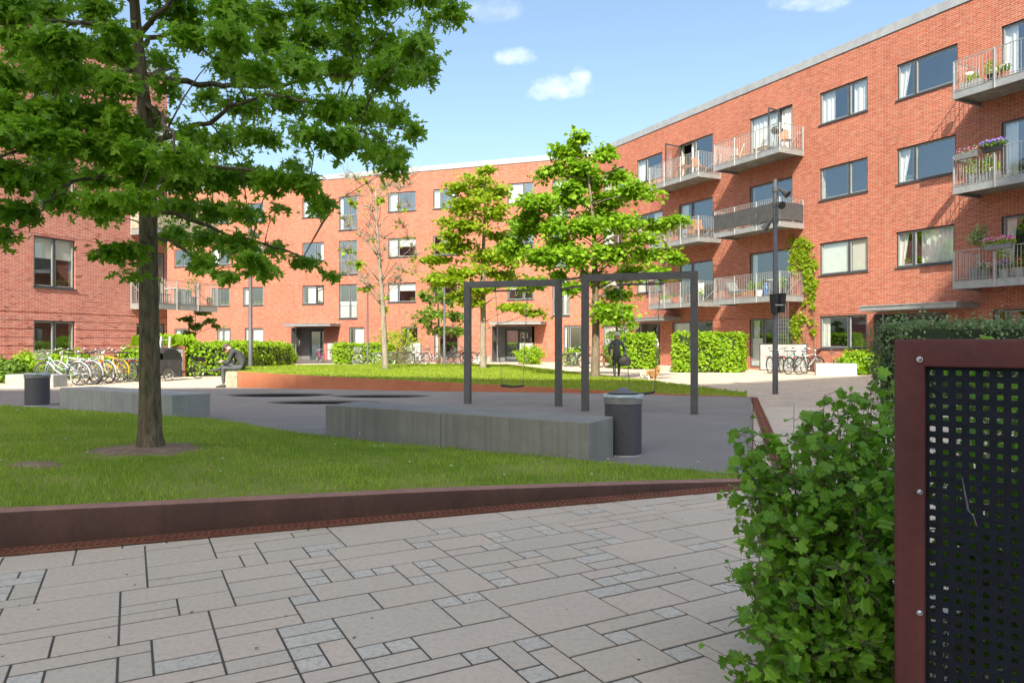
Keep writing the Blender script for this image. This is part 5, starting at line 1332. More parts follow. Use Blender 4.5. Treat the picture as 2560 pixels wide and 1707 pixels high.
# right-hand stack
pot('low green plants in a pale trough on the top right balcony', RF, 24.75, 1.2, Z[3], .33, .24, 'grey_panel', 'leaf_yellow', .24, .08, None, 200, True)
pot('bushy yellow green plant in a dark pot, top right balcony', RF, 25.35, 1.15, Z[3], .16, .3, 'black', 'leaf_yellow', .3, .22, None, 220)
pot('small white flowering plant near the post, top right balcony', RF, 25.75, 1.2, Z[3], .13, .22, 'terracotta', 'leaf_mid', .16, .12, 'white')
for k, (uu, dd, lab) in enumerate(((24.45, .9, 'white hanging pot nearest the corner of the top right balcony'), (25.05, .6, 'larger white hanging pot above the plants on the top right balcony'))):
    t = thing('hanging_pot', lab, 'hanging pot', RF.p(uu, Z[3] + .62, dd)); mb = MB(); mb.lathe([(.04, -.1), (.12, -.03), (.14, .07), (.12, .08)], (0, 0, 0), 12); mb.build('pot', M['white'], t, True)
    leaf_ball('blossom', [(0, 0, .12)], .09, 40, .06, M['red'], t); mb = MB(); mb.tube([(0, 0, .08), (0, 0, .36)], .006, 4); mb.build('cord', M['black'], t)
fbox('dark railing box with a few pink flowers at the corner, middle right balcony', RF, 24.28, 1.0, Z[2] + .98, .75, 'leaf_grey', None, 30, False)
fbox('grey railing box with small pink flowers, middle right balcony', RF, 24.75, 1.56, Z[2] + .95, .7, 'leaf_grey', 'pink', 30)
fbox('railing box full of purple flowers, middle right balcony', RF, 25.55, 1.5, Z[2] + 1.0, .65, 'leaf_mid', 'purple', 420, potmat='black')
fbox('dark railing box seen against the window, middle right balcony', RF, 27.0, 1.4, Z[2] + .62, .75, 'leaf_grey', None, 30, potmat='black')
pot('tall grassy plant in a grey pot, middle right balcony', RF, 24.7, 1.2, Z[2], .17, .36, 'pot_grey', 'leaf_yellow', .28, .22, None, 200, tall=1.3)
pot('yellow green shrub in a grey trough, middle right balcony', RF, 25.25, 1.15, Z[2], .3, .32, 'pot_grey', 'leaf_lime', .32, .18, None, 260, True)
pot('pale potted shrub on a stem, middle right balcony', RF, 25.0, .8, Z[2], .14, .55, 'white', 'leaf_grey', .22, .26)
fbox('grey railing box of pink and yellow flowers, lowest right balcony', RF, 25.75, 1.56, Z[1] + 1.03, .85, 'leaf_lime', 'pink', 520)
ot = thing('potted_plant', 'young olive tree in a dark pot rising above the lowest right balcony', 'potted plant', RF.p(24.85, Z[1], 1.05))
mb = MB(); mb.bbox((0, 0, .22), (.42, .42, .44), .01, .5); mb.build('pot', M['pot_grey'], ot); mb = MB(); mb.tube([(0, 0, .4), (.03, 0, .8), (0, .02, 1.15)], [.025, .02, .012], 6); mb.build('trunk', M['wood_grey'], ot)
leaf_ball('foliage', [(0, 0, 1.5), (.12, 0, 1.3), (-.14, .05, 1.42), (.05, 0, 1.7)], .26, 130, .075, M['olive'] if 'olive' in M else M['leaf_grey'], ot)
for k, (uu, dd, lf, fl, pm, lab) in enumerate(((25.15, 1.25, 'leaf_grey', 'white', 'pot_grey', 'low white flowering plant in a grey pot, lowest right balcony'), (25.35, .85, 'leaf_lime', 'pink', 'pot_grey', 'magenta flowering plant in the middle, lowest right balcony'), (25.75, 1.2, 'leaf_grey', 'purple', 'grey_panel', 'blue violet flowering plant, lowest right balcony'), (26.2, 1.2, 'leaf_mid', 'terracotta', 'grey_panel', 'rust coloured flowering plant, lowest right balcony'), (26.6, 1.2, 'leaf_grey', 'white', 'grey_panel', 'silvery plant nearest the balcony door, lowest right balcony'))):
    pot(lab, RF, uu, dd, Z[1], .17, .3, pm, lf, .19, .1, fl, 160)
pot('tiered plant stand greenery behind the pots, lowest right balcony', RF, 25.3, .5, Z[1] + .0, .2, .75, 'wood', 'leaf_lime', .25, .12, 'white', 160, True)
# left building balcony
pot('climbing leafy plant on the left building balcony', LF, u1 - 2.4, 1.1, 3.0, .2, .4, 'pot_grey', 'leaf_mid', .4, .5, None, 260, tall=1.3)
pot('plant in a terracotta pot at the far end of the left building balcony', LF, u1 - 3.3, 1.2, 3.0, .12, .22, 'terracotta', 'leaf_lime', .15, .1)
chair('dark garden chair on the left building balcony', LF, u1 - 1.1, .8, 3.0, .6, 'black'); table('pale table on the left building balcony', LF, u1 - 1.8, .8, 3.0, .9, .73, 'steel', 'white')

# trellis under the lowest middle balcony
t = thing('trellis', 'white wire trellis hanging below the lowest middle balcony beside the creeper', 'trellis', RF.p(16.3, .2, .9))
mb = MB(); 
for k in range(7): mb.bar(RF.p(15.95 + .13 * k, .3, .95), RF.p(15.95 + .13 * k, 3.1, .95), .012)
for k in range(16): mb.bar(RF.p(15.9, .45 + .17 * k, .96), RF.p(16.78, .45 + .17 * k, .96), .012)
mb.build('mesh', M['steel'], t, local=False)
# ================================================================ vegetation
M['bark'] = None
def barkmat(name, a, b_, sc_=1.0):
    m, t, b = newmat(name); co = t.coord()
    n = t.noise(t.scaled(co, (26 * sc_, 26 * sc_, 5 * sc_)), 1.0, 5, .7, .6); g = t.noise(co, 2.5, 3)
    c = t.mix(t.mapr(n, .35, .68), a, b_); c = t.mix(t.mapr(g, .5, .75, 0, .4), c, tuple(x * .7 + .01 for x in (b_[0] * .8, b_[1], b_[2] * .7)))
    t.link(c, b.inputs['Base Color']); b.inputs['Roughness'].default_value = .95; b.inputs['Specular IOR Level'].default_value = .15
    t.link(t.bump(n, .9, .02), b.inputs['Normal']); return m
M['bark'] = barkmat('rough_bark', (.07, .055, .036), (.24, .195, .135))
M['bark_pale'] = barkmat('pale_bark', (.18, .15, .12), (.36, .31, .26), .7)
M['bark_mid'] = barkmat('brown_bark', (.10, .075, .055), (.24, .19, .14), .7)
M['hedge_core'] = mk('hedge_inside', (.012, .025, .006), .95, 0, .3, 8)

def boxfoliage(corners, z0, z1, count, jit, rs):
    c = [np.array(p, float) for p in corners]; A_ = []; W_ = []
    n = len(c); ctr = sum(c) / n
    for i in range(n):
        a, b = c[i], c[(i + 1) % n]; L = np.linalg.norm(b - a); A_.append(('s', a, b)); W_.append(L * (z1 - z0))
    area = .5 * abs(sum(c[i][0] * c[(i + 1) % n][1] - c[(i + 1) % n][0] * c[i][1] for i in range(n))); A_.append(('t',)); W_.append(area)
    W_ = np.array(W_) / sum(W_); P = []; N_ = []
    for k, k_n in enumerate(rs.multinomial(count, W_)):
        if A_[k][0] == 's':
            a, b = A_[k][1:]; u = rs.uniform(-.01, 1.01, k_n); z = rs.uniform(z0, z1, k_n); d = b - a; nn = np.array([d[1], -d[0]]) / np.linalg.norm(d)
            if np.dot(nn, (a + b) / 2 - ctr) < 0: nn = -nn
            bul = .06 * np.sin(u * np.linalg.norm(d) * 3.1 + z * 2) + .04 * np.sin(z * 7 + u * 9) - .1 * np.clip((z - z1 + .18) / .18, 0, 1) ** 2
            off = rs.normal(0, jit, k_n) - np.abs(rs.normal(0, jit * .6, k_n)) + bul
            q = a + u[:, None] * d + off[:, None] * nn; P.append(np.c_[q, z]); N_.append(np.tile([nn[0], nn[1], .45], (k_n, 1)))
        else:
            u, v = rs.uniform(0, 1, k_n), rs.uniform(0, 1, k_n)
            if n == 4: q = (c[0] * ((1 - u) * (1 - v))[:, None] + c[1] * (u * (1 - v))[:, None] + c[2] * (u * v)[:, None] + c[3] * ((1 - u) * v)[:, None])
            P.append(np.c_[q, z1 + rs.normal(0, jit * .9, k_n) + .04 * np.sin(q[:, 0] * 4 + q[:, 1] * 3)]); N_.append(np.tile([0, -.15, 1.], (k_n, 1)))
    return np.vstack(P), np.vstack(N_)
def hedge(label, corners, z1, mat, count, size, jit=.05, z0=.08, cat='hedge', name='hedge', sprigs=0):
    rs = np.random.RandomState(abs(hash(label)) % 1000 if False else sum(map(ord, label)) % 997)
    c = [Vector((*p, 0)) for p in corners]; ctr = sum(c, Vector()) / 4
    t = thing(name, label, cat, ctr)
    P, N_ = boxfoliage(corners, z0, z1, count, jit, rs)
    if sprigs:
        i = rs.randint(0, len(P), sprigs); Q = P[i].copy(); k = Q[:, 2] > z1 - .12; Q = Q[k]; Q[:, 2] += np.abs(rs.normal(.02, .1, len(Q))); P = np.vstack([P, Q]); N_ = np.vstack([N_, np.tile([0, 0, 1.], (len(Q), 1))])
    # clumpy tone so that the face is not even
    tone = np.clip(.42 + .2 * np.sin(P[:, 0] * 6 + P[:, 2] * 5) * np.sin(P[:, 2] * 7 - P[:, 1] * 4) + rs.normal(0, .24, len(P)), 0, 1)
    leaves('foliage', P, N_, size, M[mat], t, 5, False, tone=tone)
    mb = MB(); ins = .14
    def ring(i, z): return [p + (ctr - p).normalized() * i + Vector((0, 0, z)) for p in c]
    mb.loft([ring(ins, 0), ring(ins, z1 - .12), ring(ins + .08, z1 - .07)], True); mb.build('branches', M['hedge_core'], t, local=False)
    return t
def hb4(x0, x1, y0, y1): return [(x0, y0), (x1, y0), (x1, y1), (x0, y1)]
hedge('clipped bright green hedge block right of the swings, before the right wing', [(6.95, 30.5), (9.75, 30.4), (10.4, 31.7), (7.3, 31.9)], 1.62, 'leaf_lime', 9000, .12)
hedge('rounded bright green hedge behind the right swing, where the bald man stands', [(5.3, 34.6), (6.85, 34.2), (7.1, 35.6), (5.6, 36)], 1.6, 'leaf_lime', 6000, .12, .08)
hedge('long clipped bright hedge behind the seated man', [(-12.2, 26.7), (-10.4, 27.2), (-10.95, 35.5), (-13.6, 35.5)], 1.18, 'leaf_lime', 12000, .11, .07)
hedge('low clipped hedge along the far wing behind the leaning bicycle', [(-10.7, 42.8), (-7.6, 42.8), (-7.3, 44), (-10.9, 44)], 1.15, 'leaf_lime', 4500, .14)
hedge('dark grey green privet hedge behind the perforated screen', [(7.1, 13.0), (14.5, 12.7), (14.6, 13.8), (7.2, 14.2)], 1.58, 'leaf_grey', 16000, .065, .06, sprigs=5000)
def shrub(label, c, r, mat, count, size=.11, flat=.2, h=None):
    rs = np.random.RandomState(sum(map(ord, label)) % 991)
    t = thing('shrub', label, 'shrub', (c[0], c[1], 0)); d = rs.normal(size=(count, 3)); d /= np.linalg.norm(d, axis=1)[:, None]; q = rs.uniform(.45, 1.06, count) ** .5
    lob = 1 + .16 * np.sin(d[:, 0] * 7 + d[:, 2] * 5) + .12 * np.sin(d[:, 1] * 9 + 1)
    P = d * (q * lob)[:, None] * np.array(r) + np.array([c[0], c[1], c[2]]); k = P[:, 2] > .03
    leaves('foliage', P[k], d[k] + np.array([0, 0, .3]), size, M[mat], t, 3, False)
    mb = MB(); rr = random.Random(count)
    for _ in range(9):
        a = rr.uniform(0, 6.28); e = rr.uniform(.3, .8); mb.tube([(c[0] + .1 * math.cos(a), c[1] + .1 * math.sin(a), 0), (c[0] + r[0] * e * math.cos(a) * .6, c[1] + r[1] * e * math.sin(a) * .6, c[2]), (c[0] + r[0] * e * math.cos(a), c[1] + r[1] * e * math.sin(a), c[2] + r[2] * .6)], [.02, .014, .006], 5)
    mb.build('stems', M['bark_mid'], t, local=False); return t
def shr(label, x0, x1, ytop, Y, mat, count, **k):
    z1 = at(0, ytop, Y).z; xm = at((x0 + x1) / 2, HZ, Y).x; rx = (x1 - x0) / 2 / FPX * Y
    return shrub(label, (xm, Y, z1 * .45), (rx, min(rx, 1.2), z1 * .58), mat, count, **k)
shr('rounded bright bush beside the door of number 23', 1287, 1358, 866, 42.5, 'leaf_lime', 2200)
shr('bright bush just right of the left swing frame, by the bicycles', 1408, 1452, 872, 40, 'leaf_lime', 1500)
shr('tall airy shrub behind the low hedge and slim lamp post', 930, 1045, 822, 44, 'leaf_yellow', 2600)
shr('small shrub climbing the grey panel right of the left entrance', 825, 880, 856, 46, 'leaf_mid', 1000)
shr('small bright bush left of the left entrance', 712, 742, 884, 45, 'leaf_lime', 700)
shr('feathery bright shrub right of the bright concrete block', 2098, 2192, 878, 28.6, 'leaf_lime', 2600)
shr('dark leafy shrub left of the rounded hedge behind the woman', 1508, 1582, 836, 36, 'leaf_mid', 2200)
shr('dull green shrub at the left edge behind the short concrete block', -20, 60, 898, 22.5, 'leaf_mid', 1500)
shr('bright yellow green shrub behind the short concrete block', 35, 130, 882, 23.2, 'leaf_lime', 2200)
shr('bright shrub against the left wall behind the pale blue bicycle', 118, 222, 878, 25.5, 'leaf_lime', 2200)
shr('bright shrub between the yellow bicycles and the left wall', 215, 300, 892, 26.5, 'leaf_lime', 1500)
shr('upright bright shrub left of the tree trunk behind the black bicycle', 298, 352, 872, 24.8, 'leaf_lime', 1600)

# ---------------------------------------------------------------- creeper on the right wing
cr = thing('creeper', 'yellow green creeper climbing the brick beside the middle balconies', 'creeper', RF.p(RF.u(2010), 0, 0))
rs = np.random.RandomState(8); P = []
for (x, y, r, n) in ((1985, 605, 16, 90), (2005, 605, 15, 110), (2022, 612, 9, 50), (2008, 630, 24, 260), (1990, 640, 20, 200), (2015, 660, 24, 280), (1985, 670, 16, 120), (2022, 690, 20, 200), (2038, 662, 12, 70), (2028, 718, 18, 180), (2040, 706, 11, 70), (2030, 745, 12, 100), (2034, 768, 8, 50), (2012, 762, 9, 40), (1994, 800, 20, 200), (1990, 828, 18, 170), (2012, 800, 10, 50), (2032, 805, 8, 40), (2036, 830, 8, 45), (2000, 848, 14, 60)):
    n = int(n * .6); xx = x + rs.normal(0, r * .42, n); yy = y + rs.normal(0, r * .55, n)
    for a, b in zip(xx, yy):
        u = RF.u(a); p = RF.p(u, 0); z = EYE - (b - HZ) * p.y / FPX; q = RF.p(u, z, rs.uniform(.01, .09)); P.append(tuple(q))
P = np.array(P); nn = np.tile([RF.n.x, RF.n.y, .25], (len(P), 1))
leaves('foliage', P, nn, .11, M['leaf_yellow'], cr, 6, False, shape='currant', tone=np.clip(rs.normal(.4, .3, len(P)), 0, 1))
mb = MB(); rr = random.Random(4)
for x0, x1, y1 in ((2000, 1988, 610), (2010, 2008, 605), (2032, 2034, 660), (2004, 2025, 690)):
    pts = []
    for k in range(7):
        f = k / 6; x = x0 + (x1 - x0) * f + rr.uniform(-5, 5) * (0 < k); u = RF.u(x); p = RF.p(u, 0); z = max(0, (EYE - (y1 - HZ) * p.y / FPX) * f); pts.append(RF.p(u, z, .02))
    mb.tube(pts, [.02 - .002 * k for k in range(7)], 5)
mb.build('stems', M['bark_mid'], cr, local=False)

# ---------------------------------------------------------------- trees
def tree(label, base, trunk, clusters, barkm, leafm, n_leaf, lsize, shape='oval', twigs=6, flat=.3, limbs=(), seed=1, droop=.3, twig_r=.009, drop=.35, name='tree', bare_twigs=0, spread=1.0, inner=False, cat='tree', sunny=0.0):
    """trunk: [(x,y,z,r)]; clusters: [(centre Vector, (rx,ry,rz), weight)]"""
    rr = random.Random(seed); rs = np.random.RandomState(seed)
    t = thing(name, label, cat, base)
    mb = MB(); mb.tube([p[:3] for p in trunk], [p[3] for p in trunk], 14); o = mb.build('trunk', barkm, t, True, local=False)
    tp = [Vector(p[:3]) for p in trunk]; tr_ = [p[3] for p in trunk]
    def on_trunk(z):
        for a, b, ra, rb in zip(tp[:-1], tp[1:], tr_[:-1], tr_[1:]):
            if a.z <= z <= b.z: f = (z - a.z) / max(1e-6, b.z - a.z); return a.lerp(b, f), ra + (rb - ra) * f
        return (tp[-1], tr_[-1]) if z > tp[-1].z else (tp[0], tr_[0])
    lm = MB(); nodes = []
    for pts, r0, r1 in limbs:
        pts = [Vector(p) for p in pts]; n = len(pts); fine = []
        for i in range(n - 1):
            for k in range(4): fine.append(pts[i].lerp(pts[i + 1], k / 4) + Vector((rr.uniform(-1, 1), rr.uniform(-1, 1), rr.uniform(-1, 1))) * .02 * (i + k > 0))
        fine.append(pts[-1]); lm.tube(fine, [r0 + (r1 - r0) * i / (len(fine) - 1) for i in range(len(fine))], 8); nodes += [(p, r0 + (r1 - r0) * i / (len(fine) - 1)) for i, p in enumerate(fine)][2:]
    P = []; N_ = []
    wsum = sum(c[2] for c in clusters)
    for c, rad, wt in clusters:
        c = Vector(c); best = None
        z = c.z - drop * math.hypot(c.x - base[0], c.y - base[1]); a, ra = on_trunk(max(trunk[0][2] + 1.2 * (trunk[-1][2] - trunk[0][2]) / 8, z)); best = (a, ra * .38, (a - c).length)
        for p, r_ in nodes:
            d = (p - c).length
            if d < best[2] and p.z < c.z + .6: best = (p, r_ * .6, d)
        a, r0, d = best; m = a.lerp(c, .5) + Vector((rr.uniform(-.1, .1), rr.uniform(-.1, .1), rr.uniform(0, .12))) * d
        lm.tube([a, a.lerp(m, .5) + Vector((0, 0, .03 * d)), m, m.lerp(c, .5), c], [max(twig_r, min(r0, .012 * d + twig_r)), max(twig_r, .008 * d), twig_r * 1.2, twig_r, twig_r * .8], 6)
        nt = twigs; nl = int(n_leaf * wt / wsum)
        ends = []
        for k in range(nt):
            dv = Vector((rr.gauss(0, 1), rr.gauss(0, 1), rr.gauss(0, .8))).normalized(); e = c + Vector((dv.x * rad[0], dv.y * rad[1], dv.z * rad[2])) * rr.uniform(.6, 1.05)
            mid = c.lerp(e, .5) + Vector((0, 0, .12 * (e - c).length)); lm.tube([c, mid, e], [twig_r * .8, twig_r * .55, twig_r * .25], 4, False); ends.append((mid, e))
        per = max(1, nl // nt) if wt > 0 else 0
        for mid, e in ends:
            f = rs.uniform(0, 1.12, per); 
            for q in f:
                b = c.lerp(mid, q * 2) if q < .5 else mid.lerp(e, q * 2 - 1)
                j = rs.normal(0, .13 * spread, 3) * np.array(rad); P.append((b.x + j[0], b.y + j[1], b.z + j[2])); N_.append(((b.x - c.x) / rad[0] * .35, (b.y - c.y) / rad[1] * .35, .5))
        for k in range(bare_twigs):
            dv = Vector((rr.gauss(0, 1), rr.gauss(0, 1), abs(rr.gauss(.3, .8)))).normalized(); e = c + dv * rad[0] * rr.uniform(.6, 1.3); lm.tube([c, c.lerp(e, .5) + Vector((rr.uniform(-.08, .08), 0, .06)), e], [twig_r, twig_r * .7, twig_r * .4], 4, False)
    lm.build('branches', barkm, t, True, local=False)
    P = np.array(P); N_ = np.array(N_)
    tone = np.clip(rs.normal(.42, .2, len(P)) + .22 * np.sin(P[:, 0] * 2.1 + P[:, 2] * 1.7) * np.sin(P[:, 1] * 1.9 + P[:, 2] * 2.3), 0, 1)
    leaves('crown', P, N_, lsize, leafm, t, seed, False, shape, droop, flat=flat, tone=tone, sizevar=.45)
    return t
def px_clusters(L, Y, ox=0, dep=1.0, seed=1, ry_scale=1.0):
    rr = random.Random(seed); out = []
    for c in L:
        x, y, rx, ry = c[:4]; w_ = c[4] if len(c) > 4 else 1.0
        Yc = Y + rr.uniform(-1, 1) * dep * (1 if len(c) < 6 else 0) + (c[5] if len(c) > 5 else 0)
        s = Yc / FPX; p = at(x, y, Yc); out.append((p, (rx * s, max(rx * s * .8, .25), ry * s * ry_scale), w_ * rx * ry / 1500))
    return out
# bright maple behind the swings
b2 = G(1488, 952, .05)
cl2 = [(1440, 352, 34, 20), (1420, 388, 58, 22), (1500, 392, 46, 20), (1375, 428, 52, 20), (1462, 432, 70, 26), (1545, 440, 48, 18), (1345, 500, 66, 24), (1425, 500, 60, 28), (1505, 500, 60, 26), (1592, 482, 66, 24), (1640, 562, 66, 22), (1562, 562, 60, 28), (1462, 572, 60, 32), (1378, 572, 66, 28), (1308, 580, 56, 24), (1290, 628, 56, 20), (1362, 640, 66, 26), (1442, 640, 60, 28), (1530, 632, 66, 28), (1622, 640, 66, 22), (1692, 552, 36, 14), (1684, 652, 36, 14), (1580, 690, 56, 22), (1650, 684, 38, 16), (1480, 700, 48, 22), (1420, 722, 38, 16), (1338, 706, 42, 14), (1545, 742, 48, 18), (1510, 782, 46, 24, .7), (1420, 470, 40, 20, 1), (1500, 540, 40, 24), (1400, 610, 50, 20), (1560, 790, 40, 20, .6), (1475, 465, 50, 22), (1395, 690, 30, 14), (1610, 600, 50, 18), (1330, 540, 40, 18)]
T2 = px_clusters(cl2, b2.y, dep=1.1, seed=5, ry_scale=1.25)
tx = b2.x
tree('bright green young maple with pale trunk directly behind the right swing frame', b2, [(tx, b2.y, -.1, .2), (tx, b2.y, .15, .15), (tx + .02, b2.y, 1.5, .12), (tx + .0, b2.y, 3.2, .10), (tx - .05, b2.y, 5.0, .06), (tx - .25, b2.y, 6.9, .02)], T2, M['bark_mid'], M['leaf_bright'], 19000, .125, 'currant', 9, .5, seed=5, twig_r=.012, spread=1.7)
b1 = G(1208, 922, .25)
cl1 = [(1215, 428, 26, 12), (1195, 462, 56, 20), (1146, 476, 46, 14), (1242, 480, 42, 16), (1170, 520, 64, 20), (1240, 532, 48, 18), (1118, 556, 28, 12), (1180, 572, 66, 18), (1250, 592, 42, 14), (1150, 622, 64, 20), (1222, 640, 64, 20), (1098, 652, 52, 14), (1170, 684, 66, 18), (1250, 692, 56, 18), (1105, 704, 56, 14), (1200, 726, 64, 16), (1290, 772, 56, 12), (1180, 762, 38, 10), (1335, 782, 32, 10), (1155, 745, 40, 12), (1265, 645, 40, 16), (1130, 590, 36, 12), (1200, 495, 40, 16), (1290, 560, 26, 10), (1310, 720, 40, 12)]
T1 = px_clusters(cl1, b1.y, dep=1.0, seed=8, ry_scale=1.3)
tree('yellow green young maple with slender pale trunk behind the left swing frame', b1, [(b1.x, b1.y, .1, .18), (b1.x, b1.y, .4, .13), (b1.x, b1.y, 2.2, .11), (b1.x - .02, b1.y, 4.2, .09), (b1.x + .05, b1.y, 6, .05), (b1.x + .1, b1.y, 7.5, .02)], T1, M['bark_pale'], M['leaf_yellow'], 10500, .13, 'currant', 8, .5, seed=8, twig_r=.012, spread=1.7)
b3 = G(964, 928, .28)
cl3 = [(900, 662, 22, 10, 5), (918, 722, 24, 9, 5), (868, 628, 22, 6, 3), (960, 746, 12, 9, 4), (962, 778, 9, 12, 4), (880, 508, 14, 12, 3), (952, 502, 12, 12, 3), (962, 466, 12, 16, 2), (932, 602, 12, 8, 2), (1000, 520, 34, 20, .3), (1020, 600, 40, 24, .25), (920, 460, 34, 18, .3), (860, 550, 34, 20, .25), (1010, 680, 40, 22, .25), (940, 440, 30, 16, .3), (985, 450, 26, 16, .3), (1040, 640, 34, 20, .2), (900, 590, 36, 20, .2), (890, 450, 30, 16, .2), (1000, 560, 30, 20, .1), (930, 530, 30, 20, .1)]
rr = random.Random(5); cl3 += [(960 + rr.uniform(-95, 80), rr.uniform(430, 720), 34, 22, 0) for _ in range(34)]
T3 = px_clusters(cl3, b3.y, dep=.9, seed=3)
tree('nearly bare tree with pale trunk and a few yellow leaf tufts before the far wing', b3, [(b3.x, b3.y, .1, .14), (b3.x - .01, b3.y, .5, .105), (b3.x - .08, b3.y, 2.2, .09), (b3.x - .22, b3.y, 4.2, .065), (b3.x - .3, b3.y, 5.4, .045), (b3.x - .35, b3.y, 6.6, .02)], T3, M['bark_pale'], M['leaf_yellow'], 420, .12, 'currant', 5, .4, seed=3, twig_r=.0095, bare_twigs=13, drop=.85, spread=2.0)
c4 = [(1090, 715, 34, 22), (1060, 745, 36, 24), (1115, 750, 40, 26), (1080, 785, 50, 24), (1130, 790, 40, 24), (1055, 800, 34, 20), (1105, 825, 50, 20), (1145, 830, 26, 18), (1085, 690, 20, 16)]
b4 = Vector((at(1098, HZ, 41).x, 41, 0))
tree('small bushy tree beside the far lamp post above the dark bicycles', b4, [(b4.x, 41, -.05, .09), (b4.x, 41, 1.2, .07), (b4.x - .05, 41, 3, .045), (b4.x - .1, 41, 4.6, .015)], px_clusters(c4, 41, dep=.8, seed=2), M['bark_mid'], M['leaf_mid'], 3200, .17, 'oval', 7, .4, seed=12, twig_r=.012)
c5 = [(1545, 735, 36, 18), (1520, 765, 36, 22), (1565, 775, 36, 22), (1535, 805, 40, 22), (1500, 800, 26, 20), (1575, 810, 24, 18), (1545, 835, 30, 14)]
b5 = Vector((at(1542, HZ, 37).x, 37, 0))
tree('small drooping tree behind the hedge at the corner of the two wings', b5, [(b5.x, 37, -.05, .08), (b5.x, 37, 1.5, .06), (b5.x, 37, 3.9, .015)], px_clusters(c5, 37, dep=.7, seed=6), M['bark_mid'], M['leaf_bright'], 2200, .15, 'oval', 7, .2, seed=13, twig_r=.011, droop=1.0)
c6 = [(500, 782, 30, 14), (470, 800, 24, 12), (525, 800, 24, 12), (490, 820, 34, 12), (540, 815, 14, 10), (475, 835, 16, 8)]
b6 = Vector((at(470, HZ, 36).x, 36, 0))
tree('small green and bronze leaved tree seen under the left balcony', b6, [(b6.x, 36, -.05, .07), (b6.x, 36, 1.2, .055), (b6.x + .1, 36, 2.8, .015)], px_clusters(c6, 36, dep=.5, seed=9), M['bark_mid'], M['leaf_mid'], 1000, .15, 'oval', 6, .3, seed=14, twig_r=.01)

# ---- foreground tree
TY = TREE_AT.y
def tp_(x, y, dy=0.0): return at(x, y, TY + dy)
trunk_px = [(376, 1132, 40), (376, 1112, 34), (375, 1080, 28), (375, 980, 25), (373, 820, 23), (371, 640, 21.5), (370, 500, 20), (368, 330, 17), (352, 180, 14.5), (340, 60, 12.5), (330, -80, 10), (322, -280, 7), (318, -480, 3)]
trunk = []
for i, (x, y, r) in enumerate(trunk_px[::1]):
    p = tp_(x, y); trunk.append((p.x, p.y, p.z, r / FPX * TY))
limbs_px = [
    ([(368, 190, 0), (468, 207, .2), (588, 218, .5), (690, 216, .7), (790, 190, .9), (900, 186, 1.0), (1000, 215, 1.0)], .035, .007),
    ([(366, 360, 0), (470, 322, .1), (523, 305, .0), (577, 267, -.2), (660, 238, -.4), (780, 250, -.6), (900, 330, -.7)], .032, .006),
    ([(350, 130, 0), (376, 95, .1), (457, 71, .4), (560, 58, .7), (700, 40, .9), (860, 30, 1.1)], .03, .007),
    ([(345, 90, 0), (410, 20, -.3), (500, -60, -.5), (640, -120, -.8)], .03, .007),
    ([(370, 520, 0), (470, 545, .3), (577, 588, .5), (690, 620, .6), (762, 645, .65), (846, 700, .7)], .024, .004),
    ([(370, 470, 0), (480, 420, -.3), (600, 420, -.6), (720, 450, -.8), (790, 490, -.9)], .026, .005),
    ([(370, 430, 0), (300, 430, -.4), (200, 450, -.7), (140, 475, -.9), (105, 520, -1.0), (92, 560, -1.0)], .024, .004),
    ([(366, 300, 0), (260, 300, -.5), (150, 330, -1.0), (30, 380, -1.4), (-60, 430, -1.6)], .03, .006),
    ([(350, 170, 0), (250, 200, .5), (130, 230, .9), (0, 290, 1.2)], .03, .006),
    ([(342, 80, 0), (240, 60, -.4), (120, 50, -.8), (-30, 70, -1.1)], .03, .006),
    ([(335, 10, 0), (260, -80, .4), (140, -160, .8)], .03, .006),
    ([(328, -100, 0), (420, -220, .2), (520, -330, .4)], .025, .006),
    ([(326, -160, 0), (220, -280, -.3), (120, -360, -.5)], .025, .006),
    ([(370, 590, 0), (420, 600, -.4), (480, 640, -.7), (530, 680, -.9)], .018, .004),
    ([(371, 600, 0), (330, 620, -.3), (290, 650, -.5)], .016, .004),
    ([(366, 260, 0), (400, 290, -.8), (430, 330, -1.6), (440, 380, -2.1)], .028, .006),
    ([(355, 200, 0), (400, 180, .9), (450, 170, 1.9)], .028, .006)]
limbs = [([tp_(x, y, d) for x, y, d in pts], a, b) for pts, a, b in limbs_px]
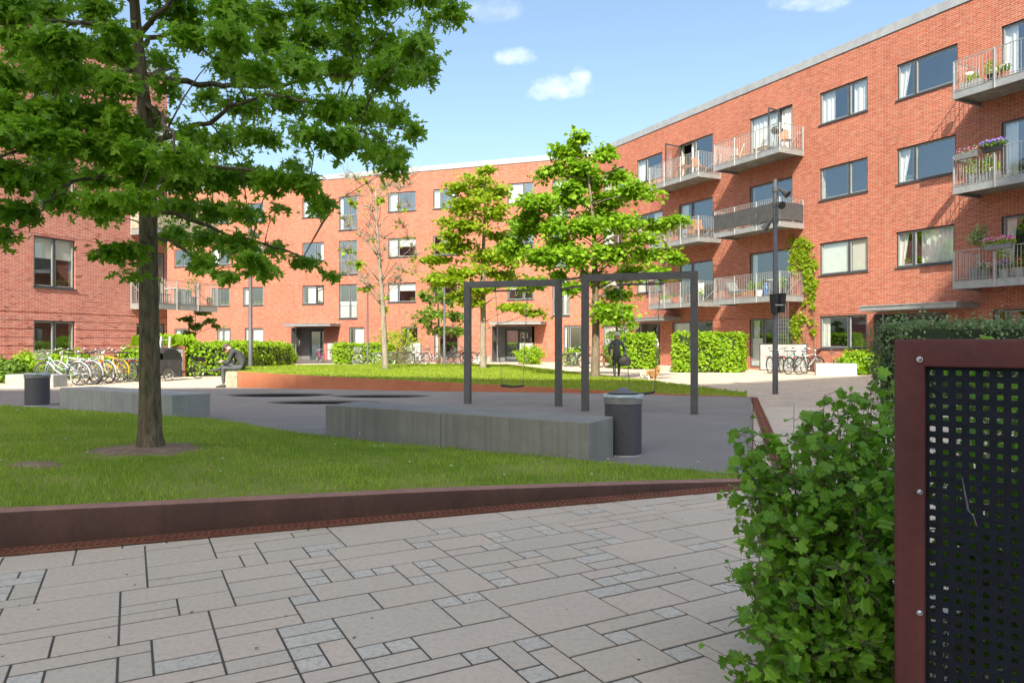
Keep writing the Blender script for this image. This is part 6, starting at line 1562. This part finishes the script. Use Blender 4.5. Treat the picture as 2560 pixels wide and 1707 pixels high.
cF = [(30, 20, 60, 34), (140, 34, 60, 34), (240, 24, 60, 34), (450, 30, 60, 30), (560, 26, 64, 32), (660, 34, 60, 32), (760, 24, 60, 34), (860, 16, 64, 34), (960, 6, 60, 30), (1050, -10, 56, 24), (1130, 22, 42, 26, 1.2, .8), (1080, 50, 40, 16, .6, .8),
      (40, 96, 60, 32), (140, 112, 60, 32), (236, 116, 56, 32), (300, 90, 40, 30), (480, 100, 54, 28), (580, 96, 60, 30), (670, 104, 60, 34), (770, 100, 60, 34), (870, 100, 60, 34), (960, 112, 56, 32), (1036, 116, 40, 28), (1066, 168, 38, 26, 1.1, .9), (1005, 150, 44, 28),
      (20, 196, 50, 30, .9), (90, 150, 56, 30), (110, 205, 50, 28, .8), (170, 190, 56, 30, .9), (310, 150, 50, 30, .9), (300, 215, 44, 30, .8), (410, 150, 40, 28, .7), (420, 230, 36, 28, .6), (390, 300, 36, 26, .6), (236, 190, 50, 26, .6), (560, 168, 54, 26, .8), (650, 180, 56, 28), (760, 168, 60, 30), (860, 172, 60, 32), (960, 186, 56, 28), (1040, 190, 36, 20),
      (50, 264, 60, 30, 1, -1.2), (150, 282, 60, 34, 1, -1.1), (250, 292, 60, 34, 1, -.8), (320, 320, 50, 34, 1, -1.0), (520, 240, 50, 26, .6), (620, 270, 56, 28, .8), (720, 262, 60, 30), (820, 270, 60, 32), (910, 280, 56, 32), (985, 300, 44, 30), (1035, 330, 24, 16),
      (40, 340, 70, 36, 1.2, -1.4), (150, 356, 70, 36, 1.2, -1.2), (250, 370, 66, 36, 1.2, -1.0), (350, 386, 60, 36, 1.1, -1.0), (450, 400, 60, 34, 1, -1.2), (480, 350, 50, 30, .8), (560, 350, 56, 30, .8), (650, 340, 56, 28, .7), (760, 330, 50, 24, .5), (860, 352, 56, 32), (940, 372, 50, 32), (985, 415, 36, 26), (1010, 385, 20, 16),
      (40, 440, 66, 36, 1.1, -1.2), (140, 440, 60, 34), (250, 450, 64, 34), (340, 440, 50, 32), (440, 450, 64, 34), (540, 452, 62, 32), (620, 440, 56, 30), (690, 452, 50, 28), (770, 462, 40, 26), (800, 505, 30, 26, .8, -.9), (740, 420, 40, 20, .6),
      (30, 528, 50, 28, .9, -1), (0, 590, 36, 26, .6, -1), (150, 500, 56, 24, .8), (260, 508, 60, 26, .9), (340, 500, 40, 24), (450, 514, 60, 28), (540, 530, 56, 26), (620, 530, 44, 22, .7), (700, 520, 30, 14, .4), (250, 540, 46, 16, .6),
      (280, 640, 50, 22, .8, -.5), (325, 622, 40, 18, .7, -.5), (330, 690, 34, 12, .5, -.6), (440, 590, 52, 24, .9), (520, 600, 56, 26, 1), (600, 608, 54, 24, 1), (690, 622, 40, 18, .7), (760, 655, 46, 18, .8, .65), (825, 690, 30, 14, .6, .7), (500, 660, 46, 24, .9, -.8), (560, 690, 34, 16, .6, -.9), (650, 672, 44, 20, .7), (620, 640, 40, 18, .7)]
# the crown goes on above and to the left of the picture
rr = random.Random(31)
for k in range(30):
    a = rr.uniform(0, 6.28); cF.append((320 + 720 * math.cos(a) * rr.uniform(.1, 1), rr.uniform(-440, -40), 70, 40, .55))
for k in range(14): cF.append((rr.uniform(-420, -40), rr.uniform(0, 520), 70, 40, .6))
TF = px_clusters(cF, TY, dep=1.5, seed=21, ry_scale=1.3)
tree('large dark green oak with pointed lobed leaves standing on the front lawn', TREE_AT, trunk, TF, M['bark'], M['leaf_dark'], 47000, .074, 'lobed', 10, .35, limbs=limbs, seed=21, twig_r=.0042, droop=.9, drop=.25, spread=2.0)

# ---------------------------------------------------------------- leafy bush in the right foreground
bu = thing('currant_bush', 'leafy green currant bush growing beside and behind the perforated screen', 'bush', (1.2, 2.8, 0))
rr = random.Random(17); st = MB(); P = []; N_ = []
def stem(b, tip, bow, nl, r=.0045):
    b, tip = Vector(b), Vector(tip); m = b.lerp(tip, .55) + Vector(bow); pts = [b.lerp(m, f).lerp(m.lerp(tip, f), f) for f in [i / 8 for i in range(9)]]
    st.tube(pts, [r * (1 - .75 * i / 8) for i in range(9)], 5, False)
    for k in range(nl):
        f = rr.uniform(.08, 1) ** .8; i = min(7, int(f * 8)); p = pts[i].lerp(pts[i + 1], f * 8 - i); a = rr.uniform(0, 6.28); l = rr.uniform(.01, .075)
        q = p + Vector((math.cos(a) * l, math.sin(a) * l, rr.uniform(-.02, .04))); st.tube([p, q], .0012, 3, False)
        P.append(tuple(q)); N_.append((math.cos(a) * .5, math.sin(a) * .5 - .3, .8))
def bpx(x, y, Y): return at(x, y, Y)
tips = [(1842, 1090, 2.75), (1850, 1150, 2.7), (1890, 1105, 2.8), (1930, 1110, 2.7), (1905, 1180, 2.6), (1870, 1230, 2.6), (1990, 1050, 2.85), (2045, 1015, 2.9), (2080, 1000, 2.8), (2120, 985, 2.9), (2165, 1000, 2.8), (2210, 950, 2.85), (2230, 1000, 2.7), (2235, 960, 3.0), (2150, 1060, 2.7), (2090, 1080, 2.6), (2030, 1100, 2.6), (1960, 1180, 2.6), (1900, 1290, 2.5), (1860, 1340, 2.5), (1835, 1430, 2.45), (1815, 1530, 2.45), (1850, 1480, 2.4), (1880, 1400, 2.4), (1860, 1600, 2.35), (1905, 1650, 2.3), (1940, 1500, 2.35), (1980, 1400, 2.4), (2010, 1300, 2.45), (2060, 1230, 2.5), (2120, 1180, 2.5), (2180, 1130, 2.55), (2220, 1100, 2.5), (2200, 1250, 2.45), (2140, 1330, 2.4), (2080, 1400, 2.35), (2030, 1480, 2.3), (2100, 1520, 2.3), (2160, 1450, 2.3), (2210, 1400, 2.35), (2220, 1560, 2.3), (2150, 1600, 2.25), (2060, 1620, 2.25), (1990, 1590, 2.3), (1950, 1640, 2.25), (2230, 1300, 2.4), (2240, 1180, 2.5), (2060, 1300, 2.9), (2130, 1250, 2.9), (1990, 1230, 2.9), (1930, 1360, 2.8), (2180, 1350, 2.9), (2100, 1140, 2.95), (2190, 1060, 2.95)]
for (x, y, Y) in tips:
    x = x + (38 if x < 2000 else 12); tip = bpx(x, y, Y)
    tip.z = max(tip.z, .12); bx, by = 1.25 + (tip.x - 1.2) * .45 + rr.uniform(-.08, .08), max(2.42, Y * .55 + 1.2) + rr.uniform(-.08, .08)
    L = tip.z; stem((bx, by, 0), tip, (rr.uniform(-.08, .04), rr.uniform(-.1, .05), .06), int(30 + 44 * L))
    for _ in range(2):
        t2 = tip + Vector((rr.uniform(-.14, .14), rr.uniform(-.12, .2), rr.uniform(-.3, -.03))); t2.z = max(.06, t2.z); stem((bx + rr.uniform(-.1, .1), by + rr.uniform(-.05, .15), 0), t2, (rr.uniform(-.08, .08), rr.uniform(-.08, .08), .03), int(16 + 24 * t2.z), .003)
for k in range(120):   # the part behind the perforated sheet
    s = rr.uniform(.1, 1.2); d = rr.uniform(.55, 1.3); b = pp(s, 0, d); tip = pp(s + rr.uniform(-.15, .15), rr.uniform(.5, 1.27), d + rr.uniform(-.1, .2)); stem(b, tip, (0, 0, .05), int(24 + 22 * tip.z))
for k in range(30):
    s = rr.uniform(.06, .42); d = rr.uniform(.12, .4); b = pp(s, 0, d); tip = pp(s + rr.uniform(-.08, .08), rr.uniform(.5, 1.22), d + rr.uniform(-.02, .1)); stem(b, tip, (0, 0, .04), int(24 + 26 * tip.z), .003)
for (x, y, Y) in ((1862, 1068, 2.72), (1905, 1060, 2.8), (1985, 1010, 2.85), (2062, 985, 2.8), (2130, 962, 2.85), (1880, 1140, 2.65), (2185, 930, 2.85)):
    tip = bpx(x, y, Y); stem((1.1 + .5 * (tip.x - 1.05), Y - .1, 0), tip, (-.03, 0, .08), 34, .0035)
P = np.array(P); N_ = np.array(N_)
# keep every leaf clear of the steel sheet
rel = P[:, :2] - np.array([P0.x, P0.y]); dist = rel @ np.array([pn.x, pn.y]); sal = rel @ np.array([pu.x, pu.y]); ok = ~((sal > -.05) & (dist < .06))
P, N_ = P[ok], N_[ok]
st.build('stems', M['bark_mid'], bu, local=False)
M['leaf_currant'] = leafmat('currant_leaf', (.07, .20, .018), (.24, .46, .04), .42, .35)
hl = np.clip((P[:, 2] - .2) / 1.1, 0, 1)
leaves('foliage', P, N_, .036, M['leaf_currant'], bu, 6, False, 'currant', .6, flat=.2, fold=.24, jitter=.9, sizevar=.6, tone=np.clip(np.random.RandomState(2).normal(.4, .26, len(P)), 0, 1))
# ================================================================ people and the dog
M['skin'] = mk('skin', (.55, .32, .23), .55, 0, .08, 12)
M['jersey'] = mk('dark_jersey', (.045, .046, .048), .85, 0, .2, 14, .3, 60)
M['jeans'] = mk('dark_jeans', (.075, .08, .09), .85, 0, .2, 14, .3, 60)
M['shoe'] = mk('shoe_leather', (.05, .045, .045), .6, 0, .15, 14)
M['cap'] = mk('cap_cloth', (.09, .06, .07), .85, 0, .15, 20)
M['hair_dark'] = mk('dark_hair', (.05, .035, .025), .7, 0, .3, 40, .4, 120)
M['beard'] = mk('reddish_beard', (.28, .12, .06), .8, 0, .3, 40, .5, 120)
M['quilt'] = mk('quilted_navy', (.075, .08, .115), .6, 0, .6, 30, .7, 40)
M['shirt_white'] = mk('white_shirt', (.72, .72, .7), .8, 0, .06, 10)
M['straw'] = mk('pale_hat', (.68, .64, .56), .8, 0, .1, 20)
M['eye'] = mk('eye_dark', (.02, .015, .012), .3)
M['lip'] = mk('lip', (.42, .16, .13), .5)
M['fur_tan'] = mk('tan_fur', (.48, .26, .11), .95, 0, .3, 25, .5, 60)
M['fur_white'] = mk('white_fur', (.72, .66, .58), .95, 0, .12, 25, .5, 60)
def grow(name, chains, mats, parent, extra=None, sub=2):
    """one continuous body: chains = [(material index, [(point, radius), ...])]; points shared by position join"""
    V = []; E = []; RAD = []; key = {}; seg = []
    def vid(p, r):
        k = tuple(round(c, 4) for c in p)
        if k not in key: key[k] = len(V); V.append(Vector(p)); RAD.append(r)
        return key[k]
    for m, pts in chains:
        ids = [vid(p, r) for p, r in pts]
        for a, b in zip(ids[:-1], ids[1:]): E.append((a, b)); seg.append((a, b, m))
    me = bpy.data.meshes.new('tmp'); me.from_pydata([tuple(v) for v in V], E, []); o = bpy.data.objects.new('tmp', me); col.objects.link(o)
    md = o.modifiers.new('skin', 'SKIN'); md.use_smooth_shade = True; md.branch_smoothing = .5
    for i, sv in enumerate(me.skin_vertices[0].data): sv.radius = (RAD[i],) * 2; sv.use_root = (i == 0)
    if sub: s_ = o.modifiers.new('sub', 'SUBSURF'); s_.levels = sub; s_.render_levels = sub
    bpy.context.view_layer.update()
    nm = bpy.data.meshes.new_from_object(o.evaluated_get(bpy.context.evaluated_depsgraph_get())); nm.name = name
    bpy.data.objects.remove(o); bpy.data.meshes.remove(me)
    nm.materials.clear()
    for q in mats: nm.materials.append(q)
    mi = []
    for p in nm.polygons:
        c = p.center; best = (9e9, 0)
        for a, b, m in seg:
            d = V[b] - V[a]; f = max(0, min(1, (c - V[a]).dot(d) / max(1e-9, d.length_squared))); dd = (c - V[a] - d * f).length - (RAD[a] + (RAD[b] - RAD[a]) * f)
            if dd < best[0]: best = (dd, m)
        mi.append(best[1])
    nm.polygons.foreach_set('material_index', mi); nm.polygons.foreach_set('use_smooth', [True] * len(nm.polygons))
    if extra:   # fingers, nose and ears grown into the same mesh
        bm = bmesh.new(); bm.from_mesh(nm)
        for q, m in extra:
            vs = [bm.verts.new(p) for p in q.v]
            for f in q.f:
                try: fc = bm.faces.new([vs[i] for i in f]); fc.material_index = m; fc.smooth = True
                except ValueError: pass
        bm.to_mesh(nm); bm.free()
    ob = bpy.data.objects.new(name, nm); col.objects.link(ob); ob.parent = parent; ob.location = -Vector(parent.location)
    return ob
def hand(wrist, d, n, s=1.0, curl=.6, side=1):
    """palm, four unequal bent fingers and a thumb from the side of the palm"""
    wrist, d, n = Vector(wrist), Vector(d).normalized(), Vector(n).normalized(); x = d.cross(n).normalized() * side; q = MB()
    q.tube([wrist, wrist + d * .035 * s, wrist + d * .085 * s], [.022 * s, .03 * s, .032 * s], 8)
    for k, (o, L) in enumerate(((-.026, .065), (-.009, .078), (.009, .072), (.025, .056))):
        b = wrist + d * .085 * s + x * o * s; m = b + (d - n * curl * .5).normalized() * L * .5 * s; e = m + (d * (1 - curl) - n * curl).normalized() * L * .5 * s
        q.tube([b - d * .02 * s, b, m, e], [.009 * s, .0095 * s, .009 * s, .006 * s], 6)
    b = wrist + d * .03 * s - x * .03 * s; q.tube([b + x * .01, b - x * .02 * s + d * .02 * s, b - x * .028 * s + d * .05 * s - n * .01], [.012 * s, .011 * s, .008 * s], 6)
    return q
def head_bits(c, f, r, up=(0, 0, 1)):
    """nose and ears; c head centre, f facing"""
    c, f, up = Vector(c), Vector(f).normalized(), Vector(up); sd = f.cross(up).normalized(); nose = MB()
    nose.tube([c + f * r * .92 + up * .012, c + f * (r * 1.12) - up * .012, c + f * r * .95 - up * .028], [.008, .014, .012], 6)
    for s in (-1, 1): nose.ball(c + sd * s * r * .93, .022, 6, 0, (.6, .6, 1.1))
    return nose
def face(c, f, r, parent, up=(0, 0, 1)):
    c, f, up = Vector(c), Vector(f).normalized(), Vector(up); sd = f.cross(up).normalized()
    for s in (-1, 1):
        q = MB(); q.ball(c + f * r * .9 + sd * s * .032 + up * .02, .011, 6); q.build('eye', M['eye'], parent, True, local=False)
    q = MB(); q.ball(c + f * r * .93 - up * .05, .022, 6, 0, (1, 1, .3)); q.build('mouth', M['lip'], parent, True, local=False)
# ---- seated man in black, bent forward over his hands
base = Vector((-7.75, 20.3, .46))
man = thing('person', 'bearded man in black with a cap, sitting hunched on the timber beams', 'person', (-7.75, 20.32, 0))
hip = base + Vector((.06, 0, .10)); hl, hr_ = hip + Vector((-.02, -.1, -.0)), hip + Vector((-.02, .1, -.0))
w1 = hip + Vector((.03, 0, .14)); ch = hip + Vector((-.08, 0, .33)); sh = hip + Vector((-.24, 0, .47)); nk = hip + Vector((-.33, 0, .52))
hc = hip + Vector((-.435, 0, .555)); crown_ = hc + Vector((.01, 0, .08))
kl, kr = Vector((-8.19, 20.17, .55)), Vector((-8.17, 20.4, .63)); al, ar = Vector((-8.17, 20.17, .1)), Vector((-8.33, 20.12, .50))
shl, shr_ = sh + Vector((.02, -.19, -.03)), sh + Vector((.02, .19, -.03)); el, er = Vector((-8.0, 20.06, .68)), Vector((-8.0, 20.58, .7)); wl, wr_ = Vector((-8.24, 20.24, .72)), Vector((-8.24, 20.36, .73))
J, T_, S_ = 1, 2, 0
chains = [(J, [(hip, .15), (w1, .15), (ch, .165), (sh, .12)]), (S_, [(sh, .12), (nk, .06), (hc, .092), (crown_, .075)]),
          (T_, [(hip, .15), (hl, .1), (kl, .072), (al, .048)]), (T_, [(hip, .15), (hr_, .1), (kr, .072), (ar, .05)]),
          (J, [(sh, .12), (shl, .078), (el, .055), (wl, .034)]), (J, [(sh, .12), (shr_, .078), (er, .055), (wr_, .034)])]
fd = Vector((-.75, 0, -.66)); up_ = Vector((-.66, 0, .75))
grow('body', chains, [M['skin'], M['jersey'], M['jeans']], man, [(hand(wl, (-.9, .35, .1), (.1, -.3, 1), 1.05, .7), 0), (hand(wr_, (-.9, -.35, .1), (.1, .3, 1), 1.05, .7, -1), 0), (head_bits(hc, fd, .1, up_), 0)])
face(hc, fd, .1, man, up_)
q = MB(); rings = []
for k, (z, r_) in enumerate(((.0, .108), (.03, .112), (.07, .1), (.1, .07), (.115, .02))): rings.append([hc + up_ * (z + .015) + Vector((up_.z, 0, -up_.x)) * r_ * math.cos(a) + Vector((0, 1, 0)) * r_ * .92 * math.sin(a) for a in [2 * math.pi * i / 14 for i in range(14)]])
q.loft(rings, True); bk = Vector((up_.z, 0, -up_.x)); q.poly([hc + up_ * .02 - bk * (.1 + .09 * (1 - (j / 3) ** 2 if i else 0)) + Vector((0, .03 * j, 0)) - up_ * .025 * i for i in (0, 1) for j in (-3, -2, -1, 0, 1, 2, 3)], [(j, j + 1, j + 8, j + 7) for j in range(6)])
q.build('cap', M['cap'], man, True, local=False)
q = MB(); q.ball(hc + fd * .06 - up_ * .085, .062, 8, 0, (1, .95, 1.15)); q.build('beard', M['beard'], man, True, local=False)
def shoe(par, heel, d, L=.28):
    heel, d = Vector(heel), Vector(d).normalized(); sd = d.cross(Vector((0, 0, 1))).normalized(); up2 = sd.cross(d); q = MB(); rings = []
    for f, w_, h in ((-.02, .03, .07), (.05, .042, .1), (.35, .042, .1), (.6, .05, .065), (.85, .045, .05), (1.0, .02, .03)):
        c = heel + d * L * f; rings.append([c + sd * w_, c + sd * w_ * .8 + up2 * h * .75, c + up2 * h, c - sd * w_ * .8 + up2 * h * .75, c - sd * w_])
    q.loft(rings, True); q.build('shoe', M['shoe'], par, True, local=False)
shoe(man, al + Vector((.05, 0, -.1)), (-1, .05, 0)); shoe(man, ar + Vector((.03, .0, -.07)), (-.9, -.3, .12))
q = MB(); q.box((-8.36, 20.3, .75), (.012, .075, .15), .2); q.build('phone', M['black'], man, local=False)

# ---- woman with hat, dark quilted jacket, leading the dog
wo = thing('person', 'woman with pale hat, dark quilted jacket and black bag, walking a dog', 'person', (3.72, 25.3, 0))
b0 = Vector((3.72, 25.3, 0)); hp = b0 + Vector((0, 0, .84)); ws = b0 + Vector((0, 0, 1.0)); cs = b0 + Vector((0, -.02, 1.18)); ss = b0 + Vector((0, -.02, 1.32)); nn_ = b0 + Vector((.01, -.04, 1.4)); hh = b0 + Vector((.01, -.06, 1.5)); ht = hh + Vector((0, .01, .08))
ch_ = [(1, [(hp, .16), (ws, .145), (cs, .15), (ss, .1)]), (0, [(ss, .1), (nn_, .05), (hh, .086), (ht, .07)])]
for s, ex, ey, wx, wz in ((-1, -.27, .0, -.24, .8), (1, .28, -.02, .24, .78)):
    shd = ss + Vector((s * .16, 0, -.02)); elb = b0 + Vector((ex, ey, 1.05)); wri = b0 + Vector((wx, ey - .1, wz + .02)); ch_.append((1, [(ss, .1), (shd, .07), (elb, .055), (wri, .036)]))
    lg = hp + Vector((s * .085, 0, -.02)); kn = b0 + Vector((s * .08, -.06 * s, .45)); an = b0 + Vector((s * .075, .05 * s, .08)); ch_.append((2, [(hp, .16), (lg, .1), (kn, .065), (an, .042)]))
wri_l, wri_r = b0 + Vector((-.24, -.1, .82)), b0 + Vector((.24, -.12, .80))
grow('body', ch_, [M['skin'], M['quilt'], M['black']], wo, [(hand(wri_l, (.1, -.1, -1), (1, 0, .1), .95, .4), 0), (hand(wri_r, (-.05, -.15, -1), (-1, 0, .1), .95, .7, -1), 0), (head_bits(hh, (.1, -1, -.1), .09), 0)])
face(hh, (.1, -1, -.1), .092, wo)
q = MB(); q.lathe([(.19, .035), (.195, .04), (.115, .055), (.11, .12), (.085, .15), (.02, .155)], hh + Vector((0, .01, 0)), 16, 0); q.build('hat', M['straw'], wo, True, local=False)
q = MB(); q.ball(hh + Vector((0, .045, -.03)), .098, 8, 0, (1, .75, 1.15)); q.build('hair', M['hair_dark'], wo, True, local=False)
for s in (-1, 1): shoe(wo, b0 + Vector((s * .075, .05 * s + .05, 0)), (0.05, -1, 0), .25)
bag = thing('shoulder_bag', 'large black bag hanging at the walking woman\'s side', 'bag', (3.96, 25.2, .45))
q = MB(); q.loft([[(3.97 + x * w_, 25.16 + y * .09, z) for x, y in ((-1, -.6), (-.6, -1), (.6, -1), (1, -.6), (1, .6), (.6, 1), (-.6, 1), (-1, .6))] for z, w_ in ((.44, .1), (.48, .2), (.6, .235), (.74, .2), (.78, .15))], True); q.build('body', M['black'], bag, True, local=False)
q = MB(); q.tube([(3.85, 25.16, .76), (3.9, 25.14, .84), (3.96, 25.14, .86), (4.05, 25.16, .76)], .01, 6); q.build('strap', M['black'], bag, True, local=False)
# ---- dog, nose down
dx0, dy0 = at(1629, HZ, 23.3).x, 23.3
dog = thing('dog', 'small fluffy tan dog with a white head, sniffing at the lawn edge', 'dog', (dx0, dy0, 0))
dp = lambda x, y, z: Vector((dx0 + x, dy0 + y, z))
ck = [(0, [(dp(.1, 0, .27), .085), (dp(0, 0, .25), .085), (dp(-.13, 0, .245), .1)]), (1, [(dp(-.13, 0, .245), .1), (dp(-.2, -.01, .26), .065), (dp(-.27, -.02, .2), .068), (dp(-.32, -.03, .15), .034), (dp(-.345, -.03, .135), .022)]),
      (0, [(dp(.1, 0, .27), .085), (dp(.17, 0, .31), .03), (dp(.2, 0, .4), .028), (dp(.15, 0, .45), .018)])]
for s in (-1, 1):
    ck.append((1, [(dp(-.13, 0, .245), .1), (dp(-.12, s * .06, .19), .042), (dp(-.115 - .02 * s, s * .062, .09), .024), (dp(-.125 - .02 * s, s * .062, .02), .022)]))
    ck.append((0, [(dp(.1, 0, .27), .085), (dp(.1, s * .06, .2), .05), (dp(.075 + .03 * s, s * .064, .14), .03), (dp(.125 + .03 * s, s * .064, .085), .022), (dp(.105 + .03 * s, s * .064, .02), .022)]))
e1 = MB(); [e1.ball(dp(-.25, s * .065 - .02, .235), .04, 6, 0, (.8, .45, 1.2)) for s in (-1, 1)]; e2 = MB(); e2.ball(dp(-.365, -.03, .138), .013, 6)
grow('body', ck, [M['fur_tan'], M['fur_white'], M['eye']], dog, [(e1, 0), (e2, 2)])
for s in (-1, 1): q = MB(); q.ball(dp(-.305, s * .032 - .03, .215), .009, 6); q.build('eye', M['eye'], dog, True, local=False)
rs = np.random.RandomState(4); 
for nm_, ctr, rad, n, mm in (('body_fur', (.0, 0, .255), (.19, .1, .1), 700, 'fur_tan'), ('tail_fur', (.19, 0, .39), (.06, .05, .09), 220, 'fur_tan'), ('head_fur', (-.25, -.015, .21), (.085, .08, .07), 260, 'fur_white')):
    d = rs.normal(size=(n, 3)); d /= np.linalg.norm(d, axis=1)[:, None]; P = np.array(dp(*ctr)) + d * np.array(rad) * .96
    leaves(nm_, P, np.cross(d, [0.3, .2, 1]), .055, M[mm], dog, 3, False, droop=.5)
ld_ = thing('dog_lead', 'thin dark lead running from the woman\'s hand to the dog', 'lead', (4.0, 25.0, .8))
q = MB(); a, b = wri_r + Vector((0, -.02, -.1)), dp(-.18, 0, .3); q.tube([a, a.lerp(b, .33) - Vector((0, 0, .16)), a.lerp(b, .66) - Vector((0, 0, .14)), b], .006, 5); q.build('cord', M['black'], ld_, local=False)
# ---- bald man in white behind the hedge, leaning over
mw = thing('person', 'bald person in a white shirt leaning over behind the rounded hedge', 'person', (at(1632, HZ, 36.6).x, 36.6, 0))
c0 = Vector((at(1632, HZ, 36.6).x, 36.6, 0)); hp = c0 + Vector((.1, .1, .9)); ws = c0 + Vector((.1, .06, 1.1)); cs = c0 + Vector((.04, -.02, 1.34)); ss = c0 + Vector((-.03, -.1, 1.52)); nk = c0 + Vector((-.08, -.15, 1.6)); hh = c0 + Vector((-.12, -.19, 1.72)); ht = hh + Vector((0, .01, .075))
cw = [(1, [(hp, .16), (ws, .155), (cs, .17), (ss, .12)]), (0, [(ss, .12), (nk, .058), (hh, .092), (ht, .075)])]
for s in (-1, 1):
    cw.append((1, [(ss, .12), (ss + Vector((s * .19, .02, -.03)), .08), (ss + Vector((s * .27, -.05, -.3)), .055), (ss + Vector((s * .2, -.25, -.45)), .034)]))
    cw.append((2, [(hp, .16), (hp + Vector((s * .09, 0, -.03)), .1), (hp + Vector((s * .1 - .03, -.04, -.45)), .07), (hp + Vector((s * .1 - .04, .03, -.82)), .046)]))
grow('body', cw, [M['skin'], M['shirt_white'], M['jeans']], mw, [(hand(ss + Vector((s * .2, -.25, -.45)), (-s * .2, -.8, -.5), (0, -.3, 1), 1, .5, s), 0) for s in (-1, 1)] + [(head_bits(hh, (-.2, -.9, -.4), .096), 0)])
face(hh, (-.2, -.9, -.35), .096, mw)
for s in (-1, 1): shoe(mw, hp + Vector((s * .1 - .04, .08, -.9)), (-.1, -1, 0))
# small flowers in the pale blue bicycle's basket

# fallen petals and specks on the paving
rs = np.random.RandomState(77); n = 130; c = np.stack([rs.uniform(-4, 3, n), rs.uniform(2.4, 6.5, n), np.full(n, .004)], 1)
k = np.array([not inpoly(a, b, POLY_LAWN) and not inpoly(a, b, POLY_RUB) for a, b, _ in c]); c = c[k]
tag(leaves('leaf_litter', c, np.tile([0, 0, 1.], (len(c), 1)), .016, mk('dry_specks', (.2, .15, .09), .9, 0, .5, 3), None, 4, flat=3), kind='stuff')
